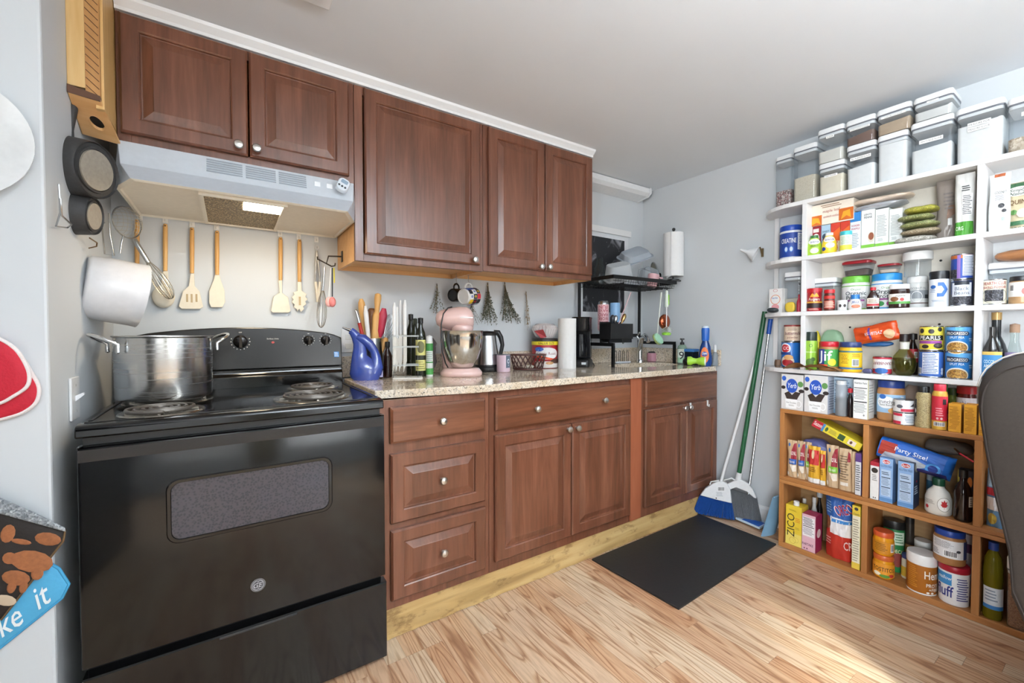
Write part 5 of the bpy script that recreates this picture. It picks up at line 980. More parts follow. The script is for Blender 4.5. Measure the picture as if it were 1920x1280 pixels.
rs('syrup_jug', 'white maple syrup jug with green cap and red leaf badge', 'jug', (1734, 1786, 896), Z6, 2.783, [('body', M('#e4e0d8', .35), [(0, 0), (.88, 0), (.98, .04), (1, .12), (.98, .45), (.8, .62), (.5, .72), (.42, .76), (.42, .82), (0, .82)]), ('cap', M('#1c4a34', .35), [(0, .80), (.46, .80), (.47, .82), (.47, .98), (.44, 1), (0, 1)])], [('e', .35, .33, .42, .2, '#f4f2ee'), ('ring', .35, .33, .42, .2, .06, '#8c8478'), ('p', [(.35, .47), (.42, .40), (.52, .43), (.50, .34), (.58, .33), (.46, .26), (.36, .26), (.36, .2), (.34, .2), (.34, .26), (.24, .26), (.12, .33), (.20, .34), (.18, .43), (.28, .40)], '#b82c30'), ('lines', -.9, .3, -.2, .42, 4, '#a8a298'), ('e', -.7, .2, .12, .05, '#b82c30')], rf=1.005)
rs('syrup_bottle', 'dark syrup bottle with black cap beside the white jug', 'bottle', (1788, 1824, 878), Z6, 2.783, [('body', M('#1c100c', .1), [(0, 0), (.9, 0), (1, .04), (.94, .3), (1, .52), (.85, .64), (.4, .76), (.4, .84), (0, .84)]), ('cap', M('#131212', .4), [(0, .83), (.5, .83), (.5, .98), (0, 1)])], [('r', .5, .3, 1.1, .5, '#c8bcac'), ('lines', .6, .32, 1., .48, 4, '#54443c')], rf=1.006)
rs('tomato_can', 'blue and white can standing behind the maple syrup jug', 'can', (1737, 1772, 880), Z6, 2.895, [('body', STEEL, CANP), ('wrap', M('#b8c8d4', .35), LAB)], [('r', -1.2, .4, 1.2, .7, '#3c6c8c'), ('r', -1.2, .1, 1.2, .3, '#8ca47c')], rf=.9935)
carton('cookie_box', 'dark box with an orange round mark behind the syrup bottle', (1795, 1826, 882), Z6, 2.885, .05, '#2c2a34', [('e', .5, .75, .3, .12, '#d8782c'), ('r', -1, 0, -.5, 1, '#c8b03c')])
pouch('pretzel_bag', 'blue snack bag standing in the bay behind the chair', 'bag', (1846, 1892, 884), Z6, 2.80, .05, '#6c9cc8', [('r', -.9, .55, .9, .68, '#b02c3c'), ('r', -.9, .3, .9, .52, '#e8e8ec'), ('e', -.4, .15, .4, .1, '#c8ac4c'), ('r', -.8, .7, .8, .95, '#9cc0dc')], seed=13, wav=.008)
# ---------------------------------------------------------------- lower pine box
Z7 = ZW[2]
zic = [('r', -1, 0, 1, .3, '#ecd86c'), ('t', 'ZICO', -.35, .5, .17, '#2c2820', D(rot=90, bold=.0)), ('lines', .2, .6, .9, .72, 3, '#d8842c'), ('lines', .2, .42, .8, .48, 2, '#b89c34'), ('ring', -.1, .12, .4, .08, .1, '#c8a03c'), ('ring', .3, .15, .35, .07, .1, '#c8b84c'), ('lines', -.6, .86, .5, .9, 2, '#a88c24')]
t = carton('coconut_water', 'yellow coconut water carton with white screw cap', (1473, 1503, 948), Z7, 2.786, .075, '#e6c83c', zic, side='#d8b834')
x, y, r, H = slot(1473, 1503, 948, Z7, 2.786, False)
obj('cap', B().lathe([(.013, 0), (.013, .02), (.011, .022), (0, .022)], 16, c=(.004, -.016, H+.0002)), M('#e8e8e6', .4), t, smooth=40)
rs('milk_bottle', 'white plastic bottle with ribbed cap behind the yellow carton', 'bottle', (1518, 1535, 932), Z7, 2.905, [('body', M('#d0d0cc', .4), BT), ('cap', M('#dcdcd8', .4), BL)])
rs('dark_jar', 'dark bottle with pale cap at the back of the lower bay', 'bottle', (1530, 1543, 918), Z7, 2.945, [('body', M('#1c1816', .15), BT), ('cap', M('#b8bcc0', .4), [(0, .86), (.8, .86), (.8, .99), (0, 1)])])
rs('oat_carton', 'cream carton bottle at the back behind the yellow carton', 'carton', (1500, 1516, 934), Z7, 2.905, [('body', M('#d8ccb4', .5), BIGJ), ('cap', M('#e0dcd4', .4), BL)])
carton('cookie_box', 'pink box with a nutrition table and magenta side', (1503.5, 1529, 965), Z7, 2.783, .075, '#e0b4c0', [('r', -.9, .4, .88, .93, '#eeeaea'), ('lines', -.85, .7, .8, .92, 6, '#55505a'), ('r', -.85, .66, .8, .68, '#33303a'), ('lines', -.85, .45, .8, .64, 5, '#a098a0'), ('t', 'PARTAKE', -.1, .18, .065, '#54243c', D(w=1.6)), ('e', -.6, .06, .1, .02, '#7c3c54'), ('e', -.2, .06, .1, .02, '#7c3c54')], [('r', -1, .0, 1, 1, '#9c2850'), ('e', 0, .5, .6, .12, '#e8dcd8')], side='#9c2850')
pouch('chip_bag', 'red white and blue cookie bag in the lower pine box', 'bag', (1541, 1594, 930), Z7, 2.792, .10, M('#b83428', .25), [('r', -.97, .62, .97, .96, '#2c5ca4'), ('p', [(-.5, .4), (.95, .38), (.95, .64), (-.5, .66)], '#e4e0e0'), ('r', -.4, .58, .95, .63, '#3c84c8'), ('e', -.72, .55, .28, .1, '#7c4a2c'), ('t', 'OREO', .4, .80, .16, '#e8e0e4', D(w=1.2, rot=25, bold=.05)), ('t', 'OREO', .4, .80, .15, '#a8202c', D(w=1.1, rot=25, bold=.01)), ('lines', -.85, .7, -.35, .9, 5, '#8cb0d8'), ('t', 'CR', .75, .25, .13, '#e8c8c0', D(w=.5)), ('lines', -.85, .22, -.3, .34, 3, '#e09c90')], seed=17, top=.6, wav=.008)
carton('rice_box', 'narrow yellow and cream box edge on beside the pine upright', (1597.5, 1612.5, 948), Z7, 2.784, .11, '#e6dec4', [('r', -1, .84, 1, 1, '#d8bc3c'), ('t', 'Classic', 0, .87, .03, '#2c2c34', D(w=1.6)), ('e', 0, .95, .5, .025, '#34343c'), ('lines', -.8, .12, .8, .8, 18, '#a49c88'), ('r', -1, 0, 1, .1, '#e0c048')], side='#d8bc3c')
tost = [('r', -1.25, .08, 1.25, .66, '#e09428'), ('t', 'TOSTITOS', 0, .42, .17, '#1c1c1c', D(w=1.75, bold=.035)), ('e', -.5, .2, .3, .08, '#e8e0c8'), ('e', .6, .18, .25, .07, '#b8322c'), ('e', .1, .14, .4, .07, '#5c8c34')]
DIP = M('#d8901c', .25)
Hd = slot(1637, 1677, 1037, Z7, 2.783)[3]
rs('dip_jar', 'orange cheese dip jar, lower of the stacked pair', 'jar', (1637, 1677, 1037), Z7, 2.783, [('body', DIP, [(0, 0), (.85, 0), (1, .12), (1, .6), (.93, .72), (.92, .8), (0, .8)]), ('lid', M('#c8602c', .35), [(0, .79), (.96, .79), (.97, .81), (.97, .97), (.93, 1), (0, 1)])], tost, rf=1.006)
rs('dip_jar', 'orange cheese dip jar with barcode stacked on the other dip jar', 'jar', (1637, 1677, 994), Z7+Hd+.001, 2.783, [('body', DIP, [(0, 0), (.85, 0), (1, .12), (1, .6), (.93, .72), (.92, .8), (0, .8)]), ('lid', M('#c8542c', .35), [(0, .79), (.96, .79), (.97, .81), (.97, .97), (.93, 1), (0, 1)])], [('r', -1.1, .1, 1.1, .62, '#c8821c'), ('lines', -.7, .2, .3, .55, 5, '#7c5410'), ('bars', .55, .2, .85, .55)], rf=1.006)
rs('coffee_can', 'green coffee can with black lid behind the dip jars', 'can', (1656, 1696, 974), Z7, 2.89, [('body', M('#2c7c44', .35), TB), ('lid', M('#1a1a1a', .35), TL)], [('r', .0, .55, .9, .8, '#cfe0c8'), ('lines', .1, .58, .8, .78, 4, '#5c8c64'), ('e', .3, .25, .5, .14, '#8c3c34'), ('t', 'DECAF', .4, .42, .07, '#e8e0b4', D(w=1))], rf=1.006, sy=.75)
rs('olive_jar', 'dark can with brown label in the back corner behind the green can', 'can', (1697, 1714, 962), Z7, 2.925, [('body', M('#2c2620', .35), TB), ('lid', M('#1a1a1a', .35), TL)], [('r', -1., .3, 1., .5, '#a87c4c')])
rs('mayo_jar', 'yellow and white squeeze jar behind the brown protein tub', 'jar', (1690, 1712, 1038), Z7, 2.87, [('body', M('#e4dcc0', .35), JB), ('lid', M('#3c4c7c', .35), JL)], [('r', -1.2, .1, 1.2, .5, '#e0b43c')], rf=1.006)
rs('protein_tub', 'brown protein tub with broad white lid at the front of the box', 'tub', (1700, 1757, 1034), Z7, 2.777, [('body', M('#a8641c', .4), [(0, 0), (.96, 0), (1, .02), (1, .74), (0, .74)]), ('rim', M('#e4e2de', .4), [(.97, .0), (1.005, .0), (1.005, .03), (.98, .035)]), ('lid', M('#e8e6e4', .35), [(0, .735), (1.01, .735), (1.02, .75), (1.02, .96), (.98, 1), (0, 1)])], [('t', 'Hemp', .75, .52, .2, '#efe6d8', D(w=1.2, bold=.02)), ('t', 'PROTEIN', .8, .26, .09, '#efe6d8', D(w=1.1, bold=.02)), ('t', '+FIBER', .8, .15, .08, '#efe6d8', D(w=.8, bold=.02)), ('lines', -.8, .14, -.2, .7, 11, '#c8842c'), ('e', .35, .07, .09, .025, '#efe6d8'), ('e', .6, .07, .09, .025, '#efe6d8')], rf=1.005)
Hf = slot(1759, 1819, 1056, Z7, 2.782)[3]
rs('marshmallow_tub', 'white marshmallow tub with red lid and blue label', 'tub', (1759, 1819, 1056), Z7, 2.782, [('body', M('#e8e8e8', .35), TB), ('lid', M('#a81c30', .35), TL)], [('r', -1.1, .5, -.1, .8, '#3c8cc8'), ('t', 'mallow', -.5, .68, .09, '#e8f0f4', D(w=.8, shear=.2)), ('t', 'fluff', -.5, .34, .28, '#2c3480', D(w=1, bold=.04)), ('lines', .15, .15, .85, .75, 10, '#4c4c84')], rf=1.006)
rs('peanut_butter', 'peanut butter jar turned to its barcode on the red-lidded tub', 'jar', (1750, 1812, 990), Z7+Hf+.001, 2.782, [('body', PB, JB), ('lid', M('#2448a0', .35), JL)], [('r', -1.1, .22, 1.15, .74, '#e6e6e8'), ('lines', -.9, .5, .2, .7, 7, '#8c8c94'), ('bars', -.3, .26, .4, .44), ('r', .75, .22, 1.15, .74, '#34406c'), ('e', .45, .45, .12, .04, '#3c3c44'), ('lines', -1., .26, -.5, .44, 4, '#8c8c94')], rf=1.006)
rs('white_tub', 'small tub with white lid at the back of the lower box', 'tub', (1714, 1748, 1012), Z7, 2.91, [('body', M('#c8c4bc', .4), TB), ('lid', M('#d8d8d6', .4), TL)])
carton('oat_box', 'purple and white box at the back beside the pine upright', (1790, 1822, 1000), Z7, 2.93, .04, '#d4d0d8', [('r', -1, .7, 1, .85, '#6c3c6c'), ('lines', -.8, .2, .8, .6, 6, '#8c8494')])
rs('oil_bottle', 'bottle of yellow cooking oil with blue cap and white label', 'bottle', (1842, 1882, 1014), Z7, 2.785, [('body', clear('#c8b83c', .03, .45, '#8c8420', fr=1.45), [(.9, 0), (1, .03), (.94, .2), (.9, .4), (1, .5), (.98, .66), (.8, .8), (.45, .88), (.4, .9)]), ('oil', M('#8c8014', .15), [(0, .01), (.88, .01), (.94, .03), (.9, .2), (.86, .4), (.94, .5), (.94, .64), (0, .66)]), ('cap', M('#2448a0', .35), [(0, .89), (.5, .89), (.5, .99), (0, 1)])], [('r', -.8, .14, 1.1, .42, '#dfe6ee'), ('r', -.8, .14, 1.1, .19, '#3c84c8'), ('lines', -.6, .24, .4, .4, 4, '#8c9cb0')], rf=1.01)
popbox('clear cereal keeper full of brown grain beside the oil bottle', (1884, 1960, 1053), Z7, 2.7785, .12, .95, grain('brown_grain', ['#8c5c3c', '#a8744c', '#b88a60', '#744a30'], 330.), lidh=.045, name='cereal_keeper')
# ================================================================ things on the worktop
ZK = Z1+.0003
def stand(u, vb, z=None, y=None, x=None):
    z = ZK if z is None else z
    p = P(u, vb, z=z) if y is None and x is None else P(u, vb, x=x, y=y); p.z = z
    k = (p-CAM).dot(FW)/FPX; d = p-CAM; d.z = 0; d.normalize()
    return p, d, k
def cround(name, label, cat, u0, u1, vt, vb, parts, deco=(), z=None, y=None, x=None, **kw):
    uc = (u0+u1)/2; p, d, k = stand(uc, vb, z, y, x); r = (u1-u0)/2*k
    if y is None and x is None: c = p+d*r; r = (u1-u0)/2*(c-CAM).dot(FW)/FPX
    else: c = p
    dd = FW+RT*((uc-960)/FPX)+UP*((640-vt)/FPX); t = (c-CAM).dot(d)/dd.dot(d); H = (CAM+dd*t).z-c.z
    return rnd_item(name, label, cat, tuple(c), r, H, parts, deco, **kw)
def local(name, label, cat, u, vb, back=0., z=None, y=None, x=None, turn=0.):
    "an upright thing turned to the viewer; returns root and pixel -> local (X, Z) helper"
    p, d, k = stand(u, vb, z, y, x); c = p+d*back; k = (c-CAM).dot(FW)/FPX
    t = thing(name, label, cat, tuple(c), face(c.x, c.y)+R(turn))
    f = lambda uu, vv, yy=0.: Vector(((uu-u)*k, yy, max(0, (vb-vv)*k)))
    return t, f, k
# blue ceramic cruet
t, f, k = local('oil_cruet', 'glossy blue ceramic oil cruet with loop handle and steel pourer', 'cruet', 687, 713, .036)
def flat_y(b):
    for p in b.v: p.y *= .68
    return b
BLUE = M('#33458f', .14, 0, .08, Coat_Weight=.5)
A = [(686, 713, 24), (686, 706, 27), (684, 693, 28), (678, 680, 20), (675, 668, 13.5), (676, 656, 12), (675, 644, 11), (670, 632, 9), (664, 624, 7), (660, 621, 6)]
obj('body', flat_y(B().tube([f(a, b_) for a, b_, _ in A], 1, 20, rs=[r*k for *_, r in A])), BLUE, t, smooth=60)
A = [(670, 633, 7), (681, 637, 10), (693, 647, 9), (701, 659, 8), (705, 673, 9), (704, 688, 14), (699, 700, 16)]
obj('handle', B().tube([f(a, b_) for a, b_, _ in A], 1, 16, rs=[r*k for *_, r in A]), BLUE, t, smooth=60)
obj('pourer', B().tube([f(662, 622), f(656, 619.5), f(646, 615.5)], 1, 10, rs=[3.6*k, 2.6*k, 1.4*k]), CHROME, t, smooth=60)
# steel crock of utensils
cr = cround('utensil_crock', 'ribbed stainless steel crock holding kitchen utensils', 'crock', 678, 718, 634, 700, [('body', M('#a8aaac', .25, 1., .3, 0, 30.), [(.96, 0), (1, .01), (1, 1), (.97, 1), (.96, .03), (0, .03)])], y=-.08)
cx, cy = cr.location.x, cr.location.y; cz = ZK+.012
def inpot(name, label, u, v, lean, parts, cat='utensil', yo=0.):
    "utensil standing in the crock; parts list of (name, mat, [(frac, radius px)...])"
    k = (Vector((cx, cy, 1))-CAM).dot(FW)/FPX; tip = P(u, v, y=cy+yo); foot = Vector((cx+lean, cy+yo*.5, cz))
    t = thing(name, label, cat, tuple(foot))
    for pn, m, pts, flat in parts:
        b = B().tube([(tip-foot)*fr for fr, _ in pts], 1, 12, rs=[r*k for _, r in pts])
        if flat != 1:
            for p in b.v: p.y *= 1
        obj(pn, b, m, t, smooth=60)
    return t
WOODL = wood('spoon_wood', '#c58f4e', '#d9a864', '#e3ba7c', 'z', 1.5, .5)
inpot('wooden_spoon', 'tall pale wooden spoon in the crock beside the cruet', 677, 560, -.012, [('handle', WOODL, [(0, 2), (.55, 3), (.7, 4.5), (.85, 7), (.95, 6), (1, 3)], 1)], yo=.02)
inpot('kitchen_tongs', 'steel tongs with a red grip standing in the crock', 667, 580, .0, [('arm', STEEL, [(.1, 3), (.6, 3), (.98, 2.6), (1, 1)], 1), ('grip', M('#a82c24', .4), [(.35, 3.6), (.8, 3.4)], 1)], yo=-.02)
inpot('white_spatula', 'white plastic spoon handle standing in the crock', 685, 573, -.003, [('handle', WPLAST, [(0, 2.5), (.6, 4), (.9, 4.5), (1, 2)], 1)], yo=-.01)
inpot('rolling_pin', 'wooden rolling pin standing up in the crock', 709, 550, .004, [('pin', WOODL, [(0, 8), (.72, 8.4), (.75, 7), (.77, 4.6), (.83, 5), (.93, 6.6), (.985, 6), (1, 3)], 1)], yo=.012)
inpot('silicone_spatula', 'pinkish red silicone spatula leaning out of the crock', 720, 578, .012, [('blade', M('#b8304c', .4), [(.55, 2), (.65, 7), (.9, 8), (1, 4)], 1), ('handle', WOODL, [(0, 2.5), (.56, 3)], 1)], yo=-.005)
inpot('dark_spoon', 'dark wooden spatula behind the rolling pin', 697, 578, .0, [('blade', M('#6b4426', .5), [(0, 3), (.6, 4), (.75, 9), (.95, 9), (1, 5)], 1)], yo=.035)
t = inpot('slotted_turner', 'steel slotted turner with a wooden handle leaning to the side', 740, 598, -.012, [('handle', WOODL, [(0, 3), (.35, 5), (.62, 5.5), (.66, 3)], 1)], yo=-.03)
k = (Vector((cx, cy, 1))-CAM).dot(FW)/FPX; d0 = P(740, 598, y=cy-.03)-t.location; n_ = d0.normalized(); s_ = n_.cross(Vector((0, 1, 0))).normalized()
b = B()
for j in range(6):
    a = -12+4.8*j; b.loft([[d0*.66+s_*(a*.45*k), d0*.66+s_*((a*.45+1.4)*k), d0*.66+s_*((a*.45+1.4)*k)+Vector((0, .0015, 0)), d0*.66+s_*(a*.45*k)+Vector((0, .0015, 0))], [d0+s_*(a*k), d0+s_*((a+2.6)*k), d0+s_*((a+2.6)*k)+Vector((0, .0015, 0)), d0+s_*(a*k)+Vector((0, .0015, 0))]])
b.loft([[d0+s_*(-13*k), d0+s_*(15*k), d0+s_*(15*k)+Vector((0, .002, 0)), d0+s_*(-13*k)+Vector((0, .002, 0))], [d0*1.04+s_*(-11*k), d0*1.04+s_*(13*k), d0*1.04+s_*(13*k)+Vector((0, .002, 0)), d0*1.04+s_*(-11*k)+Vector((0, .002, 0))]])
obj('blade', b, STEEL, t)
t, f, k = local('basting_brush', 'thin dark handled brush with green tip hanging by the outlet', 658, 690, 0, y=-.03)
t.location.z = ZK
obj('handle', B().tube([f(668, 634), f(660, 662)], 1.6*k, 8), M('#33302c', .4), t, smooth=60); obj('tip', B().tube([f(660, 662), f(654, 676), f(651, 689)], 1, 8, rs=[2.4*k, 2.2*k, 1.2*k]), M('#2c8c4c', .4), t, smooth=60)
# small bottles
cround('vinegar_bottle', 'small dark vinegar bottle with black cap beside the crock', 'bottle', 718.5, 735, 640, 708, [('body', M('#2a1410', .1), [(0, 0), (.92, 0), (1, .03), (1, .58), (.85, .66), (.42, .78), (.42, .86), (0, .86)]), ('cap', M('#131313', .4), [(0, .84), (.55, .84), (.55, .99), (0, 1)])])
cround('vanilla_bottle', 'squat dark bottle with a lilac label behind the cruet', 'bottle', 707, 718, 682, 706, [('body', M('#2a1814', .12), BIGJ), ('cap', M('#181416', .4), BIGL)], [('r', -1, .1, 1, .55, '#b8b4d8')], rf=1.01, y=-.16)
# knife holder: clear block with white knives
t, f, k = local('knife_block', 'clear acrylic knife stand on a white foot', 'knife block', 763, 711, .05)
w = 46*k
obj('foot', B().box(-w*.55, w*.62, -.045, .045, 0, .006), M('#e8e6e2', .3), t, bevel=.002)
for px_ in (-24, -2, 20): obj('divider', B().box(px_*k-.0012, px_*k+.0012, -.04, .04, .0065, 82*k), clear('#f4f6f6', .03, .06, fr=1.5), t)
for yy in (-.041, .041):
    for hh in (24, 58, 78): obj('rail', B().box(-25*k, 22*k, yy-.001, yy+.001, hh*k, (hh+2.4)*k), clear('#f0f2f2', .05, .35, '#e0e4e4', fr=1.5), t)
for j, (u, vt) in enumerate(((741, 573), (752, 568), (760, 568), (746, 580))):
    p = t.location; lab = ['white handled kitchen scissors standing in the clear stand', 'white handled knife in the clear stand, taller of the pair', 'white handled knife in the clear stand beside the bottles', 'short white handled peeler at the back of the clear stand'][j]
    nm = ['kitchen_scissors', 'kitchen_knife', 'kitchen_knife', 'peeler'][j]
    q_ = thing(nm, lab, 'scissors' if j == 0 else 'knife', (p.x, p.y, ZK+.0075), t.rotation_euler[2]); xo = (u-763)*k; yo = [-.012, .012, -.012, .02][j]; top = (711-vt)*k
    obj('blade', B().prism([(xo-.008, 8*k), (xo+.008, 30*k), (xo+.008, top*.55), (xo-.008, top*.55)], yo-.0006, yo+.0006, 'y'), M('#dcd8d0', .25, .3), q_)
    obj('handle', B().tube([(xo, yo, top*.55), (xo, yo, top*.7), (xo+.001, yo, top*.92), (xo+.002, yo, top)], 1, 10, rs=[.009, .0085, .0095, .004]), WPLAST, q_, smooth=60)
# oil bottles
OILG = M('#1c2014', .08)
OB = [(0, 0), (.95, 0), (1, .02), (1, .64), (.85, .74), (.42, .84), (.4, .92), (0, .92)]; OC = [(0, .9), (.5, .9), (.5, .99), (0, 1)]
cround('olive_oil', 'dark olive oil bottle with a yellow picture label beside the mixer', 'bottle', 779, 799, 595, 706, [('body', OILG, OB), ('cap', M('#161616', .35), OC)], [('r', -.9, .1, .9, .62, '#d8d080'), ('e', 0, .5, .6, .1, '#6c6a44'), ('r', -.9, .28, .9, .36, '#2a2a1c'), ('lines', -.7, .12, .7, .27, 4, '#8c8448')], rf=1.006)
cround('olive_oil', 'tall dark bottle with black cap at the back behind the knife stand', 'bottle', 762, 780, 588, 695, [('body', OILG, OB), ('cap', M('#1a1a18', .35), OC)], y=-.06)
cround('olive_oil', 'dark green capped bottle between the two other oil bottles', 'bottle', 771, 787, 596, 699, [('body', M('#242a18', .1), OB), ('cap', M('#2c3424', .35), OC)], y=-.115)
cround('parmesan_shaker', 'white and green shaker canister with pale lid beside the oil', 'canister', 799, 812, 628, 706, [('body', M('#dfe3dc', .35), [(0, 0), (.96, 0), (1, .02), (1, .86), (0, .86)]), ('lid', WPLAST, [(0, .85), (.95, .85), (.85, .97), (0, 1)])], [('r', -1.25, .62, 1.25, .8, '#3c8440'), ('r', -1.25, .33, 1.25, .36, '#3c8440'), ('r', -1.25, .05, 1.25, .2, '#4c9448'), ('lines', -.8, .38, .8, .6, 5, '#98a498')], rf=1.008)
p, d, k = stand(822, 702)
lump('plastic_bag', 'crumpled clear plastic bag between the canister and the mixer', 'bag', (p.x, p.y+.09, ZK+.001), .045, .06, .19, clear('#d8d4d4', .12, .4, '#a8a0a4'), seed=61, jit=.014, e=.9)
# pink stand mixer
t, f, k = local('stand_mixer', 'pale pink stand mixer with steel bowl', 'mixer', 865, 707, .085)
PINK = M('#e4c0b9', .22, 0, .04, Coat_Weight=.5)
def rsec(w, d, r, z, x0=0., y0=0.): return [(x0+a, y0+b_, z) for a, b_ in rrect(w, d, r, 6)]
obj('base', B().loft([rsec(74*k, 62*k, 28*k, 0), rsec(78*k, 66*k, 31*k, 2*k), rsec(78*k, 66*k, 31*k, 7*k), rsec(66*k, 56*k, 26*k, 14*k), rsec(56*k, 46*k, 22*k, 15*k)]), PINK, t, smooth=50)
obj('column', B().loft([rsec(26*k, 30*k, 11*k, 8*k, -22*k, 20*k), rsec(24*k, 28*k, 11*k, 50*k, -26*k, 20*k), rsec(27*k, 32*k, 12*k, 92*k, -27*k, 16*k), rsec(30*k, 36*k, 13*k, 108*k, -24*k, 12*k)]), PINK, t, smooth=50)
secs = []
for xx, zc, hz, hy in ((-47, 106, 3, 4), (-45, 106, 11, 11), (-38, 106, 16, 17), (-24, 106, 20, 20), (-4, 107, 22, 21), (10, 107, 21.5, 20), (18, 105, 19, 17), (22.5, 103, 13, 11), (24, 102, 4, 4)):
    secs.append([(xx*k, .008+hy*k*math.cos(a)*1.1-.0005*xx*k, (zc+hz*math.sin(a))*k) for a in [2*math.pi*i/24 for i in range(24)]])
hd_ = obj('head', B().loft(secs), PINK, t, smooth=60)
obj('hub', B().lathe([(20*k, 84*k), (21*k, 90*k), (19*k, 94*k)], 24, c=(2*k, 0, 0)), PINK, t, smooth=40)
b = B()
for i in range(8): 
    pass
b.grid(lambda a, c: ((-30+52*a)*k, .008-22.8*k*math.sqrt(max(.05, 1-((-30+52*a-2)/27)**4*.75)), (107+1.6*c)*k), 20, 1)
obj('trim_band', b, M('#d8d4d0', .2, .7), hd_, fix=False)
obj('bowl', B().lathe([(0, 16*k), (17*k, 16*k), (20*k, 18*k), (29*k, 32*k), (35.5*k, 52*k), (38*k, 72*k), (38.6*k, 83*k), (39.6*k, 84*k), (37.6*k, 84*k), (37*k, 72*k), (28*k, 34*k), (0, 22*k)], 40, c=(2*k, -6*k, 0)), M('#cfcdc8', .13, 1.), t, smooth=50)
obj('cord', B().tube([f(848, 579, .0), f(841, 581, -.02), f(833, 592, -.04), f(829, 612, -.05), f(829, 640, -.075), f(832, 662, -.085), f(837, 682, -.075), f(841, 690, -.06)], 1.3*k, 8), BLACKM, t, smooth=60)
# kettle
t, f, k = local('electric_kettle', 'steel electric kettle with black lid and handle', 'kettle', 913, 697, .06)
obj('body', B().lathe([(0, 13*k), (24*k, 13*k), (24*k, 16*k), (17*k, 66*k), (0, 66*k)], 36), M('#c0c1c3', .25, 1., .1, sc=20.), t, smooth=40)
obj('base', B().lathe([(0, 0), (25*k, 0), (26*k, 2*k), (26*k, 8*k), (23*k, 9*k), (23*k, 12.6*k), (0, 12.6*k)], 36), BLACKM, t, smooth=40)
obj('lid', B().lathe([(0, 66.3*k), (18*k, 66.3*k), (18.5*k, 70*k), (15*k, 74*k), (0, 75*k)], 28), BLACKM, t, smooth=40)
obj('handle', B().tube([f(926, 624), f(934, 625), f(939, 634), f(942, 648), (22*k+.006, 0, 22*k), (22*k-.002, 0, 18*k)], 1, 10, rs=[4*k, 5.4*k, 5*k, 4*k, 3.4*k, 3*k]), BLACKM, t, smooth=60)
obj('spout', B().loft([[(-16*k, -6*k, 60*k), (-16*k, 6*k, 60*k), (-17*k, 0, 52*k)], [(-25*k, -3*k, 73*k), (-25*k, 3*k, 73*k), (-24*k, 0, 70*k)]]), STEEL, t)
cround('pink_timer_cup', 'small pale pink electric grinder cup with grey panel', 'cup', 931, 957, 664, 698, [('body', M('#d8bcc8', .3), [(0, 0), (.9, 0), (.98, .03), (1, .9), (.98, .97), (0, .97)]), ('rim', M('#4a4a50', .3), [(.85, .97), (.98, .97), (.98, 1), (.85, 1)])], [('r', .3, .25, .95, .95, '#5c6878'), ('ring', .62, .62, .18, .13, .35, '#d8dce4'), ('r', .55, .38, .7, .42, '#c8ccd4')], rf=1.006)
# woven basket
t, f, k = local('wicker_basket', 'dark brown woven oval basket', 'basket', 990, 694, .045)
a0, b0, a1, b1, h0 = 27*k, 15*k, 33*k, 18*k, 28*k
WK = M('#4a2620', .45, 0, .2)
def bk(a, z): s = z/h0; return ((a0+(a1-a0)*s)*math.cos(a), (b0+(b1-b0)*s)*math.sin(a), z)
b = B()
for i in range(20):
    for sg in (1, -1):
        s0 = 2*math.pi*i/20; b.tube([bk(s0+sg*.5*j/4, .004+(h0-.006)*j/4) for j in range(5)], .0022, 5)
obj('weave', b, WK, t, smooth=60, kind='stuff')
for nm, z, rr_ in (('rim', h0, .0045), ('foot_ring', .005, .004)): obj(nm, B().tube([bk(2*math.pi*i/28, z) for i in range(28)], rr_, 6, closed=True), WK, t, smooth=60)
obj('bottom', B().loft([[bk(2*math.pi*i/28, .002) for i in range(28)], [bk(2*math.pi*i/28, .004) for i in range(28)]]), WK, t)
lump('tea_packets', 'pale packets lying in the woven basket', 'packet', (t.location.x, t.location.y, ZK+.006), .07, .06, .022, M('#d8d0c0', .6, 0, .2), rotz=t.rotation_euler[2], seed=71, jit=.003, pn='packet')
# coffee tub with filters on top
ctub = cround('coffee_tub', 'red ground coffee tub with yellow band and blue badge', 'tub', 997, 1046, 634, 692, [('body', M('#a01824', .35), [(0, 0), (.94, 0), (.98, .03), (1, .8), (.98, .86), (0, .86)]), ('lid', M('#26201f', .35), [(0, .86), (1.0, .86), (1.0, .98), (.96, 1), (0, 1)])], [('r', -1.2, .78, 1.2, .9, '#e8d42c'), ('t', 'VALUE SIZE', .1, .84, .08, '#4a2420', D(w=1.1)), ('e', .15, .50, .75, .2, '#ecebea'), ('e', -.35, .64, .28, .075, '#2c5cb0'), ('t', 'Classic Roast', .12, .50, .09, '#8c2430', D(w=1.2, bold=0)), ('p', [(-.5, .38), (.5, .27), (.55, .33), (-.45, .44)], '#d8542c'), ('r', -.6, .02, 1.2, .24, '#e4ddd8'), ('e', .75, .24, .4, .08, '#4a2c20'), ('e', .3, .18, .25, .05, '#b88a5c')], rf=1.006, y=-.105)
hct = max(c_[2] for ch in ctub.children for c_ in ch.bound_box)
t = thing('coffee_filters', 'bag of white fluted coffee filters on the coffee tub', 'bag', (ctub.location.x, ctub.location.y, ZK+hct+.001), face(ctub.location.x, ctub.location.y))
k = .0033; b = B(); n = 48
b.loft([[(rr_*k*(1+.09*(1 if i % 2 else -1)*s)*math.cos(2*math.pi*i/n), rr_*k*.8*(1+.09*(1 if i % 2 else -1)*s)*math.sin(2*math.pi*i/n), z*k) for i in range(n)] for rr_, z, s in ((14, 0, .3), (17, 3, .5), (23, 17, 1), (20, 23, 1), (10, 27, .8), (2, 28, 0))])
obj('filter_stack', b, M('#e6e2e0', .6), t)
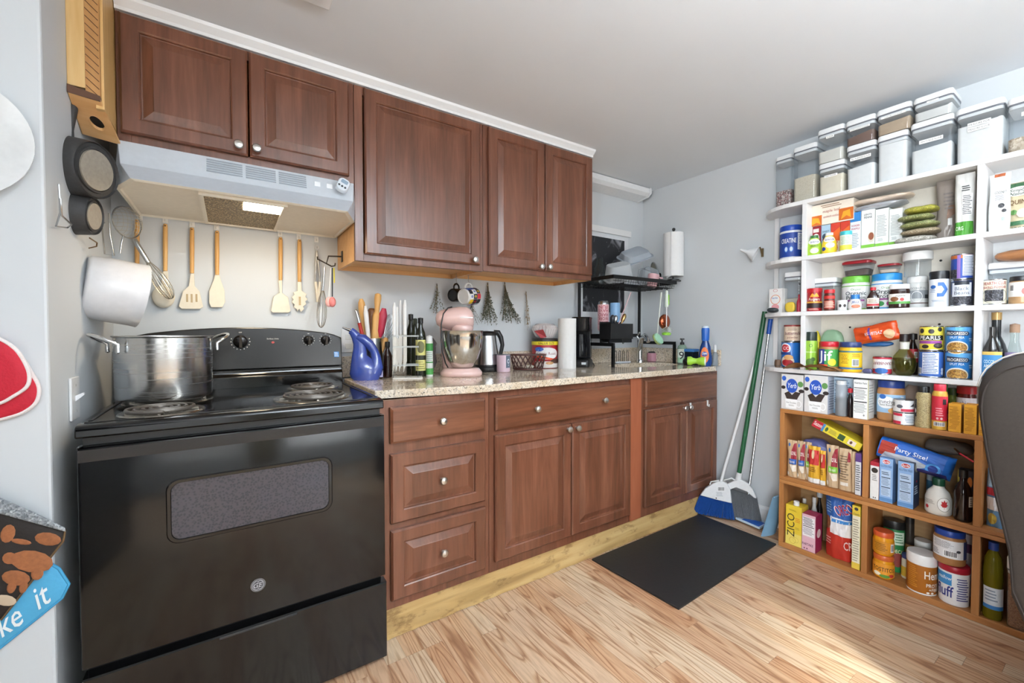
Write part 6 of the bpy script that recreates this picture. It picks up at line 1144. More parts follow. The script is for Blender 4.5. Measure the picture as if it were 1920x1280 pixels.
obj('wrapper', B().lathe([(16*k, 1*k), (19*k, 6*k), (24.5*k, 19*k), (17*k, 27*k)], 24, sy=.82), clear('#f4f0f0', .08, .12), t, smooth=50)
Deco(cylmap(lambda tt: (17+9*tt)*k*.99, 18*k, 1.25), 20*k*1.25, 18*k).do([('p', [(-.8, .75), (-.1, .9), (.15, .1), (-.35, .0)], '#b8484c')]).build(t)
cround('paper_towel', 'white paper towel roll standing beside the coffee maker', 'paper towel', 1046.5, 1080, 597, 691, [('roll', M('#e9e8e6', .8, 0, .03, .15, 90.), [(.25, 0), (1, 0), (1.0, 1), (.25, 1), (.25, 0)]), ('core', M('#b89a74', .7), [(.24, .002), (.24, .998), (.2, .998), (.2, .002)])])
# coffee maker
t, f, k = local('coffee_maker', 'black drip coffee maker with open brew bay', 'coffee maker', 1091, 688, .06, turn=-12)
obj('base', B().loft([rsec(34*k, 42*k, 6*k, 0), rsec(36*k, 44*k, 7*k, 3*k), rsec(34*k, 42*k, 7*k, 12*k), rsec(28*k, 36*k, 7*k, 15*k)]), BLACKM, t, smooth=45)
obj('column', B().box(-16*k, 15*k, 6*k, 20*k, 15*k, 70*k), M('#17171a', .2), t, bevel=.004)
obj('brew_head', B().loft([rsec(28*k, 38*k, 9*k, 66*k), rsec(32*k, 42*k, 10*k, 70*k), rsec(32*k, 42*k, 10*k, 88*k), rsec(34*k, 44*k, 10*k, 90*k), rsec(32*k, 42*k, 10*k, 92*k)]), M('#161618', .22), t, smooth=45)
obj('carafe', B().lathe([(8*k, 16*k), (12*k, 18*k), (13*k, 32*k), (10*k, 46*k), (10*k, 60*k)], 20, c=(-1*k, -10*k, 0), cap1=False), clear('#5c6068', .03, .25, '#22242a', fr=1.5), t, smooth=50)
obj('switch', B().box(4*k, 12*k, -22.6*k, -21*k, 5*k, 9*k), M('#c8ccd0', .3), t)
obj('power_cord', B().tube([(16*k, 22*k, 6*k), (18*k, 26*k, .004), (17*k, 34*k, .004), (14*k, 44*k, .004)], .003, 6), BLACKM, t, smooth=60)
# outlet plate on the back wall
a, c = P(640, 612, y=0), P(667, 660, y=0)
t = thing('outlet_plate', 'white outlet plate low on the wall beside the range', 'outlet', ((a.x+c.x)/2, -.0005, c.z))
obj('plate', B().box(-.035, .035, -.006, 0, 0, .115), WPLAST, t, bevel=.002)
for zz in (.03, .075): obj('socket', B().box(-.016, .016, -.0075, -.006, zz-.013, zz+.013), M('#dcdcd8', .3), t, bevel=.001)
t = thing('light_switch', 'white toggle switch plate on the left wall above the range', 'switch', (XL+.0005, -.52, .905))
obj('plate', B().box(0, .006, -.038, .038, 0, .118), WPLAST, t, bevel=.002); obj('toggle', B().prism([(.006, .05), (.006, .066), (.022, .074), (.024, .068)], -.005, .005, 'y').xf(Matrix.Identity(4)), WPLAST, t)
obj('screw', B().box(.006, .007, -.003, .003, .02, .026), M('#c8c8c4', .3), t); obj('screw', B().box(.006, .007, -.003, .003, .092, .098), M('#c8c8c4', .3), t)
# ================================================================ sink corner: rack, faucet, wall things
xl, xr, yf_, yk = 2.306, 2.915, -.350, -.045; ZB = 1.478
rk = thing('dish_rack', 'black steel over-sink dish rack with wire basket', 'dish rack', (2.6, -.2, ZK))
for nm, x in (('side_frame', xl), ('side_frame', xr)):
    b = B()
    for y in (yf_, yk): b.box(x-.008, x+.008, y-.008, y+.008, ZK, 1.06)
    b.box(x-.008, x+.008, yf_-.008, yk+.008, 1.06, 1.08); b.box(x-.008, x+.008, yk-.008, yk+.008, 1.08, ZB)
    obj(nm, b, BLACKW, rk, world=True, bevel=.001)
b = B().box(xl-.01, xr+.01, yf_-.01, yf_+.002, ZB, ZB+.022).box(xl-.01, xr+.01, yk-.002, yk+.01, ZB, ZB+.022).box(xl-.01, xl+.002, yf_, yk, ZB, ZB+.022).box(xr-.002, xr+.01, yf_, yk, ZB, ZB+.022)
obj('basket_frame', b, BLACKW, rk, world=True)
b = B()
for i in range(1, 26): x = xl+(xr-xl)*i/26; b.tube([(x, yf_, ZB+.004), (x, yf_+.008, ZB-.028), (x, yk-.008, ZB-.028), (x, yk, ZB+.004)], .0013, 5)
for j in range(7): y = yf_+.008+(yk-yf_-.016)*j/6; b.tube([(xl, y, ZB-.028), (xr, y, ZB-.028)], .0016, 5)
b.tube([(xl, yf_+.002, ZB-.012), (xr, yf_+.002, ZB-.012)], .0016, 5)
obj('basket_wire', b, BLACKW, rk, world=True, kind='stuff')
obj('cross_bar', B().box(xl+.008, xr-.008, yk-.004, yk+.004, 1.11, 1.135), BLACKW, rk, world=True)
# utensil caddy hung on the rack, and a cup shelf beside it
a, c = P(1146, 606, y=-.335), P(1187, 635, y=-.335)
cad = thing('utensil_caddy', 'black box caddy holding spoons and a straw', 'caddy', ((a.x+c.x)/2, -.285, c.z)); hw = (c.x-a.x)/2; hz = a.z-c.z
obj('box', B().box(-hw, hw, -.05, -.047, 0, hz).box(-hw, hw, .047, .05, 0, hz+.012).box(-hw, -hw+.003, -.047, .047, 0, hz).box(hw-.003, hw, -.047, .047, 0, hz).box(-hw+.003, hw-.003, -.047, .047, 0, .003), BLACKM, cad, bevel=.001)
for yy in (-.32, -.25): obj('cross_bar', B().box(xl-.008, c.x, yy-.005, yy+.005, 1.0802, c.z-.0005), BLACKW, rk, world=True)
obj('hook', B().tube([(0, -.048, .0), (0, -.05, -.02), (.006, -.05, -.03), (.014, -.05, -.026), (.015, -.05, -.015)], .0022, 6), BLACKW, cad, smooth=60)
def incad(name, label, u, v, dx, m, pts, cat='spoon'):
    tip = P(u, v, y=-.29); foot = Vector((cad.location.x+dx, -.285, c.z+.006)); t = thing(name, label, cat, tuple(foot)); k = .0034
    obj('stem', B().tube([(tip-foot)*fr for fr, _ in pts], 1, 10, rs=[r*k for _, r in pts]), m, t, smooth=60)
incad('drinking_straw', 'long pale pink straw standing in the black caddy', 1183, 548, -.03, M('#d8b4b8', .4), [(0, .9), (1, .9)], 'straw')
incad('steel_spoon', 'brass toned spoon with its bowl up in the caddy', 1172, 588, .0, M('#b09060', .25, .9), [(0, .8), (.6, .8), (.72, 3.5), (.88, 4.6), (.97, 3), (1, 1)])
incad('steel_spoon', 'steel spoon beside the dark ladle in the caddy', 1155, 591, -.03, STEEL, [(0, .8), (.6, .8), (.72, 3.3), (.88, 4.2), (.97, 3), (1, 1)])
incad('dark_ladle', 'dark plastic spoon at the back of the caddy', 1149, 590, -.045, M('#22262e', .35), [(0, .8), (.55, .8), (.7, 4), (.88, 5), (.97, 3), (1, 1)])
a, c = P(1117, 616, y=-.13), P(1165, 634, y=-.13)
sh = thing('cup_shelf', 'narrow black rack shelf carrying an upturned bottle and blue cup', 'rack shelf', ((a.x+c.x)/2, -.135, c.z)); hw = (c.x-a.x)/2
obj('tray', B().box(-hw, hw, -.06, .06, 0, .004).box(-hw, hw, -.063, -.06, 0, .03).box(-hw-.003, -hw, -.063, .08, .0, .03), BLACKW, sh, bevel=.001)
z_ = c.z+.0045
u2d = lambda u, y: P(u, 600, y=y).x
k = .0036
rnd_item('water_bottle', 'pink water bottle with red writing standing upside down', 'bottle', (u2d(1131, -.135), -.135, z_), 10.5*k, (634-565)*k, [('body', M('#e3b9bd', .35), [(0, 0), (.55, 0), (.55, .16), (.85, .2), (1, .26), (1, .9), (.97, .91), (0, .91)]), ('foot_band', STEEL, [(.99, .88), (1.0, .88), (.96, .98), (.85, 1), (0, 1)])], [('t', 'BE NICE', 0, .40, .09, '#a84050', D(w=1.5, flip=True)), ('t', 'WORK', 0, .52, .09, '#a84050', D(w=1.5, flip=True)), ('t', 'HARD', 0, .62, .09, '#a84050', D(w=1.5, flip=True)), ('t', 'HAVE', 0, .73, .09, '#b85060', D(w=1.5, flip=True)), ('t', 'FUN', 0, .83, .09, '#b85060', D(w=1.3, flip=True))], rf=1.01)
rnd_item('blue_cup', 'light blue plastic cup turned upside down behind the caddy', 'cup', (u2d(1153, -.125), -.125, z_), 10.5*k, (634-567)*k, [('body', M('#8db8e0', .35), [(1, 0), (1.02, .01), (.9, .97), (.85, 1), (0, 1)])])
# faucet
fx_, fy_ = P(1200, 684, y=-.11).x, -.11
fa = thing('faucet', 'chrome kitchen faucet with a single arched spout', 'faucet', (fx_, fy_, ZK))
obj('base', B().lathe([(0, 0), (.026, 0), (.026, .01), (.02, .02), (.018, .03), (0, .03)], 20), CHROME, fa, smooth=40)
obj('spout', B().tube([(0, 0, .02), (0, 0, .08), (-.004, -.005, .13), (-.02, -.03, .175), (-.035, -.07, .19), (-.045, -.10, .175), (-.05, -.115, .15)], 1, 14, rs=[.021, .019, .018, .019, .02, .018, .015]), CHROME, fa, smooth=60)
obj('lever', B().tube([(0, .0, .15), (-.01, .02, .19), (-.03, -.02, .215)], 1, 8, rs=[.008, .007, .006]), CHROME, fa, smooth=60)
# glassware and tubs drying in the basket
def rest(u, vb, y): p = P(u, vb, y=y); return p
ZD = ZB-.0255
def tub(name, label, u, y, w, d, h, mat, tilt, z=None, rz=0., cat='container', taper=.8, rim=.012):
    p = P(u, 520, y=y); t = thing(name, label, cat, (p.x, y, ZD if z is None else z), R(rz)); b = B()
    secs = [[(a, b_, zz) for a, b_ in rrect(w*s, d*s, .03)] for s, zz in ((taper, h), (taper+.02, h-.004), (.96, .008), (1.04, .006), (1.04, 0))]
    mt = Matrix.Rotation(R(tilt[1]), 4, 'Y') @ Matrix.Rotation(R(tilt[0]), 4, 'X'); b.loft(secs, cap1=False); b.xf(mt); zm = min(q_.z for q_ in b.v)
    for q_ in b.v: q_.z -= zm
    obj('body', b, mat, t, smooth=40); b = B().loft([[(a, b_, zz) for a, b_ in rrect(w*s, d*s, .03)] for s, zz in ((1.0, .006), (1.06, .007), (1.06, -.002), (1.0, -.002))], cap0=False, cap1=False); b.xf(mt)
    for q_ in b.v: q_.z -= zm
    obj('rim', b, mat, t, smooth=40); return t
tub('food_tub', 'frosted rectangular plastic tub upturned at the front of the rack', 1160, -.262, .17, .125, .10, clear('#e9edf0', .15, .42, '#dfe4e8'), (22, -12), rz=-25)
tub('food_tub', 'grey lidded plastic tub leaning on top of the other tubs', 1190, -.2, .20, .16, .04, clear('#dfe4ea', .15, .5, '#b4bcc6'), (30, -20), rz=-20, z=ZD+.145)
tub('food_tub', 'frosted upright bowl leaning beside the saucepan lid', 1212, -.2, .13, .13, .07, clear('#e2e6ea', .12, .25, '#d4dae0'), (70, 18), rz=-25)
p = P(1228, 500, y=-.17); ld = thing('pan_lid', 'round glass saucepan lid standing in the rack', 'lid', (p.x, -.17, ZD)); mt = Matrix.Translation((0, 0, .105)) @ Matrix.Rotation(R(52), 4, 'Z') @ Matrix.Rotation(R(80), 4, 'X')
obj('glass', B().lathe([(.098, 0), (.07, .014), (.03, .02), (0, .021)], 36).xf(mt), clear('#d8d4c4', .03, .15, '#8c8468', fr=1.5), ld, smooth=60)
obj('rim', B().tube([(.1*math.cos(2*math.pi*i/36), .1*math.sin(2*math.pi*i/36), 0) for i in range(36)], .0035, 6, closed=True).xf(mt), STEEL, ld, smooth=60); obj('knob', B().lathe([(.006, .021), (.006, .03), (.016, .034), (.014, .042), (0, .043)], 16).xf(mt), BLACKM, ld, smooth=40)
p = P(1124, 500, y=-.10)
rnd_item('glass_jar', 'tall clear glass jug upturned in the rack beside the cabinet', 'jug', (p.x, -.10, ZD), .048, .20, [('body', CLEARG, [(1, 0), (1, .02), (.95, .4), (.8, .62), (.55, .75), (.5, .95), (.4, 1), (0, 1)])])
p = P(1222, 530, y=-.30); t = thing('pink_cup', 'pale pink measuring cup poking through the rack basket', 'cup', (p.x, -.30, ZB-.024)); obj('cup', B().lathe([(.026, .0), (.032, .004), (.038, .085), (.034, .085), (.028, .01), (0, .01)], 22).xf(Matrix.Rotation(R(14), 4, 'Y')), M('#d8a8ac', .4), t, smooth=40); obj('handle', B().tube([(.03, 0, .075), (.09, -.02, .062)], .005, 8), M('#d8a8ac', .4), t, smooth=60)
# black poster with white margin on the back wall
po = thing('star_poster', 'black starry poster with a white margin on the wall behind the rack', 'poster', (2.575, -.001, 1.25))
obj('sheet', B().box(-.22, .262, -.002, 0, -.0, .60), M('#d9dbde', .6), po)
pm = NT('night_print'); n1 = pm.n('TexNoise', i_Scale=9., i_Detail=5., i_Distortion=1.5); pm.l(pm.coords((1, 1, .5)), n1.inputs['Vector']); v1 = pm.n('TexVoronoi', i_Scale=26.); pm.l(pm.coords(), v1.inputs['Vector'])
cc = pm.mix(1., pm.ramp(n1.outputs[0], [(.56, '#15161b'), (.72, '#9a9aa0')]), pm.ramp(v1.outputs['Distance'], [(.03, '#d8d8dc'), (.06, '#000000')]), 'ADD')
obj('print', B().box(-.198, .22, -.0028, -.002, .04, .575), pm.set(Base_Color=cc, Roughness=.5), po)
struct('trim_3', B().box(2.24, 2.86, -.012, -.0005, 1.858, 1.90), WHITE)
# paper towel roll on the right wall
p = P(1262, 475, x=2.925); t = thing('wall_towel_roll', 'paper towel roll on an upright holder on the side wall', 'paper towel', (2.93, p.y, 1.535))
obj('roll', B().lathe([(.02, 0), (.066, 0), (.068, .002), (.068, .3), (.02, .3), (.02, 0)], 36), M('#e6e6e6', .8, 0, .03, .15, 90.), t, smooth=40)
obj('loose_sheet', B().grid(lambda a, c_: (-.066-.001+.012*a*a, .03+.045*a-.06, .3*c_-.02*a*(1-c_)), 8, 4), M('#ececec', .8), t, smooth=60, fix=False)
obj('holder', B().tube([(0, 0, -.02), (0, 0, .325)], .007, 10).ball((0, 0, .328), .012, 10, 6).lathe([(.0, -.03), (.04, -.03), (.04, -.02), (.0, -.02)], 20).box(.0, .072, -.012, .012, -.03, -.022), BLACKM, t, smooth=40)
# funnel hung on the right wall
p = P(1408, 474, x=2.955); t = thing('funnel', 'white plastic funnel hanging on the side wall', 'funnel', (2.95, p.y, p.z)); mt = Matrix.Rotation(R(14), 4, 'X') @ Matrix.Rotation(R(-68), 4, 'Y') @ Matrix.Rotation(R(0), 4, 'Z')
ax = Vector((-.35, .83, .42)).normalized(); mt = ax.to_track_quat('Z', 'Y').to_matrix().to_4x4()
obj('cone', B().lathe([(.042, -.03), (.044, -.028), (.012, .022), (.006, .06), (.004, .06), (.010, .02), (.040, -.03)], 28, cap0=False, cap1=False).xf(mt), M('#e2e4e6', .35), t, smooth=40)
obj('key_bunch', B().tube([(.03, -.04, .03), (.02, -.05, .01), (.025, -.055, -.02)], .004, 6).box(.02, .03, -.062, -.052, -.03, .02), M('#7c6848', .4, .6), t)
obj('hook', B().tube([(.052, -.035, .03), (.035, -.035, .028), (.03, -.035, .04)], .002, 6), WPLAST, t)
# hooks, brushes and copper strainer on the right wall end of the rack
p = P(1246, 603, y=-.33); t = thing('copper_ball', 'round copper scrubber ladle hanging at the end of the rack', 'ladle', (p.x, -.33, p.z)); obj('bowl', B().ball((0, 0, 0), .052, 24, 12, sc=(1, .5, 1)), M('#a8583a', .22, .9), t, smooth=60); obj('stem', B().tube([(0, .0, .05), (-.004, 0, .16), (-.01, .004, .232)], .003, 6), STEEL, t, smooth=60)
b0_ = Q((p.x, -.36, ZB))
p = P(1250, 545, y=-.372); t = thing('bottle_brush', 'white and green bottle brush hanging from the rack hook', 'brush', (p.x, -.372, p.z)); k = .0034
obj('grip', B().lathe([(3.2*k, -32*k), (3.8*k, -28*k), (3*k, -8*k), (2.2*k, 0), (0, 1*k)], 14), M('#dfe6da', .4), t, smooth=50); obj('stripe', B().box(.8*k, 3.4*k, -3.9*k, -3*k, -28*k, -8*k), M('#8cc83c', .4), t)
obj('rod', B().tube([(0, 0, -32*k), (0, 0, -72*k)], 1*k, 8), WPLAST, t, smooth=60)
b = B()
q = random.Random(5)
for i in range(90):
    a = q.random()*6.28; z = -70*k-q.random()*12*k; r_ = 9*k*(.9+.2*q.random()); b.add([(1*k*math.cos(a), 1*k*math.sin(a), z), (r_*math.cos(a+.05), r_*math.sin(a+.05), z-4*k), (r_*math.cos(a-.05), r_*math.sin(a-.05), z-4.6*k)], [(0, 1, 2)])
obj('bristles', b, M('#e6ece0', .6), t, kind='stuff', fix=False); obj('bristle_tip', B().lathe([(8*k, -88*k), (9*k, -84*k), (4*k, -82*k)], 14), M('#8cc83c', .6), t)
obj('hook', B().tube([(0, 0, 1*k), (0, -.004, 5*k), (0, .006, 9*k), (0, .014, 6*k)], .002, 6), BLACKM, t, smooth=60)
p = P(1240, 548, y=-.368); t = thing('dish_wand', 'thin dish wand with an olive sponge head hanging by the rack', 'brush', (p.x, -.368, p.z)); e = P(1232, 628, y=-.368)-p
obj('wand', B().tube([(0, 0, 0), tuple(e*.5), tuple(e)], 1, 8, rs=[.006, .0035, .0035]), M('#d8dcd0', .4), t, smooth=60)
obj('sponge', B().lathe([(0, -.008), (.044, -.008), (.047, 0), (.044, .006), (0, .008)], 26, sy=.8).xf(Matrix.Translation(tuple(e+Vector((-.002, -.004, -.028)))) @ Matrix.Rotation(R(25), 4, 'Y') @ Matrix.Rotation(R(62), 4, 'X')), M('#8c9a5c', .6), t, smooth=40)
obj('foam', B().lathe([(0, .008), (.045, .007), (.044, .016), (0, .018)], 26, sy=.8).xf(Matrix.Translation(tuple(e+Vector((-.002, -.004, -.028)))) @ Matrix.Rotation(R(25), 4, 'Y') @ Matrix.Rotation(R(62), 4, 'X')), M('#a8d8b8', .7), t, smooth=40)
# small things behind the sink
p = P(1222, 672, y=-.115); rnd_item('pink_mug', 'dusty pink mug with sponges behind the sink', 'mug', (p.x, -.115, ZK+.0005), .034, .062, [('body', M('#c08a98', .4), [(0, 0), (.9, 0), (1, .05), (1, 1), (.94, 1), (.94, .1), (0, .1)]), ('sponge', M('#2c2c2c', .8), [(0, .8), (.8, .8), (.7, 1.15), (0, 1.2)])])
p = P(1170, 680, y=-.13); t = thing('sponge_holder', 'black wire sponge holder standing behind the sink', 'holder', (p.x, -.1, ZK)); b = B()
for i in range(4): x = -.06+.04*i; b.tube([(x, .0, .004)]+[(x+.009-.009*math.cos(math.pi*j/6), .0, .075+.012*math.sin(math.pi*j/6)) for j in range(7)]+[(x+.018, 0, .004)], .002, 6)
b.tube([(-.065, 0, .003), (.085, 0, .003)], .0025, 6); obj('wire', b, BLACKW, t, smooth=60)
t2 = thing('spoon_rest', 'white plastic scrubber handle lying before the wire holder', 'scrubber', (p.x-.01, -.135, ZK)); obj('handle', B().tube([(-.08, 0, .008), (-.03, 0, .007), (.07, 0, .006)], 1, 10, rs=[.006, .007, .005]), M('#dfe6ec', .35), t2, smooth=60)
p = P(1242, 684, z=ZK); t = thing('sink_plug', 'dark metal sink strainer lying on the sink edge', 'strainer', (2.86, -.49, ZK)); obj('cup', B().lathe([(.0, .0), (.022, 0), (.03, .018), (.028, .035), (.012, .05), (0, .052)], 20), M('#3a3634', .25, .8), t, smooth=40)
# soap, spray and brush
p = P(1279, 650, x=2.94)
rnd_item('soap_bottle', 'clear green soap bottle with black pump and large number', 'bottle', (2.94, p.y, ZK), .031, .175, [('body', clear('#c8dccc', .05, .45, '#b0c8b8'), [(0, 0), (.95, 0), (1, .02), (1, .62), (.85, .7), (.4, .76), (0, .76)]), ('pump', M('#1c1c1c', .35), [(0, .74), (.45, .74), (.45, .84), (.2, .86), (.18, .94), (.5, .95), (.45, 1), (0, 1)])], [('r', -1., .05, 1., .58, '#dce8dc'), ('r', -1., .05, 1., .25, '#a8d0b0'), ('t', '9', -.1, .34, .3, '#1c1c1c', D(bold=.01)), ('lines', -.6, .52, .4, .56, 1, '#b08c84')], rf=1.008)
cround('spray_bottle', 'blue dish spray bottle with an orange label', 'bottle', 1310.5, 1334, 611, 684, [('body', M('#123a7c', .2), [(0, 0), (.85, 0), (1, .06), (.97, .25), (.75, .48), (.5, .6), (.45, .64), (0, .64)]), ('trigger_head', M('#2460b8', .3), [(0, .63), (.5, .63), (.56, .66), (.6, .9), (.55, .95), (0, .95)]), ('top', M('#cfdce8', .35), [(0, .95), (.5, .95), (.45, 1), (0, 1)])], [('e', -.1, .27, .55, .2, '#e0763c'), ('e', -.1, .3, .38, .06, '#1c3c8c'), ('t', 'Dawn', -.1, .32, .07, '#f0f0f4', D(w=.6)), ('lines', -.4, .14, .2, .22, 2, '#f0e0d0')], rf=lambda tt: (1 if tt < .25 else 1-.9*(tt-.25)), sy=.75, x=2.905)
p = P(1303, 680, x=2.93); t = thing('palm_brush', 'lime green palm brush lying on its side by the spray bottle', 'brush', (2.85, P(1306, 675, x=2.85).y, ZK), R(-60)); k = .0034
mt = Matrix.Translation((0, 0, 9*k)) @ Matrix.Rotation(R(90), 4, 'Y')
obj('body', B().lathe([(0, -16*k), (8*k, -16*k), (8.6*k, -10*k), (6*k, -6*k), (5*k, 0), (7*k, 5*k), (8.4*k, 8*k), (8.4*k, 14*k)], 22).xf(mt), M('#9ccc3c', .35), t, smooth=45); obj('cap', B().lathe([(8.4*k, 14*k), (8.2*k, 16*k), (0, 16.6*k)], 22).xf(mt), M('#dfe6d8', .35), t, smooth=45)
p = P(1296, 660, x=2.94); t = thing('scrub_box', 'smoky clear sponge box with blue lid', 'box', (2.94, P(1297, 660, x=2.94).y, ZK)); obj('box', B().box(-.035, .03, -.032, .032, 0, .085), clear('#5c6c7c', .05, .45, '#2c3844'), t, bevel=.003); obj('lid', B().box(-.037, .032, -.034, .034, .0855, .105), M('#3c74b0', .4), t, bevel=.003)
p = P(1338, 650, x=2.95); rnd_item('cleaner_bottle', 'clear cleaner bottle half hidden behind the blue spray bottle', 'bottle', (2.962, P(1341, 650, x=2.962).y, ZK), .017, .135, [('body', clear('#dfe4ea', .05, .4, '#b8c0c8'), [(0, 0), (.95, 0), (1, .03), (1, .5), (.5, .66), (0, .66)]), ('cap', M('#dfe2e4', .4), [(0, .65), (.5, .65), (.6, .9), (.5, 1), (0, 1)])])
# ================================================================ things hanging over the range
SIL = M('#e9e0cd', .55); BEECH = wood('beech_handle', '#c9924e', '#d8a45e', '#e2b573', 'z', 1.6, .45)
def wl(u, v, y=-.016): return P(u, v, y=y)
def whook(u, v, nm='adhesive_hook', gl='small white adhesive hook on the wall under the hood'):
    p = wl(u, v, 0); t = thing(nm, gl, 'hook', (p.x, -.0006, p.z), group='adhesive hooks under the hood')
    obj('plate', B().box(-.009, .009, -.003, 0, -.013, .013), M('#efede8', .35), t, bevel=.001); obj('hook', B().tube([(0, -.003, .003), (0, -.006, -.006), (0, -.014, -.008), (0, -.016, .0)], .0018, 6), M('#dcd8d0', .3), t, smooth=60)
def hung(name, label, u, v0, v1, head, th=.006, handle=3.6, cat='utensil', holes=(), bowl=False, v0h=None):
    "flat utensil on the wall: wooden handle from v0 to v1, head outline in pixels below"
    a, c = wl(u, v0), wl(u, v1); t = thing(name, label, cat, (a.x, -.016, wl(u, max(q_[1] for q_ in head)).z)); k = (a-CAM).dot(FW)/FPX
    obj('handle', B().tube([a, a+(c-a)*.05, a+(c-a)*.5, c], 1, 10, rs=[handle*k*.75, handle*k, handle*k*1.05, handle*k*.92]), BEECH, t, world=True, smooth=60)
    obj('eyelet', B().lathe([(.0028, 0), (.0028, .0012)], 8).xf(Matrix.Translation((a.x, -.016-handle*k*1.0, a.z-.008)) @ Matrix.Rotation(R(90), 4, 'X')), M('#6b4a24', .6), t, world=True)
    pts = [wl(uu, vv) for uu, vv in head]; b = B()
    b.loft([[(p.x, -.016-th/2, p.z) for p in pts], [(p.x, -.016+th/2, p.z) for p in pts]])
    h = obj('head', b, SIL, t, world=True, bevel=.0018)
    for (u0, v0_, u1, v1_) in holes:
        p, q_ = wl(u0, v0_), wl(u1, v1_); obj('slot', B().box(p.x, q_.x, -.016-th/2-.0006, -.016-th/2-.0001, q_.z, p.z), M('#b9a27c', .7), h, world=True, bevel=.0005)
    if bowl:
        p = wl(*bowl[:2]); obj('bowl', B().lathe([(bowl[2]*k, 0), (bowl[2]*k*.9, .008), (bowl[2]*k*.5, .014), (0, .016)], 20, sy=1.25).xf(Matrix.Translation((p.x, -.016-th/2, p.z)) @ Matrix.Rotation(R(90), 4, 'X')), SIL, h, world=True, smooth=50)
    return t
for (u, v), w_ in zip(((262, 406), (310, 412), (360, 420), (406, 426), (525, 438), (560, 444), (593, 449)), ('utensil behind the strainer', 'ladle', 'slotted turner', 'plain spatula', 'square flat turner', 'pasta fork', 'narrow tongs')): whook(u, v, gl='small white adhesive hook holding the '+w_)
hung('soup_ladle', 'cream silicone ladle with beech handle behind the balloon whisk', 310, 420, 508, [(306, 508), (315, 508), (317, 545), (326, 556), (323, 568), (305, 572), (290, 568), (286, 556), (300, 545)], bowl=(307, 556, 17))
hung('slotted_turner', 'cream silicone turner with three slots and beech handle', 360, 427, 512, [(357, 512), (364, 512), (365, 536), (374, 546), (381, 575), (375, 579), (341, 579), (335, 574), (343, 546), (354, 536)], holes=((349, 551, 353, 566), (357.5, 551, 361.5, 567), (366.5, 551, 370.5, 566)))
hung('silicone_spatula', 'plain cream silicone spatula with beech handle', 407, 433, 515, [(403, 515), (411, 515), (414, 526), (421, 545), (422, 566), (417, 576), (396, 576), (392, 568), (392, 545), (400, 526)])
hung('flat_turner', 'cream silicone flat turner with square blade beside the pasta fork', 526, 445, 525, [(522, 525), (529, 525), (529, 549), (540, 557), (545, 583), (541, 586), (511, 586), (508, 582), (513, 556), (524, 549)])
tee = [(558, 528), (565, 528), (566, 545)]+[(570+4*math.sin(i*.55)+(3 if i % 2 else -1), 547+i*4.6) for i in range(8)]+[(564, 585), (561, 579), (557, 584)]+[(553-4*math.sin((7-i)*.55)-(3 if i % 2 else -1), 580-i*4.6) for i in range(8)]+[(558, 545)]
hung('pasta_fork', 'cream silicone pasta fork with toothed edge and beech handle', 561.5, 449, 528, tee, holes=((560, 556, 564, 572),))
hung('basting_spoon', 'beech handled utensil half hidden behind the wire strainer', 257, 412, 500, [(254, 500), (260, 500), (262, 530), (266, 560), (256, 566), (250, 540)])
# peeler, tongs, small whisk and spoons on a swing-arm hook screwed to the cabinet side
t = thing('kitchen_tongs', 'narrow steel and cream tongs hanging beside the pasta fork', 'tongs', tuple(wl(596, 570, -.02)))
obj('arm', B().tube([wl(594, 470, -.018), wl(591, 520, -.02), wl(595, 565, -.02)], .004, 8).tube([wl(594, 470, -.018), wl(600, 520, -.024), wl(597, 565, -.022)], .004, 8), M('#a8a49c', .3, .7), t, world=True, smooth=60)
obj('tip', B().tube([wl(592, 528, -.02), wl(596, 566, -.02)], .0065, 8).tube([wl(600, 528, -.024), wl(597, 566, -.022)], .006, 8), SIL, t, world=True, smooth=60); obj('ring', B().tube([tuple(wl(594, 464, -.016)+Vector((.008*math.cos(a), 0, .008*math.sin(a)))) for a in [i*.63 for i in range(10)]], .002, 6, closed=True), WPLAST, t, world=True, smooth=60)
p0 = P(642, 481, x=.7755); t = thing('swing_hook', 'black swing-arm hook screwed to the wooden cabinet side', 'hook', tuple(p0)); k = .0024
DK = M('#33291f', .4, .5)
e1, e2, e3 = P(616, 480, y=p0.y-.0), P(612, 494, y=p0.y), P(595, 485, y=p0.y)
obj('plate', B().box(p0.x-.004, p0.x, p0.y-.012, p0.y+.012, p0.z-.025, p0.z+.025), DK, t, world=True, bevel=.001)
obj('arm', B().tube([p0-Vector((.004, 0, 0)), e1, e2, e3, e3+Vector((0, 0, .01))], .0035, 8), DK, t, world=True, smooth=60); obj('hook', B().tube([e2, e2+Vector((.02, -.01, -.012)), e2+Vector((.034, -.01, -.008)), e2+Vector((.036, -.01, .004))], .003, 8), DK, t, world=True, smooth=60)
yh = p0.y-.004
def whisk(name, label, top, mid, tip, rad, wires=10, hr=.006, wr=.0011):
    top, mid, tip = Vector(top), Vector(mid), Vector(tip); t = thing(name, label, 'whisk', tuple(tip)); ax = (tip-mid); L = ax.length; ax.normalize(); s = ax.cross(Vector((0, 1, .1))).normalized(); w_ = ax.cross(s)
    obj('handle', B().tube([top, top+(mid-top)*.1, mid], 1, 12, rs=[hr*.6, hr, hr*.85]), STEEL, t, world=True, smooth=60)
    b = B()
    for i in range(wires//2):
        d = s*math.cos(math.pi*i/(wires/2))+w_*math.sin(math.pi*i/(wires/2)); pts = []
        for j in range(17):
            a = math.pi*j/16; prof = math.sin(a)**.8; x = math.cos(a)
            pts.append(mid+ax*L*(math.sin(a)**1.0)*(1.0)+d*(x*rad*(.18+.95*prof**.9)))
        b.tube(pts, wr, 5)
    obj('wires', b, M('#c8c4ba', .25, .9), t, world=True, smooth=60, kind='stuff')
    return t
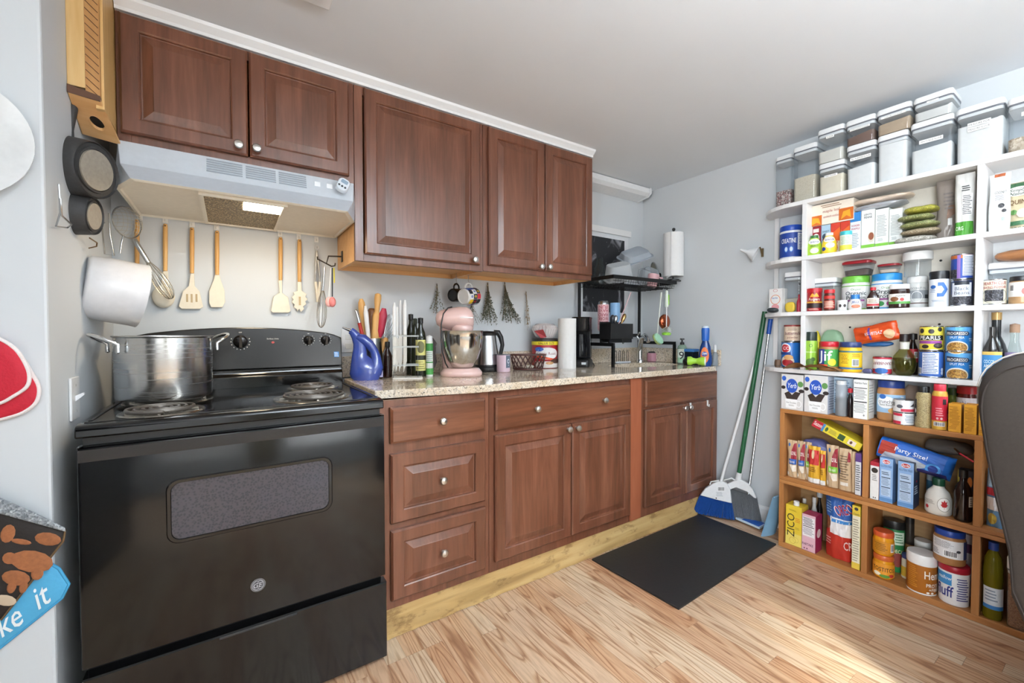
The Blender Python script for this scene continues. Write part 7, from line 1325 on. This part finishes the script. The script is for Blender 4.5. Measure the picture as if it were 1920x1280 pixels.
whisk('small_whisk', 'small steel whisk hanging from the swing-arm hook', P(609, 499, y=yh), P(605, 545, y=yh), P(602, 614, y=yh), .030, 8, .0045)
t = thing('measuring_spoons', 'bunch of dark and pink measuring spoons on the swing-arm hook', 'spoons', tuple(P(620, 577, y=yh-.014)))
for j, (u0, u1, m, mb, vb_) in enumerate(((621, 617, WPLAST, M('#e8b4b0', .4), 572), (623, 623, M('#33363c', .3), M('#d87c78', .4), 573), (626, 627, M('#d8cc3c', .4), None, 530))):
    yy = yh-.012-.006*j; a, c_ = P(u0, 502, y=yy), P(u1, 556 if mb else vb_, y=yy); obj('stem', B().tube([a, c_], .003, 8), m, t, world=True, smooth=60)
    if mb: obj('bowl', B().ball(tuple(P(u1, 566, y=yy)), .016, 14, 8, sc=(1, .6, 1.45)), mb, t, world=True, smooth=60)
# balloon whisk and strainer in the corner
whisk('balloon_whisk', 'large steel balloon whisk hanging aslant in the corner', P(250, 446, y=-.075), P(278, 492, y=-.065), P(322, 560, y=-.06), .036, 12, .009)
t = thing('wire_strainer', 'wire mesh strainer hanging over the balloon whisk', 'strainer', tuple(P(240, 440, y=-.14))); c_ = P(238, 417, y=-.15); n_ = Vector((.72, -.69, .1)).normalized(); s_ = n_.cross(Vector((0, 0, 1))).normalized(); u_ = s_.cross(n_)
obj('hoop', B().tube([c_+s_*(.048*math.cos(2*math.pi*i/30))+u_*(.056*math.sin(2*math.pi*i/30)) for i in range(30)], .0025, 6, closed=True), STEEL, t, world=True, smooth=60)
b = B()
for fam in (0, 1):
    for i in range(-4, 5):
        o_ = i/4.5; pts = []
        for j in range(9):
            q_ = (-1+j/4)*math.sqrt(max(0, 1-o_*o_)); a, bb_ = (o_, q_) if fam else (q_, o_); pts.append(c_+s_*(.047*a)+u_*(.055*bb_)+n_*(.035*math.sqrt(max(0, 1-a*a-bb_*bb_))))
        b.tube(pts, .0007, 4)
obj('mesh', b, M('#c8c2b4', .3, .8), t, world=True, kind='stuff', fix=False)
obj('handle', B().tube([P(232, 440, y=-.14), P(228, 455, y=-.14), P(225, 475, y=-.145)], .003, 8), STEEL, t, world=True, smooth=60); obj('loop', B().tube([P(249, 383, y=-.14), P(256, 377, y=-.13), P(263, 379, y=-.12)], .002, 6), STEEL, t, world=True, smooth=60)
# white pot hanging on its side by a wire handle
pc = P(212, 545, y=-.315); ax = Vector((.93, .30, -.17)).normalized(); mt = Matrix.Translation(pc) @ ax.to_track_quat('Z', 'Y').to_matrix().to_4x4(); k = 1.74e-3
t = thing('white_pot', 'white enamel pot hanging on its side from a wire handle', 'pot', tuple(P(212, 603, y=-.315)))
b = B().lathe([(0, -42*k), (50*k, -42*k), (55*k, -38*k), (59*k, -10*k), (60*k, 30*k), (61*k, 38*k), (61.5*k, 41*k), (59*k, 41*k), (58*k, 30*k), (57*k, -8*k), (53*k, -34*k), (0, -38*k)], 44).xf(mt)
zmin = min(p.z for p in b.v)
obj('body', b, M('#dcdcdf', .22), t, world=True, smooth=45)
q1, q2, q3 = P(190, 415, y=-.315), P(196, 476, y=-.315), P(214, 479, y=-.315)
obj('wire_handle', B().tube([q1+Vector((.004, .02, 0)), q1, q2, q3, P(206, 440, y=-.315), P(204, 400, y=-.30)], .0022, 6), STEEL, t, world=True, smooth=60)
# cast iron pans on the alcove wall
def pan(name, label, uc, vc, y, ang, rb, rr_, dep, hu, hv, lip=True):
    bc = P(uc, vc, y=y); n_ = Vector((math.cos(R(ang)), -math.sin(R(ang)), -.08)).normalized(); mt = Matrix.Translation(bc) @ (-n_).to_track_quat('Z', 'Y').to_matrix().to_4x4()
    t = thing(name, label, 'pan', tuple(bc-Vector((0, 0, rr_))))
    obj('body', B().lathe([(0, .004), (rb*.74, .004), (rb*.76, .001), (rb*.82, .001), (rb*.84, .006), (rb*.96, .006), (rb, .0), (rb*1.03, .004), (rr_*.985, dep*.9), (rr_, dep), (rr_*.96, dep), (rr_*.9, dep*.85), (rb*.9, .012), (0, .012)], 44).xf(mt), IRON, t, world=True, smooth=35)
    obj('base_disc', B().lathe([(0, -.0005), (rb*.72, -.0005), (rb*.73, .004), (0, .0041)], 36).xf(mt), M('#a39a8c', .5, .3, .2, .2, 90.), t, world=True)
    rc = bc-n_*dep; tp = P(hu, hv, y=rc.y+.005); z0 = rc+Vector((0, 0, rr_*.9))
    obj('handle', B().tube([z0, z0+(tp-z0)*.25, z0+(tp-z0)*.75, tp], 1, 12, rs=[.014, .0095, .0115, .008]), IRON, t, world=True, smooth=60)
    if lip: obj('pour_lip', B().ball(tuple(rc+n_*.012+n_.cross(Vector((0, 0, 1))).normalized()*-rr_*.98), .017, 12, 8, sc=(.9, 1, .8)), IRON, t, world=True, smooth=60)
    return t, tp
pt1, tp1 = pan('cast_iron_saucepan', 'deep cast iron saucepan hanging from a white hook', 183, 320, -.50, 27, .076, .087, .075, 139, 186)
pan('cast_iron_skillet', 'smaller cast iron skillet hanging below the deep saucepan', 178, 406, -.47, 12, .052, .062, .065, 140, 345, lip=False)
t = thing('potato_masher', 'bent steel wire hook tool hanging behind the pans', 'hook', (XL+.02, -.60, 1.40)); y_ = lambda u, v, x=-.018: P(u, v, x=x)
obj('wire', B().tube([y_(110, 345), y_(113, 398), y_(105, 424), y_(126, 427), y_(134, 421, -.005), y_(116, 404, -.01), y_(113, 372, -.012)], .0022, 6), STEEL, t, world=True, smooth=60)
t = thing('wire_hook', 'short bent wire hook under the smaller skillet', 'hook', tuple(P(175, 460, x=-.01)))
obj('wire', B().tube([P(168, 446, x=-.012), P(182, 455, x=-.004), P(181, 462, x=-.004), P(167, 465, x=-.012)], .002, 6), M('#8c7458', .35, .7), t, world=True, smooth=60)
# narrow pine wall box in the gap beside the cabinets
bx = thing('pine_wall_box', 'narrow pine wall box with a grooved front strip beside the cabinet', 'wall box', (.004, -.44, 1.73)); X0_, X1_ = XL+.0008, .038
obj('side', B().box(X1_-.012, X1_+.006, -.4955, -.18, 1.79, 2.205), PINE, bx, world=True)
obj('front_panel', B().box(X0_, .007, -.508, -.496, 1.835, 2.205), PINE, bx, world=True)
obj('groove_strip', B().box(.0073, X1_, -.508, -.496, 1.82, 2.205), wood('grooved_pine', '#b07c46', '#bb8950', '#c8985e', 'z', 1., .5), bx, world=True)
for i in range(18):
    z = 1.825+i*.0215; obj('groove', B().loft([[(.0085, -.5085, z+.018), (.0085, -.5085, z+.0205), (.0085, -.5078, z+.0205), (.0085, -.5078, z+.018)], [(X1_-.002, -.5085, z-.008), (X1_-.002, -.5085, z-.0055), (X1_-.002, -.5078, z-.0055), (X1_-.002, -.5078, z-.008)]]), M('#4a2e18', .7), bx, world=True)
obj('bottom_rail', B().prism([(X0_, 1.835), (X0_, 1.812), (X1_, 1.805), (X1_, 1.82)], -.512, -.494, 'y'), M('#5c3c28', .5), bx, world=True)
# slanted lower board with an oval hand hole
A0, A1, A2, A3 = Vector((X0_+.001, -.508, 1.812)), Vector((X1_, -.508, 1.804)), Vector((X1_+.02, -.372, 1.738)), Vector((X0_+.001, -.372, 1.75))
def sl4(a, c_): return (A0*(1-a)+A1*a)*(1-c_)+(A3*(1-a)+A2*a)*c_
n = 24; outer, inner = [], []
for i in range(n):
    a = 2*math.pi*i/n+math.pi/4; c_, s = math.cos(a), math.sin(a); k_ = 1/max(abs(c_), abs(s)); outer.append((.5+.5*c_*k_, .5+.5*s*k_)); inner.append((.56+.2*c_, .58+.17*s))
up_ = Vector((0, .0, .008)); b = B()
b.loft([[sl4(*p) for p in outer], [sl4(*p) for p in inner], [sl4(*p)+up_ for p in inner], [sl4(*p)+up_ for p in outer], [sl4(*p) for p in outer]], cap0=False, cap1=False)
obj('slanted_board', b, MAPLE, bx, world=True)
t = thing('cup_hook', 'white cup hook screwed into the slanted board', 'hook', tuple(tp1))
obj('hook', B().tube([tp1+Vector((-.004, .0, .024)), tp1+Vector((.012, -.004, .026)), tp1+Vector((.02, -.006, .012)), tp1+Vector((.014, -.006, -.003)), tp1+Vector((.002, -.004, -.005))], .0028, 8), WPLAST, t, world=True, smooth=60)
# mugs on hooks under the cabinet
def mug(label, uc, vc, y, ax, r, L, mat, deco, hk_z):
    c_ = P(uc, vc, y=y); ax = Vector(ax).normalized(); mt = Matrix.Translation(c_) @ ax.to_track_quat('Z', 'X').to_matrix().to_4x4(); t = thing('mug', label, 'mug', tuple(c_-Vector((0, 0, r))))
    obj('body', B().lathe([(0, .004), (r*.8, .004), (r*.82, 0), (r*.95, .001), (r, .006), (r, L), (r*.93, L), (r*.92, .01), (0, .01)], 36).xf(mt), mat, t, world=True, smooth=40)
    up2 = Vector((0, 0, 1)); up2 = (up2-ax*up2.dot(ax)).normalized(); m_ = c_+ax*L*.5
    obj('handle', B().tube([m_+up2*r*.96-ax*L*.28]+[m_+up2*(r+.026*math.sin(math.pi*j/8))-ax*(L*.3*math.cos(math.pi*j/8)) for j in range(1, 8)]+[m_+up2*r*.96+ax*L*.28], .0048, 8), mat if deco is None else M('#e8e8e6', .25), t, world=True, smooth=60)
    if deco:
        d = Deco(lambda s, tt, off: tuple(mt @ Vector(((r+off)*math.cos(s*2.2+1.0), (r+off)*math.sin(s*2.2+1.0), L*(.08+.86*tt)))), r*2.2, L).do(deco); 
        for p in d.b.v: p -= t.location
        d.build(t, 'print')
    top = m_+up2*(r+.026); h = thing('cup_hook', 'wire cup hook under the cabinet holding the '+('patterned' if deco else 'black')+' mug', 'hook', tuple(top))
    obj('hook', B().tube([Vector((top.x, top.y, hk_z)), top+Vector((0, 0, .012)), top+Vector((.006, 0, .002)), top+Vector((0, 0, -.009)), top+Vector((-.008, 0, -.004))], .0017, 6), CHROME, h, world=True, smooth=60)
prn = []
q = random.Random(9); cols = ['#2c4ca0', '#e0b824', '#b82c34', '#1c1c20', '#e6e6e2', '#7c5c94', '#8ca4b8', '#3c3c48']
for i in range(7):
    for j in range(3):
        a = -1+2*i/7; prn.append(('r', a+.01, j/3+.01, a+2/7-.01, j/3+.32, cols[(i*3+j*2+q.randrange(3)) % 8])); prn.append(('e', a+.14, j/3+.17, .06, .09, cols[(i+j+4) % 8]))
mug('white mug with colourful square pattern hanging under the cabinet', 868, 556, -.19, (.93, .33, .10), .042, .098, M('#e8e6e2', .2), prn, 1.474)
mug('black mug hanging behind the patterned mug', 848, 553, -.10, (.90, .40, .06), .036, .075, M('#17130f', .15), None, 1.474)
# bunches of dried herbs on the wall
def herb(label, u, v0, v1, spread, n, col, leaf, seed, droop=0., stems='#6b5a3c'):
    a, e = P(u, v0, y=-.012), P(u, v1, y=-.012); L = a.z-e.z; t = thing('dried_herbs', label, 'dried herbs', (a.x, -.012, e.z)); q = random.Random(seed); k = (a-CAM).dot(FW)/FPX; b = B(); lf = B()
    for i in range(n):
        sx = (q.random()-.5+droop)*2*spread*k; sy = -q.random()*.03; ln = L*(.75+.25*q.random()); pts = [Vector((a.x+(q.random()-.5)*.006, -.012+sy*.1, a.z-.01*q.random()))]
        for j in range(1, 6): s = j/5; pts.append(Vector((a.x+sx*s**1.7, -.014+sy*s, a.z-ln*s)))
        b.tube(pts, .0008, 4)
        for j in range(leaf):
            s = .25+.75*q.random()**.7; s_i = min(4, int(s*5)); p = pts[s_i].lerp(pts[s_i+1], s*5-s_i); r_ = .004+.005*q.random(); d = Vector((q.uniform(-1, 1), q.uniform(-1, .2), q.uniform(-1, .6))).normalized(); w_ = d.cross(Vector((0, 1, .3))).normalized()*r_*.4; p.y = min(p.y, -.006)
            lf.add([p, p+d*r_*.6+w_, p+d*r_*1.4, p+d*r_*.6-w_], [(0, 1, 2, 3)])
    obj('stems', b, M(stems, .7), t, world=True, kind='stuff', fix=False)
    for p in lf.v: p.y = min(p.y, -.0015)
    obj('leaves', lf, M(col, .7, 0, .3), t, world=True, kind='stuff', fix=False)
    obj('tie', B().lathe([(.005, -.003), (.006, 0), (.005, .003)], 8, c=(a.x, -.012, a.z-.02)), M('#c8bca4', .7), t, world=True)
herb('small brown green herb bunch beside the black mug', 819, 531, 590, 12, 9, '#5f5c40', 9, 1, -.05)
herb('sparse herb bunch half hidden behind the patterned mug', 884, 560, 612, 14, 8, '#6a6a58', 6, 2)
herb('full green herb bunch between the mug and the next bunch', 914, 529, 611, 20, 22, '#4a5140', 20, 3, .05)
herb('widest green herb bunch with tiny leaves', 946, 528, 608, 24, 26, '#464d3c', 22, 4, .25)
herb('thin straw coloured herb bunch with hanging threads', 986, 545, 620, 4, 9, '#7d6a4c', 5, 5, stems='#8c7450')
# foreground wall: plate, mitt, pot holders
def pw(u, v, y): return P(u, v, y=y)
YW = -.7005
c_ = pw(-97, 255, YW); t = thing('wall_plate', 'round white plate hung on the wall', 'plate', (c_.x, YW, c_.z-.138))
obj('plate', B().lathe([(0, .004), (.085, .004), (.1, .012), (.138, .022), (.1385, .026), (.1, .018), (.08, .009), (0, .009)], 48).xf(Matrix.Translation((0, -.0, .138)) @ Matrix.Rotation(R(90), 4, 'X')), M('#e9ebec', .2), t, smooth=40)
def cushion(name, label, poly, y, th, mat, parent=None, edge=None, er=.0035, lname='pad'):
    pts = [pw(u, v, y) for u, v in poly]; c0_ = sum(pts, Vector())/len(pts)
    def ins(kk, yy): return [Vector((c0_.x+(p.x-c0_.x)*kk, y+yy, c0_.z+(p.z-c0_.z)*kk)) for p in pts]
    o = obj(lname, B().loft([ins(.9, -.0), ins(1., -th*.25), ins(1., -th*.6), ins(.93, -th*.92), ins(.6, -th)]), mat, parent, world=True, smooth=60)
    if edge: obj('trim', B().tube(ins(1., -th*.55), er, 8, closed=True), edge, o if False else parent, world=True, smooth=60)
    return o
def smoothpoly(poly, n=4):
    out = []; m = len(poly)
    for i in range(m):
        p0_, p1_, p2_, p3_ = (Vector(poly[(i+j-1) % m]) for j in range(4))
        for s in range(n):
            t_ = s/n; out.append(tuple(.5*((2*p1_)+(-p0_+p2_)*t_+(2*p0_-5*p1_+4*p2_-p3_)*t_*t_+(-p0_+3*p1_-3*p2_+p3_)*t_**3)))
    return out
RED = M('#b00f28', .75, 0, .12, .3, 200.); FUZZ = M('#e6dedc', .9, 0, .1, .5, 300.)
t = thing('oven_mitt', 'red oven mitt with fuzzy white trim hanging on the wall', 'oven mitt', tuple(pw(20, 790, -.704)))
cushion('', '', smoothpoly([(-120, 650), (0, 650), (40, 668), (62, 700), (75, 726), (70, 752), (48, 770), (20, 780), (-20, 788), (-120, 795)]), -.7012, .016, RED, t, FUZZ, .0045, lname='back_half')
cushion('', '', smoothpoly([(-120, 600), (-40, 618), (4, 636), (32, 655), (50, 682), (57, 704), (52, 724), (26, 742), (0, 755), (-50, 764), (-120, 765)]), -.7185, .016, RED, t, FUZZ, .0045, lname='front_half')
t = thing('pot_holder', 'light blue quilted pot holder with white script lettering', 'pot holder', tuple(pw(0, 1215, -.704)))
sq = [(60, 1033), (112, 1063), (131, 1092), (118, 1118), (0, 1213), (-60, 1250), (-110, 1200), (-150, 1120), (-60, 1000)]
cushion('', '', sq, -.7012, .012, M('#4a9fc8', .7, 0, .05, .2, 150.), t, M('#3d93bd', .7), .0035)
d = Deco(lambda s, tt, off: (pw(s, -tt, -.7145).x, -.7145-off, pw(s, -tt, -.7145).z), 1, 1)
d.t('it', 74, -1113, 50, '#eef4f6', D(rot=33, shear=.35, bold=.01)) if False else None
for s_, cu, cv, h_ in (('it', 76, 1116, 40), ('ke', 15, 1163, 40)):
    vs_, fs_, tw = text2d(s_, .005, .35); o_ = len(d.b.v); m_ = d.mi('#eef4f6'); kk = h_/.7; ca, sa = math.cos(R(35)), math.sin(R(35))
    for x, y in vs_: X, Y = x*kk, y*kk; p = pw(cu+X*ca-Y*sa, cv-(X*sa+Y*ca), -.7145); d.b.v.append(Vector((p.x, -.7148, p.z))-t.location)
    for f_ in fs_: d.b.f.append([i+o_ for i in f_]); d.b.m.append(m_)
d.build(t, 'lettering')
t = thing('pot_holder', 'black pot holder printed with brown bears and a grey mesh band', 'pot holder', tuple(pw(0, 1165, -.73)))
cushion('', '', [(124, 992), (120, 1012), (5, 1158), (-80, 1110), (-170, 1060), (-80, 930), (-60, 905)], -.7185, .013, M('#1c1512', .75, 0, .2, .2, 150.), t, M('#5a4428', .7), .0028)
cushion('', '', [(0, 932), (60, 958), (122, 988), (124, 996), (0, 962), (-60, 940), (-60, 905)], -.7325, .004, grain('grey_mesh', ['#8d9296', '#5c6166', '#a8adb0'], 240., .6), t, lname='mesh_band')
BEAR = M('#8c5430', .75, 0, .35, .2, 120.)
for j, (bx_, by_, rw, rh) in enumerate(((60, 1052, 42, 20), (18, 1046, 14, 11), (30, 1083, 28, 14), (90, 1010, 26, 12), (15, 1000, 14, 17), (40, 1015, 20, 5), (10, 1125, 22, 10), (70, 1075, 12, 12), (22, 1100, 9, 12), (44, 1100, 8, 12))):
    cushion('', '', [(bx_+rw*math.cos(a)*.95-rh*.3*math.sin(a), by_+rh*math.sin(a)+rw*.15*math.cos(a)) for a in [i*.5236 for i in range(12)]], -.7315, .0012, BEAR if j != 6 else M('#b8a48c', .7), t, lname='bear_print')
# ================================================================ floor things
mc = [P(1107, 1050, z=0), P(1272, 1144, z=0), P(1459, 1024, z=0), P(1292, 957, z=0)]
mc[2] = Vector((2.768, -1.092, 0)); mc[3] = Vector((2.765, -.645, 0)); mc[0] = Vector((1.836, -.65, 0)); mc[1] = Vector((1.861, -1.128, 0))
mat_ = B().loft([[p+Vector((0, 0, .0008)) for p in mc], [p+Vector((0, 0, .011)) for p in mc]])
tag(obj('floor_mat', mat_, M('#1d1d1e', .55, 0, .25, .25, 60.), bevel=.003), 'black rubber mat lying before the sink cabinet', 'mat')
ZM = .0115
def planefn(A, Bp, top):
    A, Bp, top = Vector(A), Vector(Bp), Vector(top); mid = (A+Bp)/2; n_ = (Bp-A).cross(top-mid).normalized()
    if n_.dot(CAM-mid) < 0: n_ = -n_
    def g(u, v, o=0.):
        d = FW+RT*((u-960)/FPX)+UP*((640-v)/FPX); tt = (mid-CAM).dot(n_)/d.dot(n_); return CAM+d*tt+n_*o
    return g, n_
def broom(name, label, A, Bp, top, cap, caplow, bot, bcol, handle, hm, hr, sock=None, loops=(), nb=46):
    g, n_ = planefn(A, Bp, top); t = thing(name, label, 'broom', tuple((Vector(A)+Vector(Bp))/2))
    b = B(); q = random.Random(3)
    for i in range(nb):
        s = (i+.5)/nb
        for lay in (-1, 0, 1):
            def pl(line, s_):
                L = len(line)-1; x_ = max(0, min(.9999, s_))*L; j = int(x_); r_ = x_-j; return (line[j][0]*(1-r_)+line[j+1][0]*r_, line[j][1]*(1-r_)+line[j+1][1]*r_)
            p = g(*pl(caplow, s), .006*lay); e = g(*pl(bot, min(.999, max(0, s+q.uniform(-.012, .012)))), .022*lay+q.uniform(-.004, .004)); e.z = max(ZM+.0015, e.z-.004+q.uniform(0, .008)); w_ = (Vector(Bp)-Vector(A)).normalized()*.0032
            b.loft([[p-w_*.6, p+w_*.6, p+n_*.003], [e-w_, e+w_, e+n_*.004]])
    obj('bristles', b, bcol, t, world=True, kind='stuff', fix=False)
    obj('cap', B().loft([[g(u, v, -.016) for u, v in cap], [g(u, v, .016) for u, v in cap]]), WPLAST, t, world=True, bevel=.004)
    h0, h1 = g(*handle[0]), handle[1]
    obj('handle', B().tube([h0, h1], hr, 12), hm, t, world=True, smooth=60)
    if sock: obj('socket', B().tube([g(*sock[0]), g(*sock[1])], hr*1.35, 14), WPLAST, t, world=True, smooth=60)
    for lp in loops: obj('side_loop', B().tube([g(u, v) for u, v in lp], .004, 8), WPLAST, t, world=True, smooth=60)
    return t, g
A, Bp = (2.80, -.668, ZM), (2.874, -.80, ZM)
t, g = broom('broom', 'broom with blue bristles and a thin white pole', A, Bp, P(1424, 650, x=2.985), [(1313, 927), (1322, 915), (1336, 906), (1345, 901.5), (1356, 901.5), (1364, 906), (1369, 916), (1371, 930), (1372, 942), (1342, 935)], [(1313, 926), (1342, 934), (1372, 941)], [(1301, 955), (1318, 964), (1345, 970), (1377, 976)], M('#1d4c94', .55, 0, .25, 0, 150.), ((1352, 902), P(1424, 650, x=2.985)), WPLAST, .0095, loops=[[(1331, 908), (1333, 903), (1348, 900)], [(1357, 900), (1372, 896), (1378, 900)]])
d = Deco(lambda s, tt, off: tuple(g(s, -tt, .0165+off)-t.location), 1, 1).bars(1345, -919, 1359, -911).lines(1343, -929, 1356, -920, 4, '#b8bcc0').e(1343, -932, 1.3, 1.3, '#1c1c1c')
d.build(t, 'sticker')
A, Bp = (2.905, -.815, ZM), (2.962, -.925, ZM)
broom('broom', 'broom with grey bristles and a thick green pole', A, Bp, P(1434, 584, x=2.985), [(1361, 908), (1374, 901), (1384, 898), (1392, 899), (1402, 905), (1412, 917), (1419, 933), (1414, 932), (1400, 920), (1380, 912), (1368, 917)], [(1368, 916), (1394, 924), (1419, 932)], [(1378, 968), (1400, 973), (1428, 980)], M('#6b6d70', .6, 0, .3, 0, 150.), ((1384, 897), P(1434, 584, x=2.985)), M('#1f5a38', .35), .013, sock=((1384, 899), (1387, 886)))
# flat mop leaning in the corner
hb = P(1401, 915, x=2.955); ht = P(1445, 598, x=2.990)
mp = thing('flat_mop', 'flat floor mop with a silver pole and blue grip', 'mop', (2.955, -.90, .012))
q0 = [P(1379, 971, z=.02), P(1424, 990, z=.02), P(1440, 981, z=.02), P(1400, 963, z=.02)]
q0 = [Vector((min(p.x, 2.985), p.y, 0)) for p in q0]
obj('head', B().loft([[p+Vector((0, 0, ZM+.0008)) for p in q0], [p+Vector((0, 0, ZM+.014)) for p in q0]]), M('#c9dcec', .4), mp, world=True, bevel=.003)
cq = sum(q0, Vector())/4; obj('pad_patch', B().loft([[cq+(p-cq)*.7+(q0[1]-cq)*.22+Vector((0, 0, ZM+.0141)) for p in q0], [cq+(p-cq)*.7+(q0[1]-cq)*.22+Vector((0, 0, ZM+.0155)) for p in q0]]), M('#1f5cb8', .4), mp, world=True)
obj('pole', B().tube([cq+Vector((0, 0, .02)), hb+Vector((.0, 0, -.1)), P(1441, 626, x=2.988)], .0075, 10), M('#c8cacc', .25, .9), mp, world=True, smooth=60); obj('grip', B().tube([P(1441, 626, x=2.988), ht], .012, 12), M('#1d54b0', .4), mp, world=True, smooth=60)
# pale blue dustpan leaning between the broom and the pine shelf
dp = thing('dustpan', 'pale blue plastic dustpan leaning against the pine shelf', 'dustpan', (2.83, -1.06, .0005)); b = B()
def dpf(a, c_): 
    x = 2.775+.17*a+.02*c_; z = .013+.235*c_*(1-.25*(a-.3)**2); y = -1.012-.05*c_-.024*math.sin(math.pi*a)*(1-c_*.5); return Vector((x, y, z))
b.grid(dpf, 12, 10); b.grid(lambda a, c_: dpf(a, c_)+Vector((0, .004, 0)), 12, 10)
obj('pan', b, M('#8fb9d6', .35), dp, world=True, smooth=60, fix=False); obj('rim', B().tube([dpf(a/8, 1) for a in range(9)], .004, 6), M('#8fb9d6', .35), dp, world=True, smooth=60)
# brown suede recliner
SU = M('#2f2823', .85, 0, .18, .35, 140.); CX, CX2 = 1.905, 2.60
rc = thing('recliner', 'dark brown suede recliner chair with white piping stitches', 'armchair', (2.25, -2.4, 0))
prof = [(-2.035, .40), (-1.995, .60), (-1.962, .78), (-1.945, .90), (-1.938, .975), (-1.945, 1.03), (-1.965, 1.065), (-2.0, 1.09), (-2.05, 1.10), (-2.11, 1.098), (-2.165, 1.06), (-2.195, .98), (-2.205, .8), (-2.26, .40)]
prof = smoothpoly(prof, 2)[:-1]
cy_, cz_ = -2.08, .8
def psec(kk, x): return [(x, cy_+(y-cy_)*kk, cz_+(z-cz_)*kk) for y, z in prof]
obj('backrest', B().loft([psec(.86, CX), psec(.95, CX+.012), psec(1., CX+.05), psec(1.01, CX+.35), psec(1., CX2-.05), psec(.95, CX2-.012), psec(.86, CX2)]), SU, rc, world=True, smooth=60)
pp = [(CX+.006, cy_+(y-cy_)*.91, cz_+(z-cz_)*.91) for y, z in prof]
obj('seam', B().tube([Vector(p)+Vector((.0, 0, 0)) for p in pp], .003, 6, closed=True), M('#2c2420', .8), rc, world=True, smooth=60)
obj('stitch_piping', B().tube([Vector((CX+.045, y+.002, z+.002)) for y, z in prof[9:20]], .0022, 6), M('#b9b2aa', .7), rc, world=True, smooth=60)
obj('seat', B().box(CX+.12, CX2-.12, -2.85, -2.245, .22, .46), SU, rc, world=True, bevel=.05, seg=4)
for x0, x1 in ((CX-.02, CX+.11), (CX2-.11, CX2+.02)): obj('armrest', B().box(x0, x1, -2.9, -2.27, .05, .62), SU, rc, world=True, bevel=.05, seg=4)
obj('base', B().box(CX+.05, CX2-.05, -2.8, -2.1, .001, .05).box(CX+.1, CX2-.1, -2.24, -2.06, .05, .42), M('#2c2420', .7), rc, world=True)
